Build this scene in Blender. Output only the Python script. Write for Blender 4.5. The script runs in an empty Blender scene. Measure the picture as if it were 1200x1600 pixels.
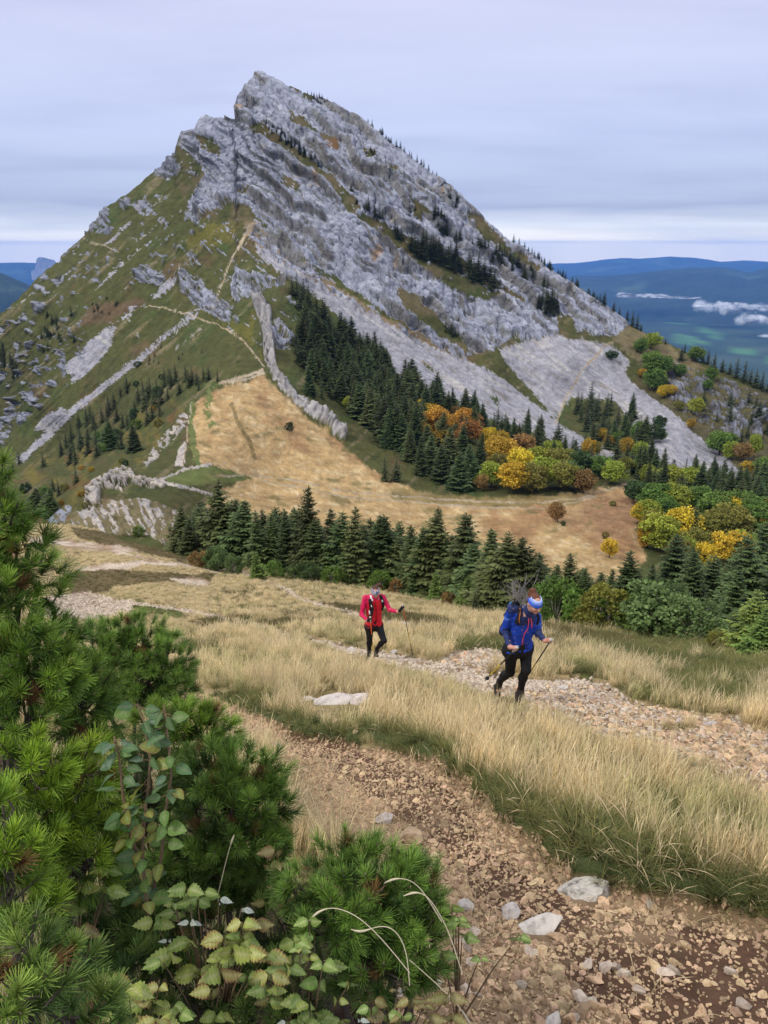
import bpy, math, random
import numpy as np
from mathutils import Vector, Matrix

random.seed(7)
RNG = np.random.default_rng(7)
S = bpy.context.scene
COL = S.collection

# ------------------------------------------------------------------ camera, sky, sun, exposure
PITCH = math.radians(19.1)
FPX = 1200.0
cam_data = bpy.data.cameras.new('camera')
cam_data.sensor_fit = 'VERTICAL'
cam_data.sensor_height = 36.0
cam_data.lens = 36.0 * FPX / 1600.0
cam_data.clip_start = 0.05
cam_data.clip_end = 120000.0
cam = bpy.data.objects.new('camera', cam_data)
COL.objects.link(cam)
cam.location = (0, 0, 0)
cam.rotation_euler = (math.radians(90) - PITCH, 0, 0)
S.camera = cam

SUN_EL, SUN_AZ = math.radians(48), math.radians(238)     # azimuth clockwise from +y (north)
SUN_STRENGTH = 1.5
SKY_STRENGTH = 0.10
EXPOSURE = 0.45

world = bpy.data.worlds.new('World')
S.world = world
world.use_nodes = True
wt = world.node_tree
wt.nodes.clear()


def N(t, kind, **kw):
    n = t.nodes.new(kind)
    for k, v in kw.items():
        if k == 'inp':
            for kk, vv in v.items():
                n.inputs[kk].default_value = vv
        else:
            setattr(n, k, v)
    return n


def L(t, a, b):
    t.links.new(a, b)


def M(t, op, a, b=None, c=None, clamp=False):
    n = t.nodes.new('ShaderNodeMath')
    n.operation = op
    n.use_clamp = clamp
    for i, x in enumerate((a, b, c)):
        if x is None:
            continue
        if isinstance(x, (int, float)):
            n.inputs[i].default_value = x
        else:
            t.links.new(x, n.inputs[i])
    return n.outputs[0]


def MIX(t, f, a, b, blend='MIX'):
    n = t.nodes.new('ShaderNodeMix')
    n.data_type = 'RGBA'
    n.blend_type = blend
    for sock, x in ((n.inputs[0], f), (n.inputs[6], a), (n.inputs[7], b)):
        if isinstance(x, (int, float)):
            sock.default_value = x
        elif isinstance(x, (tuple, list)):
            sock.default_value = (*x[:3], 1.0)
        else:
            t.links.new(x, sock)
    return n.outputs[2]


def RAMP(t, f, stops):
    n = t.nodes.new('ShaderNodeValToRGB')
    el = n.color_ramp.elements
    while len(el) < len(stops):
        el.new(0.5)
    for e, (p, c) in zip(el, stops):
        e.position = p
        e.color = (*c, 1.0) if len(c) == 3 else c
    if f is not None:
        t.links.new(f, n.inputs[0])
    return n.outputs[0]


def build_world():
    t = wt
    sky = N(t, 'ShaderNodeTexSky', sky_type='NISHITA', sun_disc=False, sun_elevation=SUN_EL,
            sun_rotation=SUN_AZ, altitude=1900.0, air_density=1.0, dust_density=1.0, ozone_density=1.0)
    tc = N(t, 'ShaderNodeTexCoord')
    sep = N(t, 'ShaderNodeSeparateXYZ')
    L(t, tc.outputs['Generated'], sep.inputs[0])
    z = sep.outputs[2]
    zc = M(t, 'MAXIMUM', z, 0.0)
    # stratus sheet: project the view direction on a flat layer
    den = M(t, 'ADD', zc, 0.09)
    px = M(t, 'DIVIDE', sep.outputs[0], den)
    py = M(t, 'DIVIDE', sep.outputs[1], den)
    comb = N(t, 'ShaderNodeCombineXYZ')
    L(t, M(t, 'MULTIPLY', px, 0.5), comb.inputs[0])
    L(t, py, comb.inputs[1])
    n1 = N(t, 'ShaderNodeTexNoise', inp={'Scale': 0.85, 'Detail': 6.0, 'Roughness': 0.52, 'Distortion': 0.25})
    L(t, comb.outputs[0], n1.inputs['Vector'])
    # low banks: long flat streaks near the horizon
    mp = N(t, 'ShaderNodeMapping')
    mp.inputs['Scale'].default_value = (2.2, 2.2, 34.0)
    L(t, tc.outputs['Generated'], mp.inputs[0])
    n2 = N(t, 'ShaderNodeTexNoise', inp={'Scale': 1.0, 'Detail': 5.0, 'Roughness': 0.5, 'Distortion': 0.3})
    L(t, mp.outputs[0], n2.inputs['Vector'])
    zj = M(t, 'ADD', z, M(t, 'MULTIPLY', M(t, 'SUBTRACT', n2.outputs[0], 0.5), 0.036))
    base = RAMP(t, M(t, 'MULTIPLY', zj, 2.0, clamp=True), [
        (0.000, (1.42, 1.26, 0.92)), (0.018, (0.92, 0.88, 0.80)), (0.048, (0.66, 0.69, 0.75)),
        (0.090, (0.335, 0.385, 0.54)), (0.125, (0.385, 0.44, 0.605)), (0.25, (0.445, 0.50, 0.70)),
        (0.50, (0.50, 0.525, 0.70)), (1.0, (0.92, 0.93, 1.02))])
    var = RAMP(t, n1.outputs[0], [(0.30, (0.86, 0.87, 0.90)), (0.50, (1.0, 1.0, 1.0)), (0.72, (1.10, 1.09, 1.05))])
    cloud = MIX(t, 1.0, base, var, 'MULTIPLY')
    # under the horizon: dull hazy land
    cloud = MIX(t, M(t, 'GREATER_THAN', z, -0.035), (0.16, 0.19, 0.22), cloud)
    scale = N(t, 'ShaderNodeVectorMath', operation='SCALE')
    scale.inputs['Scale'].default_value = 1.0 / SKY_STRENGTH
    L(t, cloud, scale.inputs[0])
    mixed = MIX(t, 0.97, sky.outputs[0], scale.outputs[0])
    bg = N(t, 'ShaderNodeBackground', inp={'Strength': SKY_STRENGTH})
    L(t, mixed, bg.inputs[0])
    out = N(t, 'ShaderNodeOutputWorld')
    L(t, bg.outputs[0], out.inputs[0])


build_world()

sun_data = bpy.data.lights.new('sun', 'SUN')
sun_data.energy = SUN_STRENGTH
sun_data.angle = math.radians(10)
sun_data.color = (1.0, 0.95, 0.88)
sun = bpy.data.objects.new('sun', sun_data)
COL.objects.link(sun)
_sd = Vector((math.sin(SUN_AZ) * math.cos(SUN_EL), math.cos(SUN_AZ) * math.cos(SUN_EL), math.sin(SUN_EL)))
sun.rotation_euler = _sd.to_track_quat('Z', 'Y').to_euler()
sun.location = (0, 0, 60)

S.view_settings.view_transform = 'Standard'
S.view_settings.look = 'None'
S.view_settings.exposure = EXPOSURE
S.view_settings.gamma = 1.0
S.view_settings.use_curve_mapping = False
S.render.engine = 'CYCLES'
S.cycles.max_bounces = 6
S.cycles.diffuse_bounces = 3
S.cycles.glossy_bounces = 2
S.cycles.transmission_bounces = 2
S.cycles.volume_bounces = 1
S.cycles.transparent_max_bounces = 8
S.cycles.use_denoising = True
S.cycles.use_adaptive_sampling = True

# ------------------------------------------------------------------ numeric helpers
CP, SP = math.cos(PITCH), math.sin(PITCH)
FWD = np.array([0, CP, -SP])
UPV = np.array([0, SP, CP])


def ray(u, v):
    """view ray of photograph pixel (u, v), unit depth along the camera axis"""
    u = np.asarray(u, float)
    v = np.asarray(v, float)
    a = (u - 600.0) / FPX
    b = -(v - 800.0) / FPX
    return np.stack([a, CP + b * SP, -SP + b * CP], -1)


def at(u, v, Z):
    return ray(u, v) * np.asarray(Z, float)[..., None]


def to_px(P):
    P = np.asarray(P, float)
    Z = P @ FWD
    return 600 + FPX * P[..., 0] / Z, 800 - FPX * (P @ UPV) / Z, Z


def _hash(ix, iy, iz, seed):
    h = (ix.astype(np.uint32) * np.uint32(374761393) + iy.astype(np.uint32) * np.uint32(668265263)
         + iz.astype(np.uint32) * np.uint32(2147483647 - 61) + np.uint32(seed * 1274126177 & 0xffffffff))
    h = (h ^ (h >> np.uint32(13))) * np.uint32(1274126177)
    h = h ^ (h >> np.uint32(16))
    return h


_G = np.array([(1, 1, 0), (-1, 1, 0), (1, -1, 0), (-1, -1, 0), (1, 0, 1), (-1, 0, 1), (1, 0, -1), (-1, 0, -1),
               (0, 1, 1), (0, -1, 1), (0, 1, -1), (0, -1, -1), (1, 1, 0), (-1, 1, 0), (0, -1, 1), (0, -1, -1)],
              np.float32)


def noise3(x, y, z=None, seed=0):
    """gradient noise, about -1..1"""
    x = np.asarray(x, np.float32)
    y = np.asarray(y, np.float32)
    z = np.zeros_like(x) + np.float32(0.37) if z is None else np.asarray(z, np.float32)
    x0, y0, z0 = np.floor(x), np.floor(y), np.floor(z)
    fx, fy, fz = x - x0, y - y0, z - z0
    ix, iy, iz = x0.astype(np.int32), y0.astype(np.int32), z0.astype(np.int32)
    sx, sy, sz = [f * f * f * (f * (f * 6 - 15) + 10) for f in (fx, fy, fz)]

    def g(dx, dy, dz):
        k = _G[_hash(ix + dx, iy + dy, iz + dz, seed) & np.uint32(15)]
        return k[..., 0] * (fx - dx) + k[..., 1] * (fy - dy) + k[..., 2] * (fz - dz)
    a = g(0, 0, 0) * (1 - sx) + g(1, 0, 0) * sx
    b = g(0, 1, 0) * (1 - sx) + g(1, 1, 0) * sx
    c = g(0, 0, 1) * (1 - sx) + g(1, 0, 1) * sx
    d = g(0, 1, 1) * (1 - sx) + g(1, 1, 1) * sx
    e = a * (1 - sy) + b * sy
    f = c * (1 - sy) + d * sy
    return e * (1 - sz) + f * sz


def fbm(x, y, z=None, octv=4, seed=0, gain=0.5, ridged=False):
    s = 0.0
    amp, fr, tot = 1.0, 1.0, 0.0
    for i in range(octv):
        n = noise3(x * fr, y * fr, None if z is None else z * fr, seed + i * 17)
        if ridged:
            n = 1.0 - 2.0 * np.abs(n)
        s = s + amp * n
        tot += amp
        amp *= gain
        fr *= 2.03
    return s / tot


def sstep(a, b, x):
    t = np.clip((x - a) / (b - a), 0, 1)
    return t * t * (3 - 2 * t)


def inpoly(u, v, pts):
    ins = np.zeros(u.shape, bool)
    n = len(pts)
    for i in range(n):
        x1, y1 = pts[i]
        x2, y2 = pts[(i + 1) % n]
        if y1 == y2:
            continue
        c = (y1 > v) != (y2 > v)
        ins ^= c & (u < (x2 - x1) * (v - y1) / (y2 - y1) + x1)
    return ins


def linedist(u, v, pts):
    d = np.full(u.shape, 1e9)
    for (x1, y1), (x2, y2) in zip(pts[:-1], pts[1:]):
        dx, dy = x2 - x1, y2 - y1
        t = np.clip(((u - x1) * dx + (v - y1) * dy) / (dx * dx + dy * dy + 1e-9), 0, 1)
        d = np.minimum(d, np.hypot(u - x1 - t * dx, v - y1 - t * dy))
    return d


def tps(ctrl, smooth=0.0):
    """thin plate spline through (u, v, value)"""
    c = np.array(ctrl, float)
    X = c[:, :2] / 400.0
    n = len(c)

    def U(d2):
        return np.where(d2 > 1e-12, d2 * np.log(np.maximum(d2, 1e-12)), 0)
    d2 = ((X[:, None] - X[None]) ** 2).sum(-1)
    K = U(d2) + smooth * np.eye(n)
    Pm = np.concatenate([np.ones((n, 1)), X], 1)
    A = np.block([[K, Pm], [Pm.T, np.zeros((3, 3))]])
    w = np.linalg.solve(A, np.concatenate([c[:, 2], np.zeros(3)]))

    def f(u, v):
        u = np.asarray(u, float) / 400.0
        v = np.asarray(v, float) / 400.0
        r = w[n] + w[n + 1] * u + w[n + 2] * v
        for i in range(n):
            r = r + w[i] * U((u - X[i, 0]) ** 2 + (v - X[i, 1]) ** 2)
        return r
    return f


# ------------------------------------------------------------------ object helpers
def tag(o, label=None, cat=None, group=None, kind=None):
    if label:
        o['label'] = label
    if cat:
        o['category'] = cat
    if group:
        o['group'] = group
    if kind:
        o['kind'] = kind
    return o


def link(o, parent=None):
    COL.objects.link(o)
    if parent is not None:
        o.parent = parent
    return o


def mesh_np(name, V, F, mats=(), fmat=None, smooth=True, cols=None, normals=None):
    """V (n,3), F list of arrays (m,k) of equal k per array -> mesh"""
    me = bpy.data.meshes.new(name)
    V = np.ascontiguousarray(V, np.float32)
    if isinstance(F, np.ndarray):
        F = [F]
    F = [np.asarray(f, np.int32) for f in F if len(f)]
    me.vertices.add(len(V))
    me.vertices.foreach_set('co', V.ravel())
    nl = sum(f.size for f in F)
    nf = sum(len(f) for f in F)
    me.loops.add(nl)
    me.loops.foreach_set('vertex_index', np.concatenate([f.ravel() for f in F]) if F else np.zeros(0, np.int32))
    me.polygons.add(nf)
    starts, off = [], 0
    for f in F:
        starts.append(off + np.arange(len(f)) * f.shape[1])
        off += f.size
    me.polygons.foreach_set('loop_start', np.concatenate(starts).astype(np.int32))
    if smooth is not None:
        me.polygons.foreach_set('use_smooth', np.full(nf, bool(smooth)))
    for m in mats:
        me.materials.append(m)
    if fmat is not None:
        me.polygons.foreach_set('material_index', np.asarray(fmat, np.int32))
    me.update(calc_edges=True)
    if cols is not None:
        for k, a in cols.items():
            a = np.asarray(a, np.float32)
            if a.ndim == 1:
                at_ = me.attributes.new(k, 'FLOAT', 'POINT')
                at_.data.foreach_set('value', a)
            else:
                at_ = me.attributes.new(k, 'FLOAT_COLOR', 'POINT')
                if a.shape[1] == 3:
                    a = np.concatenate([a, np.ones((len(a), 1), np.float32)], 1)
                at_.data.foreach_set('color', np.ascontiguousarray(a, np.float32).ravel())
    if normals is not None:
        me.normals_split_custom_set_from_vertices(normals.tolist())
    return me


def obj(name, me, parent=None, loc=None):
    o = bpy.data.objects.new(name, me)
    link(o, parent)
    if loc is not None:
        o.location = loc
    return o


def empty(name, loc=(0, 0, 0)):
    o = bpy.data.objects.new(name, None)
    o.empty_display_size = 0.2
    link(o)
    o.location = loc
    return o


def bake_parent(root, child):
    child.parent = root


def material(name, color=(0.5, 0.5, 0.5), rough=0.8, attr=None, tint=None, var=0.15, vscale=8.0, bump=0.0,
             bscale=40.0, spec=0.2, translucent=0.0, rnd=0.0, hue=0.0, metallic=0.0, bdist=0.02):
    """procedural material: flat colour or colour attribute, varied by noise and by object"""
    m = bpy.data.materials.new(name)
    m.use_nodes = True
    t = m.node_tree
    b = t.nodes['Principled BSDF']
    b.inputs['Roughness'].default_value = rough
    b.inputs['Specular IOR Level'].default_value = spec
    b.inputs['Metallic'].default_value = metallic
    if attr:
        a = N(t, 'ShaderNodeAttribute', attribute_name=attr)
        c = a.outputs['Color']
    else:
        r = N(t, 'ShaderNodeRGB')
        r.outputs[0].default_value = (*color, 1)
        c = r.outputs[0]
    if tint:
        a2 = N(t, 'ShaderNodeAttribute', attribute_name=tint, attribute_type='INSTANCER')
        c = MIX(t, 1.0, c, a2.outputs['Color'], 'MULTIPLY')
    tc = N(t, 'ShaderNodeTexCoord')
    if var > 0:
        n = N(t, 'ShaderNodeTexNoise', inp={'Scale': vscale, 'Detail': 5.0, 'Roughness': 0.6})
        L(t, tc.outputs['Object'], n.inputs['Vector'])
        f = RAMP(t, n.outputs[0], [(0.25, (1 - var,) * 3), (0.5, (1, 1, 1)), (0.75, (1 + var,) * 3)])
        c = MIX(t, 1.0, c, f, 'MULTIPLY')
    if rnd > 0 or hue > 0:
        oi = N(t, 'ShaderNodeObjectInfo')
        hs = N(t, 'ShaderNodeHueSaturation')
        L(t, M(t, 'ADD', 1.0 - rnd, M(t, 'MULTIPLY', oi.outputs['Random'], 2 * rnd)), hs.inputs['Value'])
        fr = M(t, 'FRACT', M(t, 'MULTIPLY', oi.outputs['Random'], 7.31))
        L(t, M(t, 'ADD', 0.5 - hue, M(t, 'MULTIPLY', fr, 2 * hue)), hs.inputs['Hue'])
        L(t, c, hs.inputs['Color'])
        c = hs.outputs[0]
    L(t, c, b.inputs['Base Color'])
    if bump > 0:
        n = N(t, 'ShaderNodeTexNoise', inp={'Scale': bscale, 'Detail': 6.0, 'Roughness': 0.65})
        L(t, tc.outputs['Object'], n.inputs['Vector'])
        bp = N(t, 'ShaderNodeBump', inp={'Strength': bump, 'Distance': bdist})
        L(t, n.outputs[0], bp.inputs['Height'])
        L(t, bp.outputs[0], b.inputs['Normal'])
    if translucent > 0:
        tr = N(t, 'ShaderNodeBsdfTranslucent')
        L(t, c, tr.inputs[0])
        mx = N(t, 'ShaderNodeMixShader', inp={0: translucent})
        L(t, b.outputs[0], mx.inputs[1])
        L(t, tr.outputs[0], mx.inputs[2])
        L(t, mx.outputs[0], t.nodes['Material Output'].inputs[0])
    return m

# ------------------------------------------------------------------ terrain materials
def terrain_material(name, bump_scale, bump_dist, var_scale, var=0.22, rocky=False):
    m = bpy.data.materials.new(name)
    m.use_nodes = True
    t = m.node_tree
    b = t.nodes['Principled BSDF']
    b.inputs['Roughness'].default_value = 0.95
    b.inputs['Specular IOR Level'].default_value = 0.1
    a = N(t, 'ShaderNodeAttribute', attribute_name='Col')
    rk = N(t, 'ShaderNodeAttribute', attribute_name='rock')
    tc = N(t, 'ShaderNodeTexCoord')
    n1 = N(t, 'ShaderNodeTexNoise', inp={'Scale': var_scale, 'Detail': 8.0, 'Roughness': 0.62})
    L(t, tc.outputs['Object'], n1.inputs['Vector'])
    f = RAMP(t, n1.outputs[0], [(0.28, (1 - var * 1.5,) * 3), (0.5, (1, 1, 1)), (0.72, (1 + var,) * 3)])
    c = MIX(t, 1.0, a.outputs['Color'], f, 'MULTIPLY')
    h = n1.outputs[0]
    if rocky:
        # water stains and cracks of bare limestone: stretched down the face
        mp = N(t, 'ShaderNodeMapping')
        mp.inputs['Scale'].default_value = (0.16, 0.16, 0.035)
        L(t, tc.outputs['Object'], mp.inputs[0])
        n2 = N(t, 'ShaderNodeTexNoise', inp={'Scale': 1.0, 'Detail': 7.0, 'Roughness': 0.62, 'Distortion': 0.6})
        L(t, mp.outputs[0], n2.inputs['Vector'])
        st = RAMP(t, n2.outputs[0], [(0.30, (0.60, 0.60, 0.63)), (0.43, (0.94, 0.94, 0.95)), (0.62, (1.07, 1.07, 1.06))])
        vo = N(t, 'ShaderNodeTexVoronoi', feature='DISTANCE_TO_EDGE', inp={'Scale': 0.11})
        dm = N(t, 'ShaderNodeVectorMath', operation='ADD')
        sc = N(t, 'ShaderNodeVectorMath', operation='SCALE')
        sc.inputs['Scale'].default_value = 9.0
        L(t, n1.outputs[1], sc.inputs[0])
        L(t, tc.outputs['Object'], dm.inputs[0])
        L(t, sc.outputs[0], dm.inputs[1])
        L(t, dm.outputs[0], vo.inputs['Vector'])
        cr = RAMP(t, vo.outputs[0], [(0.0, (0.62, 0.61, 0.62)), (0.04, (1, 1, 1))])
        rockc = MIX(t, 1.0, MIX(t, 0.85, c, st, 'MULTIPLY'), cr, 'MULTIPLY')
        c = MIX(t, rk.outputs['Fac'], c, rockc)
        hh = M(t, 'MULTIPLY', M(t, 'MINIMUM', vo.outputs[0], 0.12), 3.0)
        h = M(t, 'ADD', h, M(t, 'MULTIPLY', hh, rk.outputs['Fac']))
    L(t, c, b.inputs['Base Color'])
    n3 = N(t, 'ShaderNodeTexNoise', inp={'Scale': bump_scale, 'Detail': 7.0, 'Roughness': 0.7})
    L(t, tc.outputs['Object'], n3.inputs['Vector'])
    bp = N(t, 'ShaderNodeBump', inp={'Strength': 0.9, 'Distance': bump_dist})
    L(t, M(t, 'ADD', n3.outputs[0], h), bp.inputs['Height'])
    L(t, bp.outputs[0], b.inputs['Normal'])
    return m


MAT_MOUNTAIN = terrain_material('mountain_ground', 0.45, 1.1, 0.22, 0.24, True)
MAT_NEAR = terrain_material('slope_ground', 22.0, 0.03, 6.0, 0.25, False)


def grid_faces(nr, nc):
    i = np.arange(nr - 1)[:, None] * nc + np.arange(nc - 1)[None]
    return np.stack([i, i + nc, i + nc + 1, i + 1], -1).reshape(-1, 4)


def grid_normals(P):
    du = np.gradient(P, axis=1)
    dv = np.gradient(P, axis=0)
    n = np.cross(dv, du)
    n /= np.linalg.norm(n, axis=-1, keepdims=True) + 1e-12
    return n


def split_grid(P, lab, names, mat, cols):
    """one object per ground kind, all cut from one seamless sheet (shared shading normals)"""
    nr, nc = P.shape[:2]
    F = grid_faces(nr, nc)
    V = P.reshape(-1, 3)
    Nn = grid_normals(P).reshape(-1, 3)
    fl = lab.reshape(-1)[F[:, 0]]
    out = {}
    for k, nm in enumerate(names):
        f = F[fl == k]
        if not len(f):
            continue
        used, inv = np.unique(f, return_inverse=True)
        f2 = inv.reshape(f.shape)
        me = mesh_np(nm, V[used], f2, [mat], smooth=True, cols={c: a.reshape(len(V), -1).squeeze()[used] for c, a in cols.items()},
                     normals=Nn[used])
        o = obj(nm, me)
        tag(o, kind='structure')
        out[nm] = o
    return out


def lerp(a, b, f):
    return a + (np.asarray(b) - a) * f[..., None]


# ------------------------------------------------------------------ the mountain with its col, as one sheet of ground
SIL = np.array([(-330, 760), (-250, 700), (-100, 570), (0, 490), (30, 465), (60, 433), (88, 410), (97, 398), (110, 387), (140, 362), (148, 345),
                (163, 325), (185, 311), (210, 293), (238, 268), (250, 262), (262, 246), (272, 240), (279, 216), (285, 206), (303, 203),
                (310, 185), (318, 180), (345, 186), (361, 190), (368, 175), (370, 152), (376, 142), (385, 130), (399, 114), (408, 112),
                (425, 120), (440, 128), (480, 146), (520, 161), (560, 183), (600, 213), (640, 246), (680, 277), (692, 279),
                (720, 302), (750, 337), (790, 372), (850, 413), (900, 448), (950, 482), (975, 502), (1010, 521), (1050, 539),
                (1100, 566), (1150, 588), (1200, 606), (1300, 655), (1480, 745), (1560, 780)], float)
_mc = [(-330, 960, 110), (-250, 930, 105), (100, 930, 95), (300, 930, 95), (600, 960, 105), (900, 1000, 105), (1200, 1050, 95), (1500, 1060, 95),
       (150, 800, 112), (230, 830, 98), (270, 850, 90), (120, 835, 96), (200, 748, 145), (150, 770, 128), (290, 742, 160), (335, 748, 168),
       (420, 765, 190), (600, 800, 180), (750, 830, 170), (900, 865, 152), (1000, 850, 165), (700, 772, 212), (980, 757, 235), (560, 850, 150), (400, 850, 120), (330, 800, 145),
       (400, 600, 265), (335, 620, 245), (300, 690, 200), (450, 650, 240), (540, 690, 245), (620, 740, 225),
       (1100, 800, 205), (1200, 810, 205), (1200, 900, 165), (1100, 900, 150), (1450, 900, 180), (1450, 800, 240),
       (430, 590, 275), (410, 480, 350), (460, 440, 400), (375, 365, 455), (400, 335, 475),
       (300, 205, 525), (160, 345, 510), (90, 410, 500), (0, 490, 490), (-250, 700, 470), (330, 280, 505), (240, 340, 480),
       (270, 430, 430), (200, 430, 450), (300, 490, 395), (150, 560, 425), (50, 600, 450), (50, 700, 420), (100, 650, 410), (200, 600, 370), (250, 620, 315),
       (-150, 750, 400), (30, 760, 330), (110, 730, 300), (200, 690, 275), (50, 800, 210), (-250, 820, 300), (300, 560, 340), (350, 540, 325), (350, 430, 425),
       (480, 455, 410), (560, 540, 392), (600, 560, 395), (700, 600, 392), (800, 640, 385), (860, 660, 372), (940, 700, 320), (990, 725, 285),
       (560, 600, 345), (620, 660, 290), (700, 690, 265), (800, 720, 262), (520, 560, 350), (480, 540, 330), (900, 730, 265),
       (450, 400, 440), (600, 480, 430), (720, 548, 425), (840, 525, 445), (770, 560, 415),
       (430, 212, 500), (560, 325, 468), (700, 440, 458), (820, 500, 460), (640, 500, 424),
       (405, 112, 550), (500, 152, 540), (600, 213, 522), (700, 287, 508), (800, 378, 496), (900, 446, 486), (970, 497, 478),
       (880, 580, 420), (950, 545, 440), (880, 645, 400), (1010, 521, 475), (1100, 566, 450), (1200, 604, 430), (1480, 745, 420),
       (1020, 620, 410), (1100, 640, 395), (1180, 650, 385), (1150, 700, 350), (1060, 680, 345), (1120, 745, 300), (1040, 745, 270), (1250, 760, 300)]
MTN_Q = tps([(u, v, 1000.0 / z) for u, v, z in _mc], 1e-4)
MU0, MU1, MNC, MNR, MNB = -330.0, 1530.0, 930, 430, 14
MB = np.array([(-330, 900), (0, 880), (150, 880), (330, 905), (500, 930), (700, 965), (870, 1000), (1000, 1010), (1200, 1050), (1560, 1100)], float)
MASK = {}


def build_mountain():
    us = np.linspace(MU0, MU1, MNC)
    top = np.interp(us, SIL[:, 0], SIL[:, 1])
    top = top + 2.2 * noise3(us / 9.0, us * 0, None, 3) + 1.2 * noise3(us / 3.5, us * 0, None, 4)
    bot = np.interp(us, MB[:, 0], MB[:, 1])
    tt = np.linspace(0, 1, MNR) ** 1.12
    u = np.broadcast_to(us, (MNR, MNC)).copy()
    v = top[None] + tt[:, None] * (bot - top)[None]
    # coarse evaluation of the spline, then bilinear refinement
    gu, gv = np.linspace(MU0 - 5, MU1 + 5, 150), np.linspace(80, 1130, 110)
    q = MTN_Q(*np.meshgrid(gu, gv))
    fu = np.clip((u - gu[0]) / (gu[1] - gu[0]), 0, 148.999)
    fv = np.clip((v - gv[0]) / (gv[1] - gv[0]), 0, 108.999)
    i0, j0 = fu.astype(int), fv.astype(int)
    fu, fv = fu - i0, fv - j0
    Q = (q[j0, i0] * (1 - fu) + q[j0, i0 + 1] * fu) * (1 - fv) + (q[j0 + 1, i0] * (1 - fu) + q[j0 + 1, i0 + 1] * fu) * fv
    Z = 1000.0 / Q
    P = at(u, v, Z)
    x, y, z = P[..., 0], P[..., 1], P[..., 2]
    n1 = fbm(u / 22, v / 22, None, 4, 11)
    n2 = fbm(u / 22, v / 22, None, 4, 12)
    n3 = fbm(u / 60, v / 60, None, 4, 13)
    fine = fbm(u / 7, v / 7, None, 3, 14)
    wh = RNG.normal(size=u.shape)                                     # ragged, dithered borders
    wh2 = RNG.normal(size=u.shape)
    wu, wv = u + 11 * n1 + 3.5 * fine + 1.6 * wh, v + 11 * n2 + 1.6 * wh2
    dith = fbm(u / 4, v / 4, None, 2, 17)
    ac, al = (u * 0.67 + v * 0.74), (-u * 0.74 + v * 0.67)         # across and along the fall line of the left flank
    fall = fbm(ac / 11, al / 85, None, 4, 15)
    fall2 = fbm(ac / 26, al / 150, None, 3, 16)

    # ---- bare rock
    ROCK = [(286, 338), (305, 300), (326, 268), (300, 276), (283, 258), (262, 285), (240, 270), (262, 246), (277, 235), (285, 190), (310, 175), (365, 170), (372, 130),
            (400, 100), (440, 120), (520, 150), (600, 200), (690, 265), (750, 322), (850, 400), (950, 470), (985, 505), (972, 520),
            (935, 523), (905, 515), (880, 497), (872, 520), (842, 532), (805, 526), (770, 548), (735, 552), (725, 535), (690, 497), (650, 460), (622, 448), (625, 478),
            (660, 505), (735, 558), (715, 560), (660, 520), (615, 492), (590, 482), (550, 452), (500, 420), (460, 400), (420, 352), (390, 328), (352, 316), (335, 335),
            (322, 330), (305, 350), (290, 348)]
    rock = inpoly(wu, wv, ROCK).astype(float)
    for pts in ([(150, 350), (163, 322), (172, 325), (172, 340), (160, 362)], [(140, 352), (150, 345), (176, 355), (174, 366), (145, 365)],
                [(186, 318), (200, 308), (206, 318), (194, 328)], [(205, 318), (228, 312), (238, 325), (234, 337), (218, 334)],
                [(246, 344), (252, 335), (262, 350), (255, 358)], [(210, 428), (225, 418), (254, 424), (262, 440), (250, 447), (218, 440)],
                [(274, 428), (290, 420), (306, 432), (340, 462), (364, 482), (358, 505), (338, 500), (322, 488), (290, 462)],
                [(360, 432), (400, 428), (450, 432), (440, 446), (395, 458), (368, 472)],
                [(400, 480), (412, 474), (428, 500), (470, 520), (452, 545), (430, 540)],
                [(420, 352), (470, 405), (520, 440), (470, 425), (440, 415), (405, 385), (385, 355)],
                [(-20, 690), (10, 640), (24, 618), (26, 650), (14, 665), (5, 700)], [(28, 645), (45, 640), (42, 660), (30, 665)],
                [(72, 797), (82, 789), (100, 793), (106, 808), (100, 816), (75, 816)], [(100, 795), (112, 790), (112, 803), (104, 806)]):
        rock = np.maximum(rock, inpoly(u + 8 * n1 + 5 * fine, v + 8 * n2 + 5 * dith, pts) & (fine + 0.7 * dith + 0.5 * fbm((v - 0.8 * u) / 5, (u + v) / 60, None, 2, 29) > -0.22))
    # scattered outcrops on the left flank
    zone = inpoly(wu, wv, [(-400, 780), (-200, 640), (0, 485), (88, 405), (120, 395), (118, 430), (95, 470), (60, 530), (132, 520), (128, 575), (70, 640), (20, 650), (-250, 800)])
    rock = np.maximum(rock, (zone & (fbm(u / 15, v / 13, None, 4, 21) + 0.25 * fall + 0.12 * dith > 0.15)).astype(float))
    zone2 = inpoly(wu, wv, [(100, 390), (160, 340), (290, 290), (330, 340), (390, 350), (380, 400), (300, 420), (150, 470), (100, 560), (60, 560)])
    rock = np.maximum(rock, (zone2 & (fbm(u / 9, v / 7, None, 4, 22) + 0.5 * fall > 0.33)).astype(float))
    zone4 = inpoly(wu, wv, [(260, 420), (370, 350), (470, 430), (450, 560), (400, 540), (330, 500)])
    rock = np.maximum(rock, (zone4 & (fbm((v - 0.75 * u) / 6, (u + v) / 45, None, 4, 30) > 0.27)).astype(float))
    zone3 = inpoly(wu, wv, [(1000, 560), (1060, 570), (1200, 620), (1500, 740), (1500, 760), (1200, 690), (1130, 680), (1070, 650), (1040, 620)])
    rock = np.maximum(rock, (zone3 & (fbm(u / 16, (v - 0.3 * u) / 5, None, 4, 23) > 0.06)).astype(float))
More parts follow.
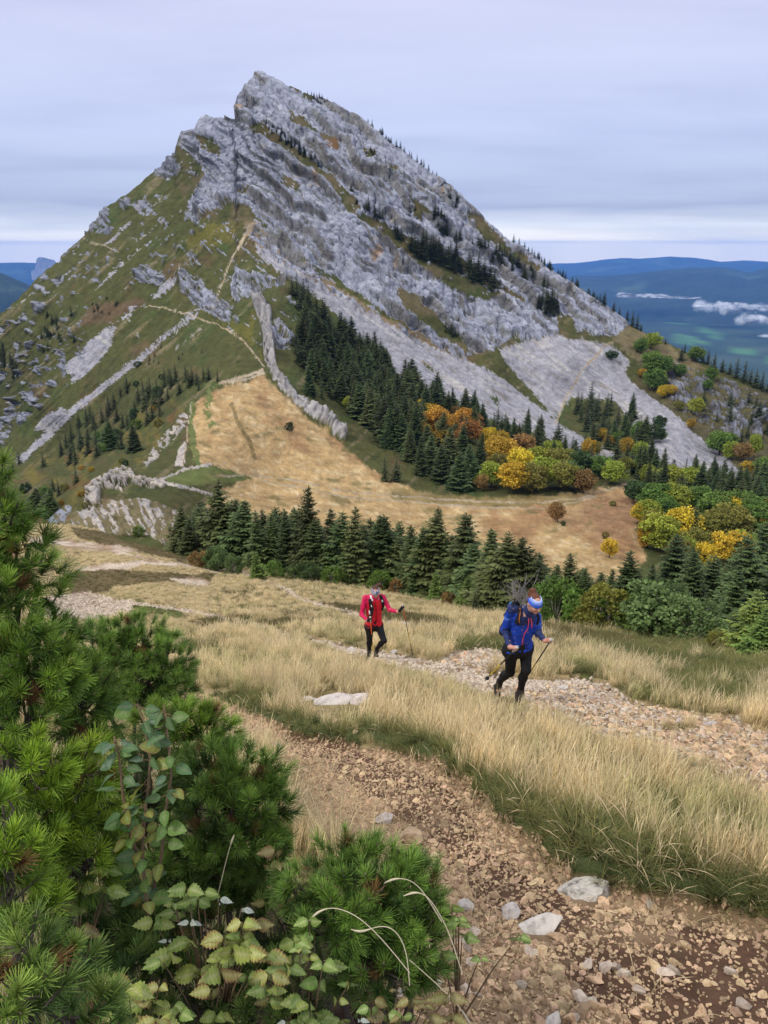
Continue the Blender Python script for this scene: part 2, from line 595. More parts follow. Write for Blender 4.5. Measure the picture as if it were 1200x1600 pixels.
    # grassy ledges between the slabs
    for pts in ([(388, 202), (410, 190), (440, 214), (480, 246), (520, 276), (545, 300), (565, 330), (610, 355), (640, 372), (690, 408), (740, 438), (784, 462), (760, 470), (700, 445),
                 (640, 405), (592, 366), (545, 328), (508, 280), (465, 250), (430, 222)],
                [(448, 172), (478, 186), (498, 206), (470, 202), (452, 190)], [(500, 205), (528, 216), (533, 232), (516, 236)],
                [(563, 230), (590, 234), (586, 246), (572, 248)], [(308, 216), (330, 214), (346, 228), (344, 242), (320, 236)],
                [(278, 226), (300, 240), (318, 258), (314, 274), (294, 268), (270, 248)], [(372, 300), (400, 284), (396, 292), (378, 304)],
                [(330, 332), (360, 316), (394, 326), (385, 338), (350, 345)], [(444, 276), (470, 290), (462, 300), (440, 286)],
                [(645, 312), (664, 330), (660, 342), (648, 330)], [(868, 486), (890, 492), (905, 516), (888, 524), (872, 520)],
                [(610, 258), (622, 266), (618, 276), (608, 268)], [(455, 118), (495, 150), (482, 154), (452, 134)],
                [(730, 330), (760, 350), (800, 388), (850, 424), (840, 426), (790, 396), (745, 358)],
                [(716, 400), (760, 430), (820, 470), (815, 478), (760, 446), (712, 412)]):
        rock = np.where(inpoly(u + 9 * n1 + 5 * fine, v + 9 * n2 + 5 * dith, pts) & (fine + 0.6 * dith < 0.42), 0.0, rock)
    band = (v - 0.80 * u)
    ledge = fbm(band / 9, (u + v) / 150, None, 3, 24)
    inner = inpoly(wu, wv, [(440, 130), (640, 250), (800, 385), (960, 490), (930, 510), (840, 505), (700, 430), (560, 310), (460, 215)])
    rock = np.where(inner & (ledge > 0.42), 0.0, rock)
    wallpts = [(406, 478), (414, 500), (419, 530), (421, 560), (430, 585), (447, 607), (470, 630), (500, 655), (535, 683)]
    wd = linedist(u + 3 * n1, v + 3 * n2, wallpts)
    wall = sstep(10, 6, wd + (v - 480) * 0.012)
    rock = np.maximum(rock, (wall > 0.5))
    hum = inpoly(u + 6 * n1, v + 6 * n2, [(112, 835), (118, 806), (150, 792), (160, 782), (230, 780), (282, 800), (290, 850), (320, 880), (270, 860), (230, 835), (170, 836)])
    humr = hum & (0.6 * fbm(u / 10, v / 8, None, 4, 25) + 0.9 * fbm((u - 0.5 * v) / 7 + 0.8 * n1, (v + 0.4 * u) / 45, None, 3, 26) + 0.15 * dith > 0.02)
    crest = inpoly(u + 5 * n1, v + 5 * n2, [(134, 800), (136, 765), (150, 748), (175, 738), (192, 730), (203, 735), (212, 748), (240, 752), (262, 762), (235, 764), (200, 756), (190, 768), (160, 764), (158, 790)])
    crest = crest & (fine + 0.5 * dith + 0.12 > 0)
    spur = inpoly(u + 4 * n1, v + 4 * n2, [(225, 722), (240, 700), (262, 672), (280, 650), (294, 640), (292, 664), (268, 690), (240, 720), (230, 730)]) & (fine + 0.5 * dith > 0.02)
    spur |= inpoly(u + 3 * n1, v + 3 * n2, [(272, 728), (278, 705), (288, 690), (290, 708), (288, 730)])
    path_pale = linedist(u + 3 * n1, v + 3 * n2, [(205, 745), (250, 752), (300, 765), (330, 772)]) < 2.2 + 2.5 * dith
    path_pale |= linedist(u + 3 * n1, v + 3 * n2, [(330, 725), (290, 732), (262, 745), (245, 755)]) < 2.0 + 3.0 * dith

    # ---- scree and pale rubble
    scree = np.zeros_like(u)
    for pts in ([(398, 384), (420, 392), (450, 410), (480, 432), (530, 465), (590, 496), (640, 522), (700, 552), (760, 575), (800, 602), (850, 642), (880, 668), (945, 700), (982, 724),
                 (968, 726), (900, 705), (850, 680), (790, 662), (740, 645), (690, 625), (640, 600), (600, 565), (560, 530), (520, 488), (490, 458), (440, 428), (405, 402)],
                [(842, 502), (860, 512), (885, 530), (925, 532), (955, 540), (985, 562), (975, 580), (992, 602), (1045, 640), (1090, 680), (1135, 716), (1165, 748), (1110, 748), (1060, 722),
                 (1010, 690), (985, 655), (960, 625), (890, 620), (868, 655), (830, 610), (795, 570), (780, 548), (815, 535)],
                [(985, 660), (1015, 680), (1060, 708), (1090, 728), (1050, 732), (1000, 700)],
                [(535, 276), (552, 290), (580, 312), (612, 340), (606, 348), (570, 325), (548, 302)],
                [(480, 190), (520, 225), (530, 245), (515, 235), (490, 208)],
                [(138, 538), (160, 520), (182, 508), (172, 536), (150, 572), (125, 590), (112, 602), (118, 580), (102, 586), (100, 572), (125, 550)],
                [(52, 664), (70, 648), (98, 636), (100, 646), (75, 668), (55, 674)]):
        scree = np.maximum(scree, inpoly(u + 5 * n1, v + 5 * n2, pts))
    gl = linedist(u + 3 * n1, v + 3 * n2, [(312, 482), (290, 500), (258, 525), (215, 562), (160, 605), (110, 645), (60, 690), (30, 718)])
    scree = np.maximum(scree, gl < 3.0 + (v - 480) * 0.014)
    rub = linedist(u + 4 * n1, v + 4 * n2, [(282, 428), (262, 452), (230, 470), (195, 492), (160, 520), (140, 545), (118, 590)])
    scree = np.maximum(scree, (rub < 9) & (fine + 0.8 * fall > 0.02))
    for pl, w in (([(203, 346), (180, 372), (163, 384)], 2.6), ([(240, 372), (210, 392), (180, 418), (150, 450)], 1.8), ([(300, 345), (268, 365), (240, 385)], 1.6),
                  ([(246, 350), (225, 365), (205, 382)], 1.5), ([(186, 416), (165, 434), (150, 448)], 2.0), ([(262, 385), (235, 405)], 1.5)):
        scree = np.maximum(scree, linedist(u + 2 * n1, v + 2 * n2, pl) < w)
    scree = np.where((n3 + 0.6 * fbm((v - 0.62 * u) / 12, (u + v) / 120, None, 3, 27) > 0.42) & (u > 500) & (v < 640) & (v < 0.66 * u + 140), 0.0, scree)
    scree = np.where(rock > 0.5, 0.0, scree)
    sb = scree.copy()
    for _ in range(14):
        sb[1:-1, 1:-1] = (sb[:-2, 1:-1] + sb[2:, 1:-1] + sb[1:-1, :-2] + sb[1:-1, 2:]) / 4
    scree = ((sb + 0.30 * dith + 0.22 * fall * (u < 500) + 0.10 * wh + 0.25 * fbm((v - 0.7 * u) / 7, (u + v) / 60, None, 3, 28) > 0.5) & (rock < 0.5)).astype(float)
    # trodden paths
    path = np.zeros_like(u)
    for pl, w in (([(232, 476), (262, 483), (282, 488), (300, 492), (312, 498), (350, 512), (380, 532), (400, 556), (413, 572)], 1.6),
                  ([(868, 662), (874, 645), (886, 618), (900, 598), (908, 578), (935, 555), (944, 540), (958, 535)], 2.2),
                  ([(330, 745), (400, 742), (470, 752), (540, 768), (640, 776), (740, 783), (850, 786), (920, 775), (960, 762), (984, 756)], 1.6),
                  ([(400, 750), (470, 762), (540, 776), (640, 784), (740, 792), (850, 795), (930, 776)], 1.4),
                  ([(286, 728), (290, 700), (294, 660), (300, 630)], 1.6), ([(345, 600), (370, 592), (410, 578)], 3.5), ([(365, 598), (412, 583)], 3.5),
                  ([(390, 352), (370, 388), (352, 430), (336, 470)], 1.6), ([(395, 355), (380, 372), (372, 388)], 5.0),
                  ([(140, 378), (165, 384), (185, 395)], 1.2)):
        path = np.maximum(path, linedist(u + 3 * n1, v + 3 * n2, pl) < w * 0.62 * (1.0 + 0.9 * dith) * (1 + 0.8 * n1))

    gold = inpoly(wu + 4 * dith, wv + 4 * fine, [(345, 604), (380, 596), (412, 586), (440, 612), (480, 652), (530, 690), (580, 735), (650, 768), (760, 778), (880, 772), (985, 757), (1000, 770), (1010, 800), (995, 830),
                           (1010, 870), (960, 930), (700, 960), (400, 900), (310, 800), (335, 768), (385, 750), (330, 735), (300, 715), (297, 650), (310, 625)])
    green_patch = inpoly(u + 5 * n1, v + 5 * n2, [(252, 748), (280, 732), (330, 726), (372, 740), (395, 748), (330, 757), (280, 762)])
    green_strip = linedist(u + 8 * n1, v + 4 * n2, [(300, 632), (298, 660), (302, 700), (310, 728)]) < 5 + 6 * dith
    green_strip |= (linedist(u + 8 * n1, v + 5 * n2, [(330, 604), (322, 640), (330, 660)]) < 6 + 8 * dith) & (fine > -0.1)

    # ---- colours of the covers (reflectance)
    c = np.broadcast_to(np.array([0.078, 0.080, 0.026]), u.shape + (3,)).copy()
    c = lerp(c, [0.056, 0.080, 0.021], sstep(0.0, 0.5, n3 + 0.5 * fall))
    c = lerp(c, [0.112, 0.080, 0.038], 0.9 * sstep(0.10, 0.5, fbm(u / 45, v / 45, None, 4, 31) + 0.4 * fall2))
    c = lerp(c, [0.185, 0.150, 0.080], 0.85 * sstep(0.14, 0.42, fall + 0.25 * dith))
    c = lerp(c, [0.36, 0.33, 0.29], 0.8 * ((fbm(ac / 7, al / 60, None, 4, 52) + 0.3 * dith > 0.43) & (u < 480) & (v < 560)))
    c = lerp(c, [0.050, 0.062, 0.020], 0.7 * sstep(0.12, 0.4, fbm(ac / 9, al / 40, None, 4, 53)))
    c = lerp(c, [0.150, 0.130, 0.022], inpoly(wu, wv, [(300, 480), (345, 505), (400, 540), (415, 575), (395, 520), (402, 480), (380, 505)]) * 0.5)
    c = lerp(c, [0.150, 0.130, 0.025], inpoly(wu, wv, [(285, 370), (340, 345), (372, 352), (360, 380), (300, 395)]) * 0.5)
    c = lerp(c, [0.130, 0.082, 0.050], 0.7 * inpoly(wu, wv, [(140, 480), (210, 462), (230, 470), (180, 500), (130, 510)]))
    c = lerp(c, [0.24, 0.175, 0.105], 0.85 * (inpoly(wu, wv, [(700, 540), (780, 600), (830, 640), (760, 600), (640, 560), (470, 440), (400, 385), (375, 345), (400, 345), (470, 410), (600, 495)])))
    tan = inpoly(wu, wv, [(375, 340), (420, 355), (470, 410), (560, 465), (640, 510), (720, 560), (800, 605), (700, 560), (600, 510), (520, 465), (440, 420), (395, 385)])
    rock = np.maximum(rock, (tan & (fbm((v - 0.85 * u) / 5, (u + v) / 55, None, 4, 55) > 0.10)).astype(float))
    low = inpoly(wu, wv, [(-300, 830), (0, 740), (150, 690), (290, 600), (300, 640), (230, 720), (140, 760), (100, 830), (-300, 900)])
    c = lerp(c, [0.14, 0.115, 0.030], low * sstep(-0.1, 0.4, n1))
    c = lerp(c, [0.16, 0.082, 0.030], low * sstep(0.1, 0.5, n2))
    rt = inpoly(wu, wv, [(975, 505), (1050, 545), (1100, 572), (1080, 590), (1000, 570), (960, 530)])
    c = lerp(c, [0.185, 0.145, 0.075], rt * 0.8)
    rlow = inpoly(wu, wv, [(1000, 570), (1200, 610), (1500, 740), (1500, 800), (1170, 760), (1080, 680), (990, 600)])
    c = lerp(c, [0.095, 0.078, 0.038], rlow * 0.7)
    c = lerp(c, [0.21, 0.105, 0.045], inpoly(wu, wv, [(502, 208), (530, 214), (534, 232), (515, 236)]) * 0.8)
    g = np.broadcast_to(np.array([0.42, 0.285, 0.130]), u.shape + (3,))
    g = lerp(g, [0.54, 0.41, 0.225], sstep(0.0, 0.4, fbm((u + 0.3 * v) / 18, (v - 0.2 * u) / 7, None, 5, 32) + 0.3 * dith))
    g = lerp(g, [0.30, 0.17, 0.080], 0.9 * sstep(0.02, 0.4, n3 + 0.5 * sstep(460, 580, u) * sstep(760, 700, v)))
    g = lerp(g, [0.26, 0.145, 0.075], 0.85 * sstep(75, 25, np.hypot((u - 965) * 0.8, (v - 805) * 1.3) + 40 * n1 + 25 * n3 + 12 * dith))
    g = lerp(g, [0.17, 0.145, 0.055], 0.7 * sstep(0.22, 0.4, fbm(u / 26, v / 12, None, 3, 33)))
    g = lerp(g, [0.16, 0.12, 0.045], 0.75 * (linedist(u + 3 * n1, v + 3 * n2, [(362, 632), (372, 660), (390, 690), (398, 715)]) < 3))
    gs = gold.astype(float)
    for _ in range(9):
        gs[1:-1, 1:-1] = (gs[:-2, 1:-1] + gs[2:, 1:-1] + gs[1:-1, :-2] + gs[1:-1, 2:]) / 4
    gs = sstep(0.25, 0.75, gs + 0.35 * dith + 0.15 * fine)
    c = lerp(c, g, gs)
    gr = np.where((green_patch | green_strip)[..., None], np.array([0.125, 0.150, 0.045]), c)
    c = np.where((green_patch | green_strip)[..., None], lerp(gr, [0.19, 0.17, 0.06], sstep(-0.1, 0.5, n2) * 0.6), c)
    gtx = fbm((u + 0.5 * v) / 5, v / 2.2, None, 3, 58)
    c = np.where(gold[..., None], c * (1 + 0.38 * gtx + 0.20 * fbm(u / 30, v / 9, None, 3, 59))[..., None], c)
    meadow_edge = linedist(u + 6 * n1, v + 6 * n2, [(620, 772), (760, 785), (900, 780)]) < 9
    c = np.where(meadow_edge[..., None], lerp(c, [0.15, 0.13, 0.045], np.full(u.shape, 0.6)), c)
    r_c = np.broadcast_to(np.array([0.315, 0.330, 0.390]), u.shape + (3,))
    r_c = lerp(r_c, [0.415, 0.425, 0.465], sstep(0.0, 0.5, fbm((v - 0.78 * u) / 16, (u + v) / 70, None, 5, 34)))
    r_c = lerp(r_c, [0.225, 0.235, 0.275], 0.7 * sstep(0.06, 0.45, fbm(u / 9, v / 34, None, 4, 35)))
    r_c = lerp(r_c, [0.20, 0.20, 0.225], 0.6 * sstep(0.15, 0.42, fbm((v - 0.78 * u) / 7, (u + v) / 120, None, 4, 40)))
    r_c = lerp(r_c, [0.40, 0.34, 0.26], 0.6 * sstep(0.30, 0.5, fbm(u / 25, v / 18, None, 3, 36)))
    for pu, pv, pr in ((494, 276, 9), (592, 392, 12), (586, 400, 10), (620, 405, 9), (500, 500, 7), (376, 168, 10), (690, 300, 5)):
        r_c = lerp(r_c, [0.48, 0.30, 0.14], 0.7 * sstep(pr, pr * 0.4, np.hypot((u - pu) * 1.5, v - pv) + 5 * fine))
    r_c = lerp(r_c, [0.13, 0.135, 0.165], 0.8 * sstep(0.10, 0.40, fbm(u / 6, v / 40, None, 4, 54)) * inpoly(wu, wv, [(560, 420), (640, 400), (720, 440), (850, 500), (840, 535), (760, 545), (680, 500), (600, 470)]))
    for per, sd in ((46, 41), (19, 42)):
        ph = (v - 0.78 * u + 26 * n3 + 10 * n1) / per + 0.8 * fbm(u / (per * 3), v / (per * 3), None, 2, sd)
        fr = ph - np.floor(ph)
        on = sstep(-0.15, 0.15, noise3(u / (per * 2), v / (per * 2), None, sd + 5)) * sstep(0.80, 0.86, fr + 0.06 * dith)
        r_c = lerp(r_c, [0.135, 0.125, 0.100], 0.75 * on)  # step edges darkened: crevice shade put into the rock colour, along with ledge soil
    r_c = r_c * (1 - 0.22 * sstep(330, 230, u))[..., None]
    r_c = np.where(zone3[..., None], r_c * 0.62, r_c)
    s_c = np.broadcast_to(np.array([0.285, 0.280, 0.305]), u.shape + (3,))
    s_c = lerp(s_c, [0.41, 0.39, 0.37], sstep(0.0, 0.5, fbm((v - 0.72 * u) / 6, (u + v) / 90, None, 4, 37)))
    s_c = s_c * (1 + 0.25 * fbm((v - 0.7 * u) / 2.5, (u + v) / 18, None, 2, 56) + 0.12 * wh.clip(-1.5, 1.5))[..., None]
    s_c = lerp(s_c, [0.40, 0.375, 0.345], 0.7 * sstep(0.15, 0.45, fbm((v - 0.72 * u) / 14, (u + v) / 130, None, 3, 57)))
    s_c = lerp(s_c, [0.20, 0.175, 0.145], 0.85 * sstep(0.15, 0.5, fbm((v - 0.68 * u) / 9, (u + v) / 60, None, 4, 38)))
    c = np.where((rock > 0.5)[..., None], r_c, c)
    c = np.where((scree > 0.5)[..., None], s_c, c)
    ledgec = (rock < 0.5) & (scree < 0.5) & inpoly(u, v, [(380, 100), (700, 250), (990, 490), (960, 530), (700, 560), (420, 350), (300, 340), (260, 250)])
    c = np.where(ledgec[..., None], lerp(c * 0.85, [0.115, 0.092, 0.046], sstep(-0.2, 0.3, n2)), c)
    w_c = lerp(np.broadcast_to(np.array([0.36, 0.34, 0.325]), u.shape + (3,)), [0.27, 0.25, 0.23], sstep(-0.1, 0.4, fbm(u / 5, v / 5, None, 3, 39)))
    c = np.where((wall > 0.5)[..., None], w_c, c)
    pale = humr | crest | spur | path_pale
    p_c = lerp(np.broadcast_to(np.array([0.52, 0.455, 0.39]), u.shape + (3,)), [0.30, 0.28, 0.26], sstep(-0.1, 0.4, fine + 0.6 * n1 + 0.4 * dith))
    c = np.where((hum & ~humr)[..., None], lerp(c, [0.24, 0.185, 0.10], np.full(u.shape, 0.55)), c)
    c = np.where(pale[..., None], p_c, c)
    c = np.where((path > 0.5)[..., None], lerp(np.broadcast_to(np.array([0.40, 0.33, 0.235]), u.shape + (3,)), [0.30, 0.23, 0.13], sstep(-0.2, 0.4, n2)), c)
    c = c * (1 + 0.22 * fine + 0.10 * n1)[..., None]
    c = np.clip(c, 0.01, 0.8)

    # ---- relief
    Nn = grid_normals(P)
    rs = rock.copy()
    for _ in range(2):
        rs[1:-1, 1:-1] = (rs[1:-1, 1:-1] * 2 + rs[:-2, 1:-1] + rs[2:, 1:-1] + rs[1:-1, :-2] + rs[1:-1, 2:]) / 6
    rs = rs * sstep(170, 330, Z)
    # slabs parallel to the ridge line: stepped bedding, irregular
    bq = (v - 0.78 * u + 26 * n3 + 10 * n1)
    step = 0.0
    for per, am, sd in ((46, 5.0, 41), (19, 2.4, 42), (8.5, 0.9, 43)):
        ph = bq / per + 0.8 * fbm(u / (per * 3), v / (per * 3), None, 2, sd)
        fr = ph - np.floor(ph)
        amp = 0.35 + 0.65 * sstep(-0.3, 0.3, noise3(u / (per * 2), v / (per * 2), None, sd + 5))
        step = step + am * amp * (np.minimum(fr / 0.82, (1 - fr) / 0.18) - 0.5)
    gul = fbm(x / 9, z / 26, y / 22, 3, 44, ridged=True)            # gullies and ribs down the face
    blk = fbm(x / 16, y / 16, z / 12, 5, 45)
    crk = np.abs(noise3(x / 6, y / 6, z / 9, 46))
    d = rs * (1.35 * step + 1.2 * gul + 6.5 * fbm(x / 34, y / 34, z / 26, 2, 45) + 0.9 * blk - 2.6 * sstep(0.06, 0.0, crk) + 0.35 * fbm(x / 3, y / 3, z / 3, 3, 47))
    left = sstep(420, 330, u) * sstep(170, 330, Z)
    d = d + (1 - rs) * left * (2.2 * fall + 1.5 * fall2) + (1 - rs) * (0.5 * n1 + 0.35 * fine) * sstep(100, 300, Z)
    d = d + (1 - rs) * scree * 0.35 * fbm(x / 2, y / 2, z / 2, 3, 48)
    d = d + wall * (1.8 + 1.2 * fbm(x / 3, y / 3, z / 3, 4, 49) + 0.4 * np.sign(noise3(u / 5, v / 5, None, 50)))
    d = d + pale * (0.08 + 0.22 * fine) * sstep(70, 120, Z) + crest * (0.5 + 0.8 * n1 + 0.5 * dith) + hum * 1.2 * n1
    d = d + 1.2 * zone3 * rock * np.sign(fbm(u / 16, (v - 0.3 * u) / 5, None, 2, 51))
    ts = np.convolve(np.pad(top, 30, 'edge'), np.hanning(61) / np.hanning(61).sum(), 'valid')
    edge = sstep(-6, 16, v - ts[None])            # keep the skyline
    P = P + Nn * (d * (0.25 + 0.75 * edge))[..., None]

    # ---- the far side, hidden behind the skyline
    back = []
    r0 = P[0]
    hd = r0 * np.array([1, 1, 0])
    hd = hd / np.linalg.norm(hd, axis=-1, keepdims=True)
    for k in range(MNB, 0, -1):
        t = (k / MNB) ** 1.6 * 420
        back.append(r0 + hd * t + np.array([0, 0, -1]) * (0.18 * t + 0.0013 * t * t)[..., None] if False else
                    r0 + hd * t - np.array([0, 0, 1.0]) * (0.16 * t + 0.0012 * t * t))
    nb = len(back)
    Pa = np.concatenate([np.stack(back), P], 0)
    pad = lambda a: np.concatenate([np.repeat(a[:1], nb, 0), a], 0)
    lab = np.zeros(u.shape, int)
    lab[rock > 0.5] = 1
    lab[scree > 0.5] = 2
    lab[gold] = 3
    lab[(path > 0.5)] = 4
    lab[wall > 0.5] = 5
    lab[pale] = 6
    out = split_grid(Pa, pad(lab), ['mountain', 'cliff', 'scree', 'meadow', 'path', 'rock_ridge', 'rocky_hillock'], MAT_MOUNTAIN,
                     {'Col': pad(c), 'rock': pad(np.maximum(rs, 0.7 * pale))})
    MASK.update(top=top, bot=bot, P=P, u=us)
    return out


MOUNTAIN = build_mountain()


def mtn(u, v):
    """point of the mountain sheet seen at pixel (u, v)"""
    iu = int(round((u - MU0) / (MU1 - MU0) * (MNC - 1)))
    iu = min(max(iu, 0), MNC - 1)
    t = (v - MASK['top'][iu]) / (MASK['bot'][iu] - MASK['top'][iu])
    t = min(max(t, 0.0), 1.0) ** (1 / 1.12)
    return MASK['P'][min(int(round(t * (MNR - 1))), MNR - 1), iu]


# ------------------------------------------------------------------ valley and far hills
def build_far():
    m = terrain_material('valley_ground', 0.004, 6.0, 0.0012, 0.2, False)
    # valley floor, out to the horizon
    az = np.radians(np.linspace(-180, 180, 480))
    rr = np.geomspace(620, 29000, 190)
    R, A = np.meshgrid(rr, az, indexing='ij')
    x, y = R * np.sin(A), R * np.cos(A)
    h = -900 + 60 * fbm(x / 1500, y / 1500, None, 4, 61) + 180 * sstep(0.05, 0.5, fbm(x / 3000, y / 3000, None, 4, 62))
    h = np.where(R < 1500, np.minimum(h, -300 - (R - 620) * 0.6), h)
    P = np.stack([x, y, h], -1)
    u, v, Z = to_px(P)
    n1, n2 = fbm(x / 260, y / 260, None, 3, 63), fbm(x / 260, y / 260, None, 3, 64)
    c = lerp(np.broadcast_to(np.array([0.030, 0.050, 0.026]), x.shape + (3,)), [0.060, 0.085, 0.040], sstep(-0.1, 0.5, fbm(x / 700, y / 700, None, 4, 65)))
    uu, vv = u + 7 * n1, v + 3.0 * n2
    for pts in ([(1000, 492), (1030, 482), (1065, 481), (1040, 490), (1010, 498)], [(1052, 520), (1075, 522), (1105, 535), (1095, 541), (1062, 538), (1050, 530)],
                [(1092, 512), (1108, 514), (1125, 520), (1120, 530), (1105, 528)], [(1148, 545), (1172, 543), (1180, 550), (1165, 557), (1152, 552)],
                [(1045, 503), (1065, 500), (1072, 505), (1055, 509)], [(1195, 558), (1230, 555), (1240, 566), (1210, 570)], [(1120, 470), (1150, 468), (1140, 474)],
                [(1190, 503), (1240, 500), (1250, 512), (1200, 512)]):
        c = np.where(inpoly(uu, vv, pts)[..., None], np.array([0.075, 0.17, 0.055]) * (1 + 0.5 * n1[..., None]), c)
    me = mesh_np('valley_floor', P.reshape(-1, 3), grid_faces(*x.shape)[:, ::-1], [m], cols={'Col': c.reshape(-1, 3), 'rock': np.zeros(x.size)})
    tag(obj('valley_floor', me), kind='structure')

    def ridge(sil, dist, depth, seed, rough, name='hills', col=(0.035, 0.052, 0.030), base=-930, sharp=0.9, n=420):
        sil = np.array(sil, float)
        us = np.linspace(sil[0, 0], sil[-1, 0], n)
        vs = np.interp(us, sil[:, 0], sil[:, 1])
        vs = vs + rough * fbm(us / 28, us * 0, None, 4, seed) * 2.0
        top = at(us, vs, 1.0)
        top = top / np.hypot(top[:, 0], top[:, 1])[:, None]
        hdir = top * np.array([1, 1, 0])
        zt = top[:, 2] * dist
        rows = []
        for s in np.concatenate([np.linspace(-1, 0, 40), np.linspace(0.06, 1, 10)]):
            rad = dist + s * depth
            k = (1 - abs(s)) ** sharp
            p = hdir * rad
            nz = fbm(p[:, 0] / (depth * 0.22), p[:, 1] / (depth * 0.22), None, 5, seed + 3, ridged=True) * (zt - base) * 0.30 * (1 - (1 - min(abs(s) * 3.0, 1)))
            zz = base + (zt - base) * k + nz * k ** 0.5
            # nothing in front may rise above the skyline
            zz = np.minimum(zz, top[:, 2] * rad - abs(s) * 4)
            rows.append(np.stack([p[:, 0], p[:, 1], zz], -1))
        P = np.stack(rows)
        cc = lerp(np.broadcast_to(np.array(col) * 0.8, P.shape).copy(), np.array(col) * 2.0, sstep(0, 0.5, fbm(P[..., 0] / 900, P[..., 1] / 900, None, 4, seed + 9)))
        me = mesh_np(name, P.reshape(-1, 3), grid_faces(*P.shape[:2]), [m], cols={'Col': cc.reshape(-1, 3), 'rock': np.zeros(P.size // 3)})
        tag(obj(name, me), kind='structure')
    ridge([(780, 450), (860, 440), (900, 430), (950, 431), (1000, 427), (1040, 421), (1070, 419), (1100, 419), (1120, 417), (1145, 419), (1160, 424), (1172, 426), (1190, 421), (1215, 414), (1300, 412), (1480, 425), (1600, 430)],
          14500, 4200, 71, 0.7)
    ridge([(760, 420), (850, 412), (900, 411), (940, 406), (970, 403), (1000, 404), (1050, 400.5), (1085, 403), (1110, 406), (1125, 409), (1160, 407), (1200, 409), (1300, 404), (1600, 410)],
          27000, 6000, 72, 0.6)
    ridge([(-500, 424), (-200, 414), (-60, 411), (0, 411), (25, 410), (50, 411), (100, 413), (200, 418)], 24000, 5000, 73, 0.5)
    ridge([(-600, 380), (-300, 396), (-100, 412), (0, 426), (15, 432), (42, 444), (80, 460), (140, 478), (220, 490)], 7500, 2600, 74, 0.5)
    ridge([(48, 424), (54, 421), (57, 405), (60, 402), (68, 402), (76, 404.5), (84, 406), (90, 412), (100, 420), (112, 426)], 20500, 1500, 75, 0.15, name='distant_butte',
          col=(0.22, 0.21, 0.20), base=-700, sharp=0.35, n=90)


build_far()

# air: one closed even box of haze round everything
def build_haze():
    x0, x1, y0, y1, z0, z1 = -34500, 34500, -31000, 34500, -1250, 175
    V = np.array([(x, y, z) for x in (x0, x1) for y in (y0, y1) for z in (z0, z1)], float)
    F = np.array([(0, 1, 3, 2), (4, 6, 7, 5), (0, 4, 5, 1), (2, 3, 7, 6), (0, 2, 6, 4), (1, 5, 7, 3)])
    m = bpy.data.materials.new('haze')
    m.use_nodes = True
    t = m.node_tree
    t.nodes.remove(t.nodes['Principled BSDF'])
    pv = N(t, 'ShaderNodeVolumePrincipled')
    pv.inputs['Color'].default_value = HAZE_COLOR
    pv.inputs['Density'].default_value = HAZE_DENSITY
    pv.inputs['Anisotropy'].default_value = 0.0
    L(t, pv.outputs[0], t.nodes['Material Output'].inputs['Volume'])
    me = mesh_np('haze', V, F, [m], smooth=False)
    tag(obj('haze', me), kind='stuff')


HAZE_COLOR = (0.13, 0.38, 1.0, 1)
HAZE_DENSITY = 3.6e-5
build_haze()


def valley_fog():
    """banks of fog lying over the far valley, as lumpy bodies"""
    m = bpy.data.materials.new('fog_white')
    m.use_nodes = True
    t = m.node_tree
    b = t.nodes['Principled BSDF']
    b.inputs['Base Color'].default_value = (0.85, 0.87, 0.9, 1)
    b.inputs['Roughness'].default_value = 1.0
    b.inputs['Specular IOR Level'].default_value = 0.0
    tc = N(t, 'ShaderNodeTexCoord')
    n = N(t, 'ShaderNodeTexNoise', inp={'Scale': 0.004, 'Detail': 6.0, 'Roughness': 0.6})
    L(t, tc.outputs['Object'], n.inputs['Vector'])
    lw = N(t, 'ShaderNodeLayerWeight', inp={'Blend': 0.35})
    a = M(t, 'MULTIPLY', M(t, 'POWER', M(t, 'SUBTRACT', 1.0, lw.outputs['Facing']), 2.2), M(t, 'MULTIPLY', M(t, 'SUBTRACT', n.outputs[0], 0.34), 1.9, clamp=True), clamp=True)
    L(t, a, b.inputs['Alpha'])
    r = np.random.default_rng(77)
    u0, v0 = np.meshgrid(np.linspace(0, 2 * np.pi, 20, endpoint=False), np.linspace(0, np.pi, 11))
    sph = np.stack([np.cos(u0) * np.sin(v0), np.sin(u0) * np.sin(v0), np.cos(v0)], -1)
    k = np.arange(10)[:, None] * 20 + np.arange(20)[None]
    kn = np.arange(10)[:, None] * 20 + (np.arange(20)[None] + 1) % 20
    F = np.stack([k, kn, kn + 20, k + 20], -1).reshape(-1, 4)[:, ::-1]
    bank = [(965, 1035, 459, 463, 3.6, 9800, 36), (1030, 1092, 462, 465, 1.8, 9800, 18), (1090, 1140, 475, 483, 8, 8800, 30), (1130, 1225, 476, 484, 6.5, 8800, 44), (1155, 1225, 494, 502, 8, 8000, 30), (1192, 1240, 522, 526, 3, 7600, 12)]
    for (ua, ub, va, vb, hh, D, n_) in bank:
        V, FF = [], []
        for i in range(n_):
            s = r.uniform()
            uu = ua + (ub - ua) * s
            vv = r.uniform(va, vb) + (0.04 * (uu - ua))
            c = at(uu, vv, D + r.uniform(-250, 250))
            sc = D / FPX
            rx, rz = r.uniform(6, 14) * sc, hh * r.uniform(0.5, 1.1) * sc
            q = sph.reshape(-1, 3)
            dd = 1 + 0.28 * fbm(q[:, 0] * 2 + i, q[:, 1] * 2, q[:, 2] * 2, 3, 80 + i)
            FF.append(F + 220 * i)
            V.append(c + q * dd[:, None] * np.array([rx, rx, rz]))
        o = obj('fog_bank', mesh_np('fog_bank', np.concatenate(V), np.concatenate(FF), [m]))
        tag(o, kind='stuff')


valley_fog()

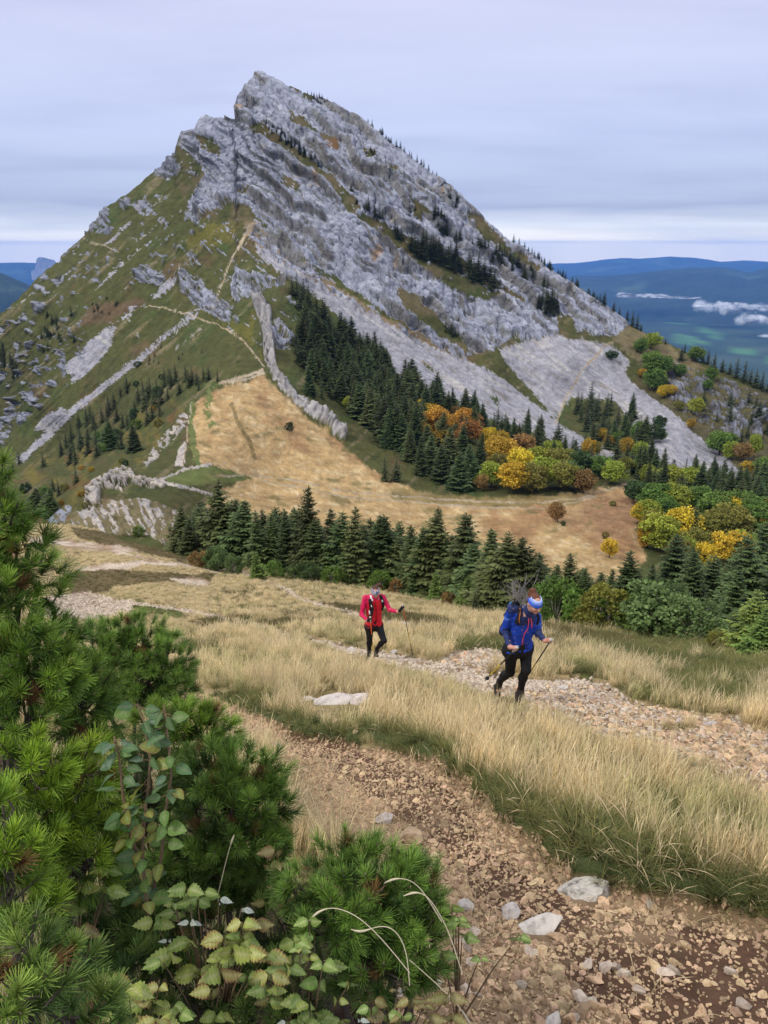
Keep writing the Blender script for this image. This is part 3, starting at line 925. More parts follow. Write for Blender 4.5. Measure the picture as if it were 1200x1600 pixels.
# ------------------------------------------------------------------ the near slope
def plane_q(v):
    b = -(v - 800.0) / FPX
    return -(1.094 * b + 0.103) / 1.6


CREST = np.array([(-300, 800), (-60, 812), (40, 818), (110, 819), (150, 826), (190, 843), (240, 856), (300, 874), (345, 884), (420, 893), (500, 908), (600, 924), (700, 942), (790, 960),
                  (870, 978), (940, 980), (1000, 990), (1080, 1000), (1140, 1016), (1200, 1030), (1300, 1050), (1500, 1085)], float)
_nc = []
for _u in (-300, 100, 500, 900, 1300, 1500):
    for _v in (1040, 1100, 1200, 1400, 1600, 1800):
        _nc.append((_u, _v, 100 * plane_q(_v)))
for _u, _v, _z in ((-300, 800, 60), (40, 818, 62), (110, 819, 64), (190, 843, 57), (300, 874, 52), (420, 893, 49), (500, 908, 46), (600, 924, 43), (700, 942, 38), (790, 960, 32),
                   (870, 978, 27), (1000, 990, 25), (1140, 1016, 19), (1200, 1030, 17), (1500, 1085, 11),
                   (100, 880, 45), (200, 900, 41), (350, 930, 36), (150, 950, 31), (450, 960, 28.5), (600, 975, 25.6), (750, 990, 22), (150, 1000, 21), (450, 1000, 20.4)):
    _nc.append((_u, _v, 100.0 / _z))
NEAR_Q = tps(_nc, 3e-4)
NU0, NU1, NNC, NNR, NNB, NV1 = -300.0, 1500.0, 860, 430, 14, 1790.0
# cover areas, in photograph coordinates (they are ground areas: the sheet itself is three-dimensional)
PATH_B = [(270, 1072), (300, 1076), (335, 1084), (400, 1112), (480, 1140), (560, 1158), (640, 1174), (715, 1198), (756, 1230), (780, 1264), (820, 1296), (850, 1326), (880, 1362), (960, 1372),
          (1050, 1380), (1120, 1396), (1200, 1420), (1500, 1510), (1500, 1790), (300, 1790), (560, 1560), (600, 1400), (520, 1330), (440, 1300), (430, 1200), (390, 1170), (330, 1150), (270, 1120)]
PATH_A = [(470, 992), (520, 1002), (600, 1018), (690, 1030), (760, 1046), (850, 1056), (900, 1052), (950, 1066), (985, 1092), (1060, 1108), (1130, 1122), (1200, 1140), (1300, 1160), (1500, 1210), (1500, 1320),
          (1300, 1290), (1200, 1252), (1110, 1206), (1010, 1172), (900, 1140), (850, 1118), (780, 1090), (690, 1058), (600, 1036), (520, 1014)]
PATCHES = [[(92, 926), (130, 922), (195, 934), (208, 950), (175, 966), (100, 968), (60, 960), (60, 935)], [(690, 1030), (700, 1016), (760, 1010), (800, 1018), (805, 1034), (760, 1046)],
           [(40, 842), (70, 836), (130, 843), (190, 852), (225, 862), (190, 861), (120, 851), (60, 851)], [(180, 938), (205, 932), (216, 942), (200, 950)],
           [(120, 888), (160, 882), (200, 878), (220, 884), (190, 890), (140, 893)], [(262, 906), (300, 902), (330, 908), (325, 918), (290, 917)],
           [(300, 884), (340, 882), (385, 894), (372, 900), (330, 894)], [(445, 1000), (420, 990), (380, 974), (396, 972), (440, 984), (476, 996)],
           [(1090, 1112), (1130, 1106), (1160, 1122), (1155, 1146), (1120, 1140)]]
FRINGE = [(395, 1104), (430, 1112), (500, 1132), (570, 1156), (640, 1172), (700, 1198), (752, 1236), (800, 1250), (850, 1290), (910, 1310), (1000, 1350), (1080, 1380), (1150, 1400), (1210, 1420), (1210, 1460),
          (1120, 1440), (1050, 1415), (960, 1408), (880, 1400), (850, 1360), (812, 1330), (770, 1298), (750, 1258), (712, 1222), (640, 1192), (560, 1172), (480, 1148), (410, 1122)]
GREENS = [[(930, 990), (1020, 984), (1110, 1006), (1200, 1040), (1350, 1070), (1350, 1110), (1200, 1084), (1100, 1060), (1000, 1040), (930, 1020)],
          [(690, 1010), (740, 998), (800, 1004), (800, 1022), (740, 1028)], [(170, 930), (215, 936), (262, 950), (290, 960), (285, 968), (235, 958), (180, 942)],
          [(1000, 1080), (1080, 1070), (1160, 1080), (1160, 1100), (1060, 1098)], [(1130, 1150), (1200, 1150), (1260, 1180), (1200, 1190), (1150, 1175)],
          [(860, 1040), (930, 1050), (940, 1070), (880, 1066)], [(310, 1075), (400, 1080), (440, 1100), (390, 1112), (330, 1090)]]
HEATH = [[(100, 898), (160, 890), (230, 893), (300, 900), (335, 896), (330, 908), (250, 912), (175, 914), (168, 926), (110, 926)], [(110, 822), (160, 830), (215, 848), (290, 870), (320, 884), (270, 874), (200, 858), (120, 838)],
         [(480, 940), (560, 946), (640, 960), (720, 975), (640, 978), (540, 960)], [(800, 965), (900, 985), (1000, 1004), (930, 1010), (840, 990)]]


def build_near():
    us = np.linspace(NU0, NU1, NNC)
    top = np.interp(us, CREST[:, 0], CREST[:, 1]) + 1.5 * noise3(us / 30, us * 0, None, 81)
    tt = np.linspace(0, 1, NNR) ** 1.15
    u = np.broadcast_to(us, (NNR, NNC)).copy()
    v = top[None] + tt[:, None] * (NV1 - top)[None]
    gu, gv = np.linspace(NU0 - 5, NU1 + 5, 130), np.linspace(780, NV1 + 5, 130)
    q = NEAR_Q(*np.meshgrid(gu, gv))
    fu = np.clip((u - gu[0]) / (gu[1] - gu[0]), 0, 128.999)
    fv = np.clip((v - gv[0]) / (gv[1] - gv[0]), 0, 128.999)
    i0, j0 = fu.astype(int), fv.astype(int)
    fu, fv = fu - i0, fv - j0
    Q = (q[j0, i0] * (1 - fu) + q[j0, i0 + 1] * fu) * (1 - fv) + (q[j0 + 1, i0] * (1 - fu) + q[j0 + 1, i0 + 1] * fu) * fv
    Z = 100.0 / np.maximum(Q, 1.0)
    P = at(u, v, Z)
    x, y = P[..., 0], P[..., 1]
    nz = lambda s, o, sd: fbm(x / s, y / s, None, o, sd)
    s1, s2, s3 = 4 + 60 / Z, 4 + 60 / Z, None
    w1, w2 = nz(1.2, 4, 82), nz(1.2, 4, 83)
    f1, f2 = nz(0.22, 3, 84), nz(0.22, 3, 85)
    k = 170.0 / Z                                   # warp of about 15 cm, in pixels
    wu, wv = u + k * (w1 + 0.5 * f1), v + k * 0.55 * (w2 + 0.5 * f2)
    B = inpoly(wu, wv, PATH_B)
    A = inpoly(wu, wv, PATH_A) & (nz(0.9, 4, 86) + 0.35 > 0)
    patch = np.zeros_like(B)
    for p in PATCHES:
        patch |= inpoly(u + 0.5 * k * w1 * 3, v + 0.25 * k * w2 * 3, p)
    for pl, w in (([(120, 890), (170, 884), (230, 878), (300, 884)], 3), ([(100, 852), (160, 858), (215, 868), (260, 880), (310, 884)], 2), ([(330, 884), (400, 900), (470, 935), (560, 962), (640, 976)], 2.5),
                  ([(205, 940), (300, 955), (380, 972)], 3)):
        patch |= (linedist(u + 6 * w1, v + 4 * w2, pl) < w) & (w2 + 0.4 > 0)
    fringe = inpoly(wu, wv + 18 * (u > 560), FRINGE) & ~B
    green = np.zeros_like(B)
    for p in GREENS:
        green |= inpoly(u + k * 1.3 * w1, v + k * 0.8 * w2, p) & (w2 + 0.25 > 0)
    green |= (nz(2.5, 3, 87) > 0.38) & (v > 985)
    heath = np.zeros_like(B)
    for p in HEATH:
        heath |= inpoly(u + k * w1, v + k * 0.5 * w2, p)
    heath |= (nz(3.0, 3, 88) > 0.36) & (v < 1010)
    bare = (A | B | patch)
    # straw over the left edge of the lower path
    straw = inpoly(wu, wv, [(395, 1150), (440, 1160), (520, 1180), (560, 1220), (620, 1260), (640, 1320), (560, 1340), (440, 1310), (400, 1200)]) & B
    dark = inpoly(u + k * 1.5 * w1, v + k * w2, [(440, 1120), (560, 1160), (660, 1190), (720, 1215), (760, 1290), (830, 1345), (880, 1400), (1000, 1400), (1200, 1440), (1500, 1540), (1500, 1790), (1180, 1620),
                                                 (1000, 1560), (900, 1500), (860, 1440), (760, 1400), (720, 1330), (660, 1270), (580, 1230), (520, 1190), (440, 1150)])

    c = np.broadcast_to(np.array([0.38, 0.29, 0.150]), u.shape + (3,)).copy()
    c = lerp(c, [0.27, 0.21, 0.095], sstep(-0.1, 0.5, w1))
    c = np.where(green[..., None], np.array([0.095, 0.11, 0.030]) * (1 + 0.3 * w2[..., None]), c)
    c = np.where(heath[..., None], np.array([0.14, 0.105, 0.050]) * (1 + 0.4 * w1[..., None]), c)
    c = np.where(fringe[..., None], np.array([0.060, 0.075, 0.026]), c)
    soil = np.broadcast_to(np.array([0.27, 0.185, 0.108]), u.shape + (3,))
    soil = lerp(soil, [0.115, 0.065, 0.040], sstep(-0.15, 0.25, nz(0.5, 5, 89) + 0.70 * dark - 0.32))
    soil = lerp(soil, [0.44, 0.33, 0.21], straw * 0.6)
    soil = lerp(soil, [0.56, 0.46, 0.36], patch * sstep(-0.3, 0.3, w1))
    c = np.where(bare[..., None], soil, c)
    litter_shade = inpoly(u + 20 * w1, v + 20 * w2, [(-300, 1100), (60, 1150), (280, 1180), (420, 1400), (640, 1500), (690, 1790), (-300, 1790)])  # fallen needles, with the shade under the shrubs put into their dark colour
    c = np.where(litter_shade[..., None], np.array([0.060, 0.042, 0.028]) * (1 + 0.4 * w1[..., None]), c)
    c = np.clip(c * (1 + 0.25 * f1)[..., None], 0.01, 0.8)

    # relief along the vertical: tussocks, trodden ways cut into the turf, lumpy soil
    bs = B.astype(float)
    for _ in range(10):
        bs[1:-1, 1:-1] = (bs[:-2, 1:-1] + bs[2:, 1:-1] + bs[1:-1, :-2] + bs[1:-1, 2:]) / 4
    h = 0.10 * nz(2.2, 3, 91) + 0.05 * nz(0.6, 3, 92) * sstep(2.0, 5.0, Z) + 0.012 * nz(0.12, 4, 93)
    h = h - 0.13 * bs - 0.07 * (A | patch) * sstep(5, 12, Z)
    h = h + (heath * 0.16 * np.abs(w1) + 0.3 * nz(9, 3, 94) * sstep(18, 40, Z)) * sstep(0, 20, v - top[None])
    h = h + bare * 0.02 * np.abs(nz(0.16, 3, 95)) + fringe * 0.05
    P = P + np.array([0, 0, 1.0]) * h[..., None]

    r0 = P[0]
    hd = r0 * np.array([1, 1, 0])
    hd = hd / np.linalg.norm(hd, axis=-1, keepdims=True)
    back = []
    for kk in range(NNB, 0, -1):
        t = (kk / NNB) ** 1.5 * 46
        back.append(r0 + hd * t - np.array([0, 0, 1.0]) * (0.46 * t + 0.002 * t * t))
    Pa = np.concatenate([np.stack(back), P], 0)
    pad = lambda a: np.concatenate([np.repeat(a[:1], NNB, 0), a], 0)
    lab = np.zeros(u.shape, int)
    lab[bare] = 1
    out = split_grid(Pa, pad(lab), ['ground', 'path'], MAT_NEAR, {'Col': pad(c), 'rock': np.zeros(Pa.shape[:2])})
    MASK.update(ntop=top, NP=P, nu=u, nv=v, A=A, B=B, patch=patch, fringe=fringe, green=green, heath=heath, bare=bare, straw=straw, dark=dark, ncol=c)
    return out


GROUND = build_near()


def near(u, v):
    """point of the near slope seen at pixel (u, v)"""
    iu = min(max(int(round((u - NU0) / (NU1 - NU0) * (NNC - 1))), 0), NNC - 1)
    t = min(max((v - MASK['ntop'][iu]) / (NV1 - MASK['ntop'][iu]), 0.0), 1.0) ** (1 / 1.15)
    return MASK['NP'][min(int(round(t * (NNR - 1))), NNR - 1), iu]


def behind_crest(u, t):
    """point of the slope falling away t metres behind the near crest, in the direction of pixel column u"""
    iu = min(max(int(round((u - NU0) / (NU1 - NU0) * (NNC - 1))), 0), NNC - 1)
    r0 = MASK['NP'][0, iu]
    hd = r0 * np.array([1, 1, 0])
    hd = hd / np.linalg.norm(hd)
    return r0 + hd * t - np.array([0, 0, 0.46 * t + 0.002 * t * t])

# ------------------------------------------------------------------ trees
def rotz(a):
    c, s = math.cos(a), math.sin(a)
    return np.array([[c, -s, 0], [s, c, 0], [0, 0, 1.0]])


def tube(path, radii, sides=6, cap=True):
    """tapered tube along a polyline -> V, F(quads)"""
    path = np.asarray(path, float)
    n = len(path)
    T = np.gradient(path, axis=0)
    T /= np.linalg.norm(T, axis=1, keepdims=True) + 1e-12
    ref = np.array([0.31, 0.17, 0.93]) if abs(T[:, 2]).mean() < 0.8 else np.array([0.97, 0.2, 0.1])
    A = np.cross(T, ref)
    A /= np.linalg.norm(A, axis=1, keepdims=True) + 1e-12
    Bv = np.cross(T, A)
    ang = np.linspace(0, 2 * np.pi, sides, endpoint=False)
    ring = (np.cos(ang)[None, :, None] * A[:, None] + np.sin(ang)[None, :, None] * Bv[:, None]) * np.asarray(radii, float)[:, None, None]
    V = (path[:, None] + ring).reshape(-1, 3)
    F = []
    for i in range(n - 1):
        for j in range(sides):
            k = (j + 1) % sides
            F.append((i * sides + j, i * sides + k, (i + 1) * sides + k, (i + 1) * sides + j))
    return V, np.array(F)


class Batch:
    """collects vertices and faces of one mesh"""

    def __init__(self):
        self.V, self.Q, self.T, self.C = [], [], [], []
        self.n = 0

    def add(self, V, F, col=None):
        V = np.asarray(V, float)
        F = np.asarray(F, int)
        (self.Q if F.shape[1] == 4 else self.T).append(F + self.n)
        self.V.append(V)
        if col is not None:
            col = np.asarray(col, float)
            self.C.append(np.broadcast_to(col, (len(V), 3)) if col.ndim == 1 else col)
        self.n += len(V)

    def mesh(self, name, mats, smooth=True):
        F = [np.concatenate(x) for x in (self.Q, self.T) if x]
        cols = {'Col': np.concatenate(self.C)} if self.C else None
        return mesh_np(name, np.concatenate(self.V), F, mats, smooth=smooth, cols=cols)


def quads_from(c, d, w, l, up, curl=0.0):
    """leaf quads: centres' bases c, directions d, half widths w, lengths l, plane hint up -> V, F ; a pointed kite each"""
    n = len(c)
    d = d / (np.linalg.norm(d, axis=1, keepdims=True) + 1e-9)
    s = np.cross(d, up)
    s /= np.linalg.norm(s, axis=1, keepdims=True) + 1e-9
    nrm = np.cross(s, d)
    w = np.broadcast_to(w, n)[:, None]
    l = np.broadcast_to(l, n)[:, None]
    V = np.stack([c, c + d * l * 0.45 + s * w, c + d * l - nrm * curl * l, c + d * l * 0.45 - s * w], 1).reshape(-1, 3)
    F = np.arange(n * 4).reshape(n, 4)
    return V, F


def conifer(seed, whorls=24, nbr=8, pairs=6, width=0.20, droop=0.25, base=0.03, dense=1.0, shade=(0.023, 0.036, 0.015), tipc=(0.084, 0.112, 0.034)):
    """spruce of unit height -> trunk mesh arrays, crown mesh arrays"""
    r = np.random.default_rng(seed)
    tr = tube(np.array([(0, 0, -0.06), (0, 0, 0.0), (0.004, 0, 0.3), (0, 0.004, 0.65), (0, 0, 0.99)]), [0.024, 0.020, 0.014, 0.008, 0.0015], 7)
    b = Batch()
    lop = r.uniform(0, 6.28)
    cs, ds, ws, ls, cols = [], [], [], [], []
    sh, tp = np.array(shade), np.array(tipc)
    for i in range(whorls):
        f = i / (whorls - 1)
        h = base + (1 - base) * f ** 0.92 * 0.985
        if h > 0.985:
            continue
        R = width * (1 - h) ** 0.80 * (0.75 + 0.25 * min(1, (h - base) * 9 + 0.4))
        nb = max(4, int(nbr * (0.6 + 0.55 * (1 - f)) * dense))
        a0 = r.uniform(0, 6.28)
        for k in range(nb):
            a = a0 + (k + r.uniform(-0.35, 0.35)) * 6.283 / nb
            if r.random() < 0.10:
                continue
            ln = R * r.uniform(0.62, 1.22) * (1 + 0.22 * math.sin(a + lop) + 0.12 * math.sin(9 * h + a * 2 + lop)) + 0.012
            hh = h + r.uniform(-0.012, 0.012)
            out = np.array([math.cos(a), math.sin(a), 0])
            side = np.array([-math.sin(a), math.cos(a), 0])
            dr = droop * r.uniform(0.5, 1.4) * (1 - 0.9 * f)
            rise = 0.35 * f
            npr = max(3, int(pairs * (0.5 + 0.6 * (1 - f))))
            for j in range(npr):
                s = (j + 0.35) / npr
                p = out * ln * s + np.array([0, 0, hh - dr * ln * s * (1.6 - s) + rise * ln * s + 0.10 * ln * s * s])
                L_ = ln * 0.50 * (1.15 - 0.75 * s) * r.uniform(0.8, 1.25) + 0.008
                for sg in (-1, 1):
                    dd = out * (0.65 + 0.4 * s) + sg * side * r.uniform(0.6, 1.0) + np.array([0, 0, r.uniform(-0.42, 0.10)])
                    cs.append(p)
                    ds.append(dd)
                    ws.append(L_ * r.uniform(0.20, 0.30))
                    ls.append(L_)
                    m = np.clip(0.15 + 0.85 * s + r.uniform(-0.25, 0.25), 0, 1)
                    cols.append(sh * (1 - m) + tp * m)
                if j % 2 == 0:
                    cs.append(p)
                    ds.append(out * 0.6 + np.array([0, 0, -0.8]) + side * r.uniform(-0.4, 0.4))
                    ws.append(L_ * 0.22)
                    ls.append(L_ * 0.75)
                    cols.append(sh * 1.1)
            p = out * ln * 0.85 + np.array([0, 0, hh - dr * ln * 0.85 * 0.75 + rise * ln * 0.85 + 0.07 * ln])
            cs.append(p)
            ds.append(out + np.array([0, 0, r.uniform(-0.1, 0.35)]))
            ws.append(ln * 0.07 + 0.003)
            ls.append(ln * 0.30 + 0.01)
            cols.append(tp * 1.1)
    # leader
    for k in range(8):
        a = k * 0.8
        cs.append(np.array([0, 0, 0.93 + 0.006 * k]))
        ds.append(np.array([math.cos(a) * 0.5, math.sin(a) * 0.5, 1.2]))
        ws.append(0.004)
        ls.append(0.035)
        cols.append(tp)
    cs, ds = np.array(cs), np.array(ds)
    up = np.array([0, 0, 1.0]) + r.normal(size=cs.shape) * 0.35
    V, F = quads_from(cs, ds, np.array(ws), np.array(ls), up, 0.12)
    C = np.repeat(np.array(cols), 4, 0)
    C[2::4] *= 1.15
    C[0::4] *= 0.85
    return tr, (V, F, C)


def broadleaf(seed, lobes=16, per=170, leaf=0.036, tall=1.0, trunk_h=0.22, spread=0.36, shrub=False):
    """crown of leaf clumps on limbs, unit height; greyscale-ish colour attribute (multiplied by the species colour)"""
    r = np.random.default_rng(seed)
    tb = Batch()
    V, F = tube(np.array([(0, 0, -0.05), (0, 0, 0), (0.01, 0.0, trunk_h), (0.0, 0.02, 0.55), (0, 0, 0.8)]), [0.030, 0.026, 0.020, 0.012, 0.003], 7)
    if not shrub:
        tb.add(V, F)
    cs, ds, cl = [], [], []
    for i in range(lobes):
        a = i * 2.4 + r.uniform(-0.5, 0.5)
        f = (i + 0.5) / lobes
        rad = spread * math.sqrt(max(0.02, 1 - (2 * f - 1) ** 2)) * r.uniform(0.55, 0.85) * (1.0 if not shrub else 1.25)
        z = trunk_h + 0.06 + (1 - trunk_h - 0.20) * f
        c = np.array([math.cos(a) * rad, math.sin(a) * rad, z])
        V, F = tube(np.array([(0, 0, max(0.01, trunk_h * 0.8 + (z - trunk_h) * 0.35 if not shrub else 0.0)), c * np.array([0.5, 0.5, 0]) + np.array([0, 0, z * 0.8]), c]), [0.011, 0.007, 0.002], 5)
        tb.add(V, F)
        lr = r.uniform(0.085, 0.19) * (1.0 if not shrub else 1.1)
        n = int(per * r.uniform(0.7, 1.2))
        d = r.normal(size=(n, 3))
        d /= np.linalg.norm(d, axis=1, keepdims=True)
        rr = lr * r.uniform(0.25, 1.0, n) ** 0.45 * (1 + 0.25 * noise3(d[:, 0] * 2 + i, d[:, 1] * 2, d[:, 2] * 2, seed))
        p = c + d * rr[:, None] * np.array([1.05, 1.05, 0.80])
        cs.append(p)
        ds.append(d + r.normal(size=(n, 3)) * 0.8 + np.array([0, 0, -0.2]))
        base = r.uniform(0.75, 1.25)
        cl.append(np.clip(base * r.uniform(0.7, 1.35, n), 0.3, 1.8))
    cs, ds, cl = np.concatenate(cs), np.concatenate(ds), np.concatenate(cl)
    cs[:, 2] = np.maximum(cs[:, 2], 0.03)
    n = len(cs)
    sz = leaf * r.uniform(0.7, 1.35, n)
    V, F = quads_from(cs, ds, sz * 0.42, sz, r.normal(size=(n, 3)) + np.array([0, 0, 0.8]), 0.2)
    zt = V[:, 2].max()
    V[:, 2] *= 1.0 / zt
    C = np.repeat(cl[:, None] * np.array([1.0, 1.0, 1.0]), 4, 0)
    return tb, (V, F, C)


MAT_BARK = material('bark', (0.085, 0.066, 0.050), 0.9, var=0.3, vscale=20, bump=0.5, bscale=30)
MAT_PALEBARK = material('pale_bark', (0.30, 0.27, 0.23), 0.9, var=0.3, vscale=20)
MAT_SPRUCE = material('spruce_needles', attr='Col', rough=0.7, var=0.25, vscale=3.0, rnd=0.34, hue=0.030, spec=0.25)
LEAF_COL = {'green': (0.115, 0.185, 0.034), 'dark green': (0.048, 0.085, 0.026), 'yellow': (0.58, 0.43, 0.038), 'golden': (0.42, 0.27, 0.032), 'orange': (0.48, 0.265, 0.040), 'olive': (0.205, 0.195, 0.040),
            'russet': (0.33, 0.150, 0.045), 'lime': (0.27, 0.31, 0.040), 'brown': (0.26, 0.165, 0.055), 'grey green': (0.105, 0.160, 0.050)}
MAT_LEAF = {}
for _k, _c in LEAF_COL.items():
    _m = material(_k.replace(' ', '_') + '_leaves', attr='Col', rough=0.65, var=0.3, vscale=4.0, rnd=0.12, hue=0.012, translucent=0.25)
    _t = _m.node_tree
    _a = [n for n in _t.nodes if n.type == 'ATTRIBUTE'][0]
    _lk = [l for l in _t.links if l.from_node == _a][0]
    _to = _lk.to_socket
    _t.links.remove(_lk)
    _t.links.new(MIX(_t, 1.0, _a.outputs['Color'], _c, 'MULTIPLY'), _to)
    MAT_LEAF[_k] = _m

CON_BIG = []          # (trunk mesh, crown mesh) for trees that show their parts
for _i in range(9):
    _w = (0.20, 0.23, 0.16, 0.27, 0.21, 0.24, 0.18, 0.25, 0.22)[_i]
    _tr, (_V, _F, _C) = conifer(100 + _i, 30, 11, 8, _w, (0.25, 0.35, 0.2, 0.3, 0.4, 0.25, 0.45, 0.15, 0.3)[_i], (0.02, 0.04, 0.02, 0.03, 0.08, 0.02, 0.05, 0.02, 0.03)[_i])
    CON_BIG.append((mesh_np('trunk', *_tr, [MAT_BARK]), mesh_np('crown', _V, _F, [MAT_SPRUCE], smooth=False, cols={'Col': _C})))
CON_YOUNG = []
for _i in range(3):
    _tr, (_V, _F, _C) = conifer(140 + _i, 20, 10, 8, 0.30 + 0.04 * _i, 0.12, 0.02, 1.0, (0.065, 0.105, 0.026), (0.19, 0.25, 0.048))
    CON_YOUNG.append((mesh_np('trunk', *_tr, [MAT_BARK]), mesh_np('crown', _V, _F, [MAT_SPRUCE], smooth=False, cols={'Col': _C})))
CON_FAR = []          # trunk and crown in one mesh
for _i in range(5):
    _tr, (_V, _F, _C) = conifer(160 + _i, 15, 8, 4, (0.20, 0.24, 0.17, 0.27, 0.22)[_i], 0.3, 0.02, 1.0)
    _n = len(_tr[0])
    _cc = np.concatenate([np.tile([0.05, 0.04, 0.03], (_n, 1)), _C])
    CON_FAR.append((np.concatenate([_tr[0], _V]), np.concatenate([_tr[1], _F + _n]), _cc))
CON_FAR_ME = [mesh_np('spruce_tree', *c[:2], [MAT_SPRUCE], smooth=False, cols={'Col': c[2]}) for c in CON_FAR]
BRO = []
for _i in range(5):
    _tb, (_V, _F, _C) = broadleaf(180 + _i, 17 + _i, 190, 0.050, spread=(0.40, 0.34, 0.44, 0.36, 0.40)[_i])
    BRO.append((_tb.mesh('trunk', [MAT_BARK]), {k: mesh_np('crown', _V, _F, [m], smooth=False, cols={'Col': _C}) for k, m in MAT_LEAF.items()}))
SHR = []
for _i in range(3):
    _tb, (_V, _F, _C) = broadleaf(190 + _i, 18, 200, 0.060, trunk_h=0.03, spread=0.52, shrub=True)
    SHR.append((_tb.mesh('branches', [MAT_PALEBARK]), {k: mesh_np('foliage', _V, _F, [m], smooth=False, cols={'Col': _C}) for k, m in MAT_LEAF.items()}))
TREE_N = {}


def px_height(P, hpx):
    """metres of a standing thing that covers hpx photograph pixels at P"""
    Z = float(np.dot(P, FWD))
    return hpx * Z / FPX / 0.97


SPRUCES = []


def spruce(P, h, label, group, young=False, wide=1.0, far=False):
    P = np.asarray(P, float)
    u, v, Z = to_px(P)
    SPRUCES.append((h * FPX / Z, P, h, label, group, young, wide, far, bool(-30 < u < 1235)))


def flush_spruces(extra):
    order = sorted(SPRUCES, key=lambda a: (-a[8], -a[0]))
    for k, (hp, P, h, label, group, young, wide, far, seen) in enumerate(order):
        if k >= 300:
            extra.append((P, h))
            continue
        rot = RNG.uniform(0, 6.28)
        wx = wide * RNG.uniform(0.88, 1.15)
        if hp < 40 and not young:
            o = bpy.data.objects.new('spruce_tree', CON_FAR_ME[RNG.integers(len(CON_FAR_ME))])
            link(o)
        else:
            tm, cm = (CON_YOUNG if young else CON_BIG)[RNG.integers(3 if young else 9)]
            o = empty('young_spruce' if young else 'spruce_tree')
            obj('trunk', tm, o)
            obj('crown', cm, o)
        o.location = P - np.array([0, 0, 0.03 * h])
        o.rotation_euler = (RNG.normal() * 0.035, RNG.normal() * 0.035, rot)
        o.scale = (h * wx, h * wx, h)
        tag(o, label, 'tree', group)


def broad(P, h, colour, label, group, wide=1.0, shrub=False, name=None):
    P = np.asarray(P, float)
    tm, cms = (SHR if shrub else BRO)[RNG.integers(len(SHR if shrub else BRO))]
    o = empty(name or ('leafy_shrub' if shrub else 'broadleaf_tree'))
    obj('branches' if shrub else 'trunk', tm, o)
    obj('foliage' if shrub else 'crown', cms[colour], o)
    o.location = P - np.array([0, 0, 0.02 * h])
    o.rotation_euler = (RNG.normal() * 0.06, RNG.normal() * 0.06, RNG.uniform(0, 6.28))
    w = wide * RNG.uniform(0.9, 1.12)
    o.scale = (h * w * RNG.uniform(0.82, 1.15), h * w * RNG.uniform(0.82, 1.15), h)
    tag(o, label, 'shrub' if shrub else 'tree', group)
    TREE_N[label] = TREE_N.get(label, 0) + 1
    return o


def scatter(poly, n, mind, tries=40):
    """n points spread in a pixel polygon, kept mind apart, far ones first"""
    p = np.array(poly, float)
    lo, hi = p.min(0), p.max(0)
    got = []
    for _ in range(n * tries):
        q = RNG.uniform(lo, hi)
        if not inpoly(np.array([q[0]]), np.array([q[1]]), poly)[0]:
            continue
        if all((q[0] - g[0]) ** 2 + ((q[1] - g[1]) * 1.6) ** 2 > mind * mind for g in got):
            got.append(q)
            if len(got) >= n:
                break
    return got


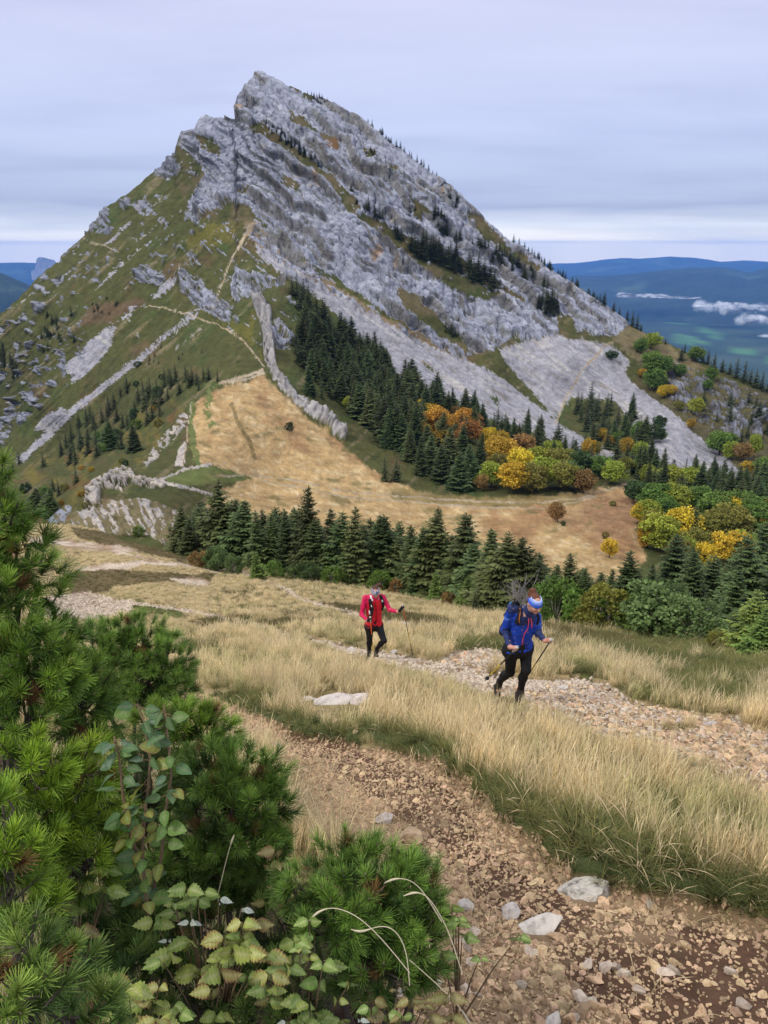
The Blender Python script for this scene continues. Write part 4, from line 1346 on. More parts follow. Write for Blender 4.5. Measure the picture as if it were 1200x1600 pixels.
def plant_trees():
    # 1. the row just behind the near crest, read left to right: column, height in pixels, foot row
    G = 'spruces standing in the row behind the near crest'
    row = [(285, 848, 68, .8), (300, 866, 70, .9), (322, 872, 92, .9), (345, 884, 136, .85), (366, 886, 112, 1.0), (384, 890, 120, 1.0), (408, 884, 100, .9), (430, 888, 118, .8), (448, 886, 100, 1.0), (462, 894, 112, .9),
           (484, 892, 134, .6), (500, 890, 96, 1.0), (514, 898, 112, .9), (534, 896, 100, .95), (550, 904, 116, .8), (566, 898, 96, 1.0), (584, 906, 110, .85), (604, 908, 112, .9), (622, 900, 92, 1.0), (640, 912, 108, .85),
           (655, 912, 100, .9), (680, 922, 132, .95), (700, 918, 98, .9), (722, 930, 132, .9), (745, 924, 106, .9), (762, 934, 116, .85), (786, 936, 112, .95), (808, 930, 98, .8), (836, 950, 110, .8), (858, 946, 92, .8),
           (885, 930, 76, .7), (908, 958, 96, .85)]
    ORD = ('one two three four five six seven eight nine ten eleven twelve thirteen fourteen fifteen sixteen seventeen eighteen nineteen twenty twenty-one twenty-two twenty-three twenty-four '
           'twenty-five twenty-six twenty-seven twenty-eight twenty-nine thirty thirty-one thirty-two').split()
    for u, v, hp, w in row:
        P = behind_crest(u, RNG.uniform(1.5, 5.0))
        uu, vv, Z = to_px(P)
        top = v - hp
        h = (vv - top) * Z / FPX / 0.97 * (RNG.uniform(0.80, 1.06) if u not in (345, 484, 680, 722) else 1.04)
        lab = {285: 'small dark spruce standing apart at the left end of the row', 345: 'tall pointed spruce towering over the left part of the row',
               484: 'slim spruce whose tip sticks out above the middle of the row', 680: 'broad tall spruce with layered branches in the right half of the row',
               722: 'tall broad spruce behind the two bright young spruces'}.get(u, 'spruce in the front line of the row, number %s from its left end' % ORD[[q[0] for q in row].index(u)])
        spruce(P, h, lab, G, wide=1.55 * w)
    for u in np.linspace(300, 930, 60):
        t = RNG.uniform(5, 14)
        P = behind_crest(u + RNG.uniform(-6, 6), t)
        uu, vv, Z = to_px(P)
        top = np.interp(u, [310, 345, 400, 500, 600, 700, 800, 850, 930], [800, 778, 790, 800, 812, 822, 840, 870, 900]) + RNG.uniform(-14, 46)
        spruce(P, max(2.0, (vv - top) * Z / FPX / 0.97), 'spruce top behind the front line of the row, %s' % ('at its left end' if u < 380 else 'below the green patch of the col' if u < 470 else 'left of the red hiker' if u < 570 else 'straight above the red hiker' if u < 650 else 'behind the bright young spruces' if u < 760 else 'above the blue hiker' if u < 850 else 'at its right end'), G, wide=1.4)
    # right hand group behind the crest
    G = 'spruces on the slope at the right edge'
    for u, top, t, w in ((975, 852, 14, 1.0), (1005, 870, 10, .9), (1038, 822, 20, 1.1), (1058, 840, 26, 1.0), (1075, 846, 16, .8), (1100, 858, 30, 1.1), (1122, 846, 18, 1.0), (1150, 822, 12, 1.0), (1172, 802, 16, 1.1), (1196, 830, 9, 1.1),
                         (1215, 800, 14, 1.1), (1250, 820, 16, 1.1), (1290, 830, 14, 1.0), (948, 880, 18, .8), (1184, 850, 22, 1.0), (1140, 870, 8, .9)):
        P = behind_crest(u, t)
        uu, vv, Z = to_px(P)
        spruce(P, max(1.5, (vv - top) * Z / FPX / 0.97), ('slim' if w < 1 else 'broad') + ' spruce behind the leafy shrubs, ' + ('left of the yellow tree' if u < 1030 else 'rising above the large grey-green shrub' if u < 1090 else 'above the right end of the shrubs' if u < 1145 else 'against the right edge of the picture'), G, wide=w * 1.25)
    # young bright spruces in the grass
    for u, v, hp, lab in ((403, 906, 46, 'small yellow-green spruce standing alone left of the hikers, in front of the row'), (678, 938, 52, 'bright young spruce, left one of the pair behind the red hiker'),
                          (727, 946, 54, 'bright young spruce, taller one of the pair behind the red hiker'), (741, 955, 36, 'lowest bright spruce, at the foot of the pair behind the red hiker'),
                          (994, 988, 74, 'dark green young spruce in front of the leafy shrubs'), (1166, 1016, 112, 'large open-branched spruce at the right edge of the grass'), (1190, 1022, 90, 'bushy spruce cut by the right edge of the picture')):
        P = near(u, v)
        spruce(P, px_height(P, hp), lab, None, young=True, wide=1.0 if hp > 80 else 0.9)

    # 2. the forest below the scree
    G = 'spruces of the wood below the scree'
    lab = 'dark spruce in the close wood between scree and meadow'
    poly = [(456, 452), (475, 462), (500, 485), (540, 520), (580, 560), (620, 600), (660, 630), (690, 640), (665, 690), (640, 712), (615, 700), (590, 672), (560, 650), (540, 630), (500, 600), (470, 575), (455, 545), (480, 520), (470, 480)]
    for q in sorted(scatter(poly, 150, 9), key=lambda a: a[1]):
        P = mtn(q[0], q[1] + 6)
        hp = np.interp(q[1], [440, 520, 600, 720], [30, 40, 52, 62]) * RNG.uniform(0.75, 1.2)
        zone = ('at the upper tip of the wood' if q[1] < 490 else 'along the upper edge of the wood next to the scree' if q[0] > 470 + (q[1] - 450) * 0.95 else 'on the side of the wood facing the pale rock ridge' if q[0] < 500 else
                ('just above the golden trees, toward the scree' if q[0] > 640 else 'straight above the golden trees' if q[0] > 600 else 'in the lowest left corner of the wood') if q[1] > 630 else 'in the upper heart of the wood' if q[1] < 560 else 'in the lower heart of the wood')
        spruce(P, px_height(P, hp), ('tall' if hp > np.interp(q[1], [440, 520, 600, 720], [30, 40, 52, 62]) else 'smaller') + ' dark spruce ' + zone, G, wide=1.35, far=hp < 40)
    lab = 'dark spruce at the lower front of the wood'
    for u, v, hp in ((602, 752, 42), (620, 752, 40), (642, 722, 55), (655, 742, 62), (672, 735, 60), (690, 752, 60), (716, 766, 62), (735, 755, 66), (705, 728, 64), (750, 740, 66), (668, 712, 52), (692, 700, 60), (725, 715, 56),
                     (608, 700, 50), (640, 690, 54), (590, 660, 50), (560, 648, 46), (700, 672, 34), (716, 662, 32), (730, 690, 42), (482, 618, 46), (502, 624, 34), (515, 622, 36), (554, 650, 44), (575, 650, 52)):
        P = mtn(u, v)
        spruce(P, px_height(P, hp), (lab + ', ' + ('in its left half' if u < 600 else 'left of the golden trees' if u < 660 else 'in front of the golden trees' if u < 712 else 'beside the yellow thicket')) if u not in (602, 620) else ('left spruce of the pair standing out on the meadow edge' if u == 602 else 'right spruce of the pair standing out on the meadow edge'), G, wide=1.15)
    G = 'spruces along the foot of the scree'
    lab = 'dark spruce in the line under the scree, among the coloured trees'
    for q in scatter([(690, 640), (760, 660), (820, 680), (870, 690), (905, 705), (945, 725), (940, 745), (880, 740), (820, 715), (760, 690), (720, 690)], 46, 10):
        P = mtn(q[0], q[1])
        hp = RNG.uniform(30, 50)
        spruce(P, px_height(P, hp), lab, G, wide=1.1, far=hp < 42)
    for q in scatter([(885, 640), (920, 625), (960, 640), (985, 650), (1010, 690), (1020, 720), (990, 735), (960, 720), (930, 690), (900, 668)], 36, 10):
        P = mtn(q[0], q[1] + 4)
        hp = RNG.uniform(28, 46)
        spruce(P, px_height(P, hp), ('left-hand' if q[0] < 930 else 'middle' if q[0] < 975 else 'right-hand') + ' dark spruce in the clump between the two scree tongues', 'spruces between the scree tongues', wide=1.1, far=hp < 40)
    for q in scatter([(985, 730), (1040, 735), (1100, 745), (1160, 760), (1210, 770), (1300, 800), (1300, 830), (1200, 800), (1120, 790), (1040, 775), (1000, 765)], 55, 11):
        P = mtn(q[0], q[1] + 6)
        hp = RNG.uniform(34, 58)
        spruce(P, px_height(P, hp), ('taller' if hp > 46 else 'shorter') + ' dark spruce in the belt below the right-hand scree, ' + ('under its left edge' if q[0] < 1040 else 'under its lower tip' if q[0] < 1120 else 'right of its tip'), 'spruces below the right scree', wide=1.1, far=hp < 42)
    for u, v, hp in ((1080, 850, 66), (1068, 842, 56), (1036, 780, 62), (1012, 770, 50), (1115, 800, 50), (1180, 800, 60), (1150, 780, 56)):
        P = mtn(u, v)
        spruce(P, px_height(P, hp), 'dark spruce rising between the yellow-green trees', 'spruces in the valley wood', wide=1.0)
    # right shoulder
    G = 'spruces on the right shoulder of the mountain'
    lab = 'small dark spruce on the right shoulder against the blue valley'
    for u, v, hp in ((1105, 566, 24), (1115, 572, 26), (1128, 578, 22), (1150, 588, 32), (1162, 594, 34), (1172, 598, 26), (1180, 602, 30), (1190, 606, 30), (1200, 610, 26), (1140, 582, 20), (1064, 560, 22), (1070, 548, 16), (1210, 618, 28), (1230, 626, 30), (1260, 640, 30),
                     (1098, 560, 18), (1086, 556, 12), (1030, 530, 12), (1040, 534, 10), (988, 504, 26), (995, 508, 24), (978, 500, 18), (965, 492, 14), (955, 486, 14), (942, 476, 20), (935, 470, 14), (1002, 512, 12)):
        P = mtn(u, v + 3)
        spruce(P, px_height(P, hp), lab, G, wide=1.1, far=True)
    for q in scatter([(1120, 620), (1200, 630), (1260, 660), (1240, 700), (1150, 690), (1060, 640), (1070, 620)], 20, 14):
        P = mtn(q[0], q[1])
        spruce(P, px_height(P, RNG.uniform(16, 32)), 'dark spruce among the ledges of the right-hand slope', G, wide=1.1, far=True)

    # 3. coloured broadleaf trees
    def zone_(u, lab):
        if 'mixed wood' in lab:
            return ', nearest the meadow' if u < 1050 else ', near its middle' if u < 1120 else ', toward the right edge'
        if 'thicket' in lab:
            return ', left part' if u < 800 else ', middle' if u < 880 else ', right part'
        if 'bright clump' in lab:
            return ', left side' if u < 690 else ', right side'
        return ''
    def bl(items, lab, grp, shrub=False, dup=False):
        for u, v, hp, colr, w in items:
            P = mtn(u, v)
            broad(P, px_height(P, hp * (0.9 if shrub else 1.1)), colr, lab.format(colr) + zone_(u, lab), grp.format(colr), wide=w * (0.75 if shrub else 1.14), shrub=shrub)
            if dup and RNG.random() < 0.75:
                u2, v2 = u + RNG.uniform(-15, 15), v - RNG.uniform(2, 9)
                P = mtn(u2, v2)
                c2 = colr if RNG.random() < 0.6 else ['lime', 'olive', 'golden', 'green'][RNG.integers(4)]
                broad(P, px_height(P, hp * RNG.uniform(0.75, 1.05)), c2, lab.format(c2) + zone_(u2, lab), grp.format(c2), wide=w)
    bl([(672, 668, 36, 'golden', 1.1), (684, 684, 44, 'orange', 1.1), (668, 650, 28, 'yellow', 1.0), (692, 652, 24, 'lime', 1.0), (702, 640, 16, 'olive', 1.2), (662, 694, 34, 'golden', .9), (690, 700, 30, 'golden', .9), (640, 672, 26, 'lime', .9),
        (728, 672, 34, 'orange', 1.0), (738, 692, 34, 'russet', 1.1), (716, 700, 26, 'russet', 1.0), (722, 712, 22, 'yellow', 1.0), (712, 660, 24, 'brown', 1.0), (744, 672, 24, 'russet', 1.0), (545, 640, 20, 'lime', .8), (568, 600, 22, 'orange', .8), (580, 596, 18, 'russet', .7), (664, 640, 18, 'lime', 1)],
       '{} autumn tree in the bright clump inside the spruce wood', '{} autumn trees in the wood', dup=True)
    bl([(768, 762, 40, 'lime', 1.0), (778, 730, 46, 'golden', 1.0), (775, 745, 36, 'olive', 1.0), (800, 770, 48, 'yellow', 1.1), (812, 745, 42, 'yellow', 1.0), (832, 770, 46, 'olive', 1.1), (840, 740, 40, 'lime', 1.1), (818, 715, 36, 'brown', 1.1), (850, 760, 44, 'lime', 1.1), (868, 745, 42, 'olive', 1.1),
        (880, 768, 44, 'olive', 1.0), (862, 722, 34, 'lime', 1.1), (890, 760, 38, 'grey green', 1.0), (912, 770, 36, 'brown', 1.0), (905, 745, 40, 'dark green', 1.0), (920, 720, 34, 'golden', .8), (938, 748, 34, 'green', 1.1), (956, 756, 36, 'lime', 1.25), (975, 740, 26, 'olive', 1.0), (780, 710, 34, 'golden', .9),
        (802, 722, 30, 'orange', .8), (752, 768, 26, 'brown', 1.0), (760, 700, 30, 'yellow', .8)],
       '{} tree in the autumn thicket where the track meets the wood', '{} trees of the thicket at the meadow corner', dup=True)
    bl([(996, 742, 26, 'green', 1.0), (1000, 720, 30, 'lime', 1.0), (978, 712, 28, 'golden', .9), (965, 700, 24, 'green', 1.1), (1020, 690, 26, 'dark green', 1.1), (1030, 672, 22, 'dark green', 1.0), (1000, 690, 30, 'green', 1.0), (940, 690, 20, 'golden', .9), (950, 700, 20, 'golden', .9), (1010, 760, 34, 'lime', .9), (1032, 690, 20, 'green', 1)],
       '{} tree between the two scree tongues', '{} trees between the scree tongues')
    bl([(1022, 800, 44, 'green', 1.1), (1004, 790, 36, 'dark green', 1.1), (1012, 822, 40, 'lime', 1.0), (1002, 820, 34, 'yellow', .8), (1045, 770, 40, 'lime', 1.2), (1075, 770, 38, 'lime', 1.2), (1050, 800, 44, 'lime', 1.2), (1060, 845, 52, 'yellow', 1.15), (1030, 860, 56, 'lime', 1.0), (1022, 838, 40, 'olive', 1.0),
        (1115, 830, 56, 'green', 1.2), (1150, 826, 56, 'green', 1.2), (1132, 830, 52, 'yellow', .9), (1120, 850, 54, 'olive', 1.3), (1100, 850, 44, 'olive', 1.1), (1170, 840, 56, 'green', 1.2), (1140, 850, 60, 'olive', 1.2), (1192, 830, 50, 'green', 1.2), (1195, 850, 46, 'golden', 1.1), (1160, 815, 40, 'dark green', 1.2),
        (1230, 830, 56, 'green', 1.2), (1260, 850, 56, 'olive', 1.2), (1115, 880, 50, 'yellow', 1.0), (1100, 892, 44, 'yellow', .9), (1195, 780, 30, 'dark green', 1.2), (1290, 820, 56, 'green', 1.2), (1090, 800, 40, 'green', 1.1), (1088, 872, 46, 'olive', 1.1), (1150, 880, 50, 'golden', 1.0), (1060, 882, 44, 'olive', 1.0), (1040, 815, 36, 'green', 1.1)],
       '{} rounded tree in the mixed wood on the right', '{} trees of the mixed wood on the right', dup=True)
    bl([(951, 872, 30, 'yellow', 1.0)], 'single bright {} tree alone on the meadow near the row of spruces', 'single {} trees on the meadow')
    bl([(1008, 842, 28, 'golden', 1.0), (1012, 856, 30, 'golden', 1.0)], '{} tree at the right-hand edge of the meadow', '{} trees at the meadow edge')
    bl([(872, 815, 30, 'brown', .8)], 'thin {} tree losing its leaves beside the meadow track', 'thin {} trees')
    bl([(946, 842, 14, 'olive', .8), (880, 822, 10, 'dark green', 1.2), (958, 790, 10, 'olive', 1.4)], 'small {} bush out on the meadow', '{} bushes on the meadow', True)
    bl([(452, 672, 16, 'dark green', 1.2)], 'dark bush alone on the golden slope', 'dark {} bush alone', True)
    bl([(1002, 552, 22, 'green', 1.3), (1018, 545, 24, 'lime', 1.2), (1020, 585, 34, 'green', 1.2), (1036, 588, 30, 'green', 1.2), (1018, 610, 32, 'green', 1.1), (1030, 600, 20, 'lime', 1.0), (1036, 622, 20, 'yellow', 1.0), (1048, 622, 16, 'golden', 1.0), (1062, 588, 18, 'green', 1.2), (1085, 565, 22, 'green', 1.1),
        (1004, 590, 14, 'golden', 1.0), (956, 562, 14, 'dark green', 1.2), (1110, 595, 20, 'green', 1.0), (1086, 648, 26, 'lime', 1.0), (1124, 710, 36, 'green', 1.1), (1142, 718, 28, 'lime', 1.1), (1160, 720, 26, 'brown', 1.1), (1178, 715, 36, 'lime', .7), (1140, 700, 24, 'green', 1.1), (1080, 670, 16, 'golden', 1.0),
        (1195, 745, 30, 'green', 1.2), (1168, 738, 18, 'golden', 1.1), (1060, 640, 14, 'olive', 1.2), (1105, 610, 16, 'green', 1.2), (1230, 720, 34, 'green', 1.1)],
       '{} tree on the ledges of the right-hand slope', '{} trees of the right-hand slope')
    # 4. left flank below the arete
    lab = 'small dark spruce on the left flank'
    G = 'spruces scattered on the left flank'
    for u, v, hp in ((200, 612, 22), (190, 618, 14), (225, 615, 22), (232, 625, 26), (228, 640, 30), (242, 640, 28), (258, 606, 28), (266, 602, 24), (276, 598, 26), (290, 596, 26), (300, 600, 24), (316, 592, 22), (326, 594, 20), (340, 596, 18), (172, 645, 26), (180, 640, 24), (168, 652, 20), (215, 645, 18), (136, 665, 30),
                     (142, 655, 26), (124, 668, 22), (113, 688, 28), (126, 690, 22), (150, 690, 26), (175, 702, 40), (170, 676, 22), (200, 672, 26), (192, 668, 24), (212, 705, 38), (138, 708, 34), (104, 700, 26), (96, 712, 24), (118, 726, 34), (110, 722, 30), (68, 730, 22), (30, 724, 20), (20, 738, 16),
                     (120, 755, 24), (85, 770, 22), (92, 775, 26), (72, 800, 34), (80, 806, 40), (60, 806, 40), (46, 806, 30), (230, 662, 28), (248, 650, 24), (205, 690, 20), (262, 625, 22), (280, 615, 20), (310, 610, 18), (235, 615, 24), (246, 618, 26), (270, 608, 26), (252, 632, 26), (218, 632, 26), (238, 655, 28), (160, 662, 26), (185, 660, 26), (148, 672, 26), (162, 698, 28), (140, 690, 28), (128, 702, 26), (115, 705, 28), (152, 716, 30), (190, 700, 28), (180, 690, 24), (208, 668, 24), (295, 605, 24), (306, 600, 22)):
        hp *= 1.15
        P = mtn(u, v)
        spruce(P, px_height(P, hp), lab + (' just left of the golden meadow' if u > 250 else ' beside the pale scree line' if u < 160 and v < 735 else ' low down by the grey boulder' if v > 740 else ' in the middle of its belt'), G, wide=1.7, far=True)
    bl([(160, 690, 20, 'green', 1.2), (184, 690, 22, 'dark green', 1.2), (210, 655, 18, 'dark green', 1.2), (250, 625, 20, 'dark green', 1.2), (160, 710, 18, 'green', 1.2), (215, 672, 18, 'green', 1.2), (248, 668, 16, 'olive', 1.2), (128, 735, 10, 'golden', 1.2), (142, 738, 10, 'golden', 1.2), (190, 725, 12, 'olive', 1.2),
        (70, 780, 24, 'green', 1.2), (100, 768, 16, 'olive', 1.2), (128, 776, 12, 'golden', 1.2), (40, 770, 20, 'dark green', 1.2), (135, 800, 14, 'olive', 1.2), (55, 815, 14, 'golden', 1.3), (196, 728, 12, 'dark green', 1.0), (215, 605, 10, 'dark green', 1.3), (214, 572, 10, 'dark green', 1.4), (250, 590, 10, 'dark green', 1.2), (240, 645, 12, 'golden', 1.0), (96, 790, 12, 'golden', 1.2)],
       '{} bush on the lower left flank', '{} bushes of the left flank', True)
    # 5. trees on the rock ledges and the far left, too small to tell their parts: one mass
    b = Batch()
    spots = [(618, 362, 20), (622, 372, 24), (628, 374, 20)]
    for poly, n, h0, h1 in (([(640, 390), (670, 385), (720, 410), (770, 440), (775, 455), (740, 440), (690, 415), (650, 402)], 62, 18, 36), ([(405, 185), (440, 205), (480, 240), (510, 268), (500, 262), (450, 228), (420, 205)], 30, 7, 14),
                            ([(545, 295), (570, 325), (600, 345), (590, 345), (560, 325)], 12, 10, 20), ([(690, 290), (705, 300), (715, 330), (700, 320)], 8, 9, 15), ([(670, 330), (720, 372), (740, 385), (720, 385), (680, 350)], 18, 12, 20),
                            ([(740, 380), (800, 405), (870, 440), (860, 455), (800, 430), (750, 400)], 34, 12, 22), ([(790, 365), (800, 372), (850, 408), (930, 460), (940, 470), (900, 450), (840, 412)], 34, 6, 13), ([(838, 478), (858, 478), (870, 490), (850, 492)], 12, 18, 34),
                            ([(690, 505), (722, 525), (712, 530), (690, 515)], 7, 8, 16), ([(470, 142), (500, 152), (518, 162), (500, 160)], 12, 5, 9), ([(560, 180), (600, 208), (660, 258), (690, 280), (650, 256), (600, 216)], 26, 5, 12),
                            ([(0, 540), (30, 530), (40, 575), (20, 600), (0, 600), (-60, 620), (-80, 560)], 40, 12, 24), ([(70, 490), (110, 480), (125, 505), (90, 520), (60, 540)], 14, 9, 18), ([(60, 540), (110, 500), (120, 545), (80, 580)], 10, 7, 14), ([(135, 480), (170, 460), (200, 450), (170, 490), (150, 500)], 10, 5, 10),
                            ([(270, 520), (380, 545), (375, 560), (300, 560), (180, 590), (200, 560)], 12, 5, 11), ([(570, 236), (588, 234), (586, 246), (574, 246)], 6, 5, 9), ([(640, 320), (660, 330), (655, 345), (640, 338)], 6, 6, 10)):
        for q in scatter(poly, n, 3.5):
            spots.append((q[0], q[1], RNG.uniform(h0, h1)))
    mass = []
    flush_spruces(mass)
    for u, v, hp in spots:
        P = mtn(u, v)
        mass.append((P, px_height(P, hp)))
    for P, h in mass:
        V, F, C = CON_FAR[RNG.integers(5)]
        b.add((V @ rotz(RNG.uniform(0, 6.28)).T) * np.array([h * 1.2, h * 1.2, h]) + P - np.array([0, 0, 0.05 * h]), F, C * RNG.uniform(0.7, 1.2))
    o = obj('distant_spruces', b.mesh('distant_spruces', [MAT_SPRUCE], False))
    tag(o, kind='stuff')
    # 6. shrubs at the edge of the grass
    def sh(items, lab, grp):
        for i, (u, v, hp, colr, w) in enumerate(items):
            P = near(u, v) if v > np.interp(u, CREST[:, 0], CREST[:, 1]) else behind_crest(u, 1.5)
            broad(P, px_height(P, hp) * 1.02, colr, lab if isinstance(lab, str) else lab[i], grp, wide=w, shrub=True)
    sh([(868, 972, 78, 'green', .85), (940, 984, 76, 'olive', .9), (1040, 996, 92, 'grey green', 1.15), (1078, 1002, 70, 'grey green', 1.1), (1008, 992, 96, 'grey green', .8), (905, 978, 34, 'olive', 1.0), (965, 986, 60, 'green', 1.0), (1120, 1016, 34, 'olive', 1.0)],
       ['green leafy shrub just behind the blue hiker', 'olive shrub with rusty patches right of the blue hiker', 'largest grey-green shrub at the edge of the grass', 'grey-green shrub at the right end of the leafy shrubs', 'tall narrow grey-green shrub behind the dark young spruce',
        'low olive bush at the foot of the shrub by the blue hiker', 'green shrub between the olive shrub and the large grey-green one', 'low olive bush between the shrubs and the right-hand spruce'], None)
    sh([(338, 890, 40, 'grey green', 1.1), (365, 896, 30, 'grey green', 1.0), (312, 884, 26, 'brown', 1.1), (460, 905, 24, 'grey green', 1.2), (520, 912, 30, 'green', 1.2), (550, 916, 36, 'grey green', 1.1), (590, 920, 30, 'green', 1.2), (620, 926, 24, 'brown', 1.0), (430, 902, 26, 'green', 1.0), (480, 908, 30, 'dark green', 1.2),
        (770, 956, 26, 'brown', 1.0), (700, 944, 22, 'brown', 1.0)], ['grey-green bush under the tall pointed spruce', 'low grey-green bush right of the tall pointed spruce', 'rusty brown bush at the left end of the spruce row', 'grey-green bush between the small yellow-green spruce and the slim one', 'green bush under the middle of the spruce row', 'grey-green bush just left above the red hiker', 'green bush straight behind the head of the red hiker', 'brown bush right above the outstretched pole of the red hiker', 'green bush right of the small yellow-green spruce', 'dark green bush under the slim spruce of the row', 'brown bush left of the leafless shrub', 'brown bush between the two bright young spruces'], 'bushes at the foot of the spruce row')
    P = mtn(216, 838)
    broad(P, px_height(P, 18), 'green', 'green bush on the slope below the pale rocky hillock', None, wide=1.2, shrub=True)
    # leafless shrub
    r = np.random.default_rng(5)
    root = empty('bare_shrub')
    b = Batch()
    for i in range(16):
        a, tl = r.uniform(0, 6.28), r.uniform(0.08, 0.45)
        d = np.array([math.cos(a) * tl, math.sin(a) * tl, 1.0])
        L_ = r.uniform(0.7, 1.0)
        pts = np.array([d * s * L_ + np.array([0.03 * math.sin(5 * s + i), 0.03 * math.cos(4 * s + i), 0]) for s in np.linspace(0, 1, 6)])
        b.add(*tube(pts, np.linspace(0.011, 0.0025, 6), 5))
        for j in range(7):
            s = r.uniform(0.35, 0.95)
            p0 = d * s * L_
            dd = d * 0.5 + r.normal(size=3) * 0.45
            b.add(*tube(np.array([p0, p0 + dd * 0.14, p0 + dd * 0.28 + np.array([0, 0, 0.04])]), [0.004, 0.003, 0.0012], 4))
    obj('branches', b.mesh('branches', [material('grey_twigs', (0.26, 0.245, 0.235), 0.9)]), root)
    tw = SHR[1][1]['olive']
    P = near(812, 966)
    root.location = P
    h = px_height(P, 62)
    root.scale = (h * 1.5, h * 1.2, h)
    tag(root, 'leafless grey shrub with upright twigs left of the blue hiker', 'shrub')


plant_trees()

# ------------------------------------------------------------------ grass, stones and gravel
def gn_scatter(name, P, scale, rot, tint, template, kind='stuff'):
    """instances of a real tuft or pebble (template) over the points P"""
    me = bpy.data.meshes.new(name)
    me.vertices.add(len(P))
    me.vertices.foreach_set('co', np.ascontiguousarray(P, np.float32).ravel())
    for nm, arr in (('inst_scale', scale), ('inst_rot', rot)):
        a = me.attributes.new(nm, 'FLOAT_VECTOR', 'POINT')
        a.data.foreach_set('vector', np.ascontiguousarray(arr, np.float32).ravel())
    a = me.attributes.new('tint', 'FLOAT_COLOR', 'POINT')
    a.data.foreach_set('color', np.ascontiguousarray(np.concatenate([tint, np.ones((len(tint), 1))], 1), np.float32).ravel())
    o = obj(name, me)
    ng = bpy.data.node_groups.new(name + '_scatter', 'GeometryNodeTree')
    ng.interface.new_socket('Geometry', in_out='INPUT', socket_type='NodeSocketGeometry')
    ng.interface.new_socket('Geometry', in_out='OUTPUT', socket_type='NodeSocketGeometry')
    gi, go = ng.nodes.new('NodeGroupInput'), ng.nodes.new('NodeGroupOutput')
    ip = ng.nodes.new('GeometryNodeInstanceOnPoints')
    oi = ng.nodes.new('GeometryNodeObjectInfo')
    oi.inputs['Object'].default_value = template
    oi.transform_space = 'ORIGINAL'
    for nm, sock in (('inst_scale', 'Scale'), ('inst_rot', 'Rotation')):
        na = ng.nodes.new('GeometryNodeInputNamedAttribute')
        na.data_type = 'FLOAT_VECTOR'
        na.inputs['Name'].default_value = nm
        ng.links.new(na.outputs['Attribute'], ip.inputs[sock])
    ng.links.new(gi.outputs[0], ip.inputs['Points'])
    ng.links.new(oi.outputs['Geometry'], ip.inputs['Instance'])
    ng.links.new(ip.outputs[0], go.inputs[0])
    md = o.modifiers.new('scatter', 'NODES')
    md.node_group = ng
    tag(o, kind=kind)
    return o


def blades(seed, n, radius, h0, h1, width, lean, arch, base, tip, wind=(0.10, -0.02), segs=4, head=0.0):
    r = np.random.default_rng(seed)
    a = r.uniform(0, 6.28, n)
    rad = radius * np.sqrt(r.uniform(0, 1, n))
    p0 = np.stack([np.cos(a) * rad, np.sin(a) * rad, np.full(n, -0.03)], 1)
    h = r.uniform(h0, h1, n)
    la = a + r.normal(size=n) * 0.9
    out = np.stack([np.cos(la), np.sin(la), np.zeros(n)], 1) * (lean * r.uniform(0.2, 1.3, n))[:, None] + np.array([wind[0], wind[1], 0]) * r.uniform(0.3, 1.6, n)[:, None]
    sd = np.stack([-np.sin(la), np.cos(la), np.zeros(n)], 1)
    sd = sd + r.normal(size=sd.shape) * 0.3
    sd /= np.linalg.norm(sd, axis=1, keepdims=True)
    w = width * r.uniform(0.6, 1.3, n)
    ar = arch * r.uniform(0.3, 1.6, n)
    V, C = [], []
    base, tip = np.array(base), np.array(tip)
    shade = r.uniform(0.75, 1.25, n)[:, None]
    for k in range(segs + 1):
        s = k / segs
        c = p0 + out * (h * (s * 0.6 + ar * s * s))[:, None]
        c[:, 2] += h * (s - ar * 0.35 * s ** 3)
        ww = w * (1 - s) ** 0.6 + w * 0.12
        if head and k == segs - 1:
            ww = w * head
        V += [c + sd * ww[:, None] * 0.5, c - sd * ww[:, None] * 0.5]
        col = base + (tip - base) * min(1, s * 1.5)
        C += [col * shade, col * shade]
    V = np.stack(V, 1)
    C = np.stack(C, 1)
    m = 2 * (segs + 1)
    F = []
    for k in range(segs):
        F.append(np.array([2 * k, 2 * k + 1, 2 * k + 3, 2 * k + 2]))
    F = (np.arange(n)[:, None, None] * m + np.array(F)[None]).reshape(-1, 4)
    return V.reshape(-1, 3), F, C.reshape(-1, 3)


MAT_GRASS = material('grass_blades', attr='Col', tint='tint', rough=0.75, var=0.12, vscale=2.0, spec=0.15, translucent=0.38)


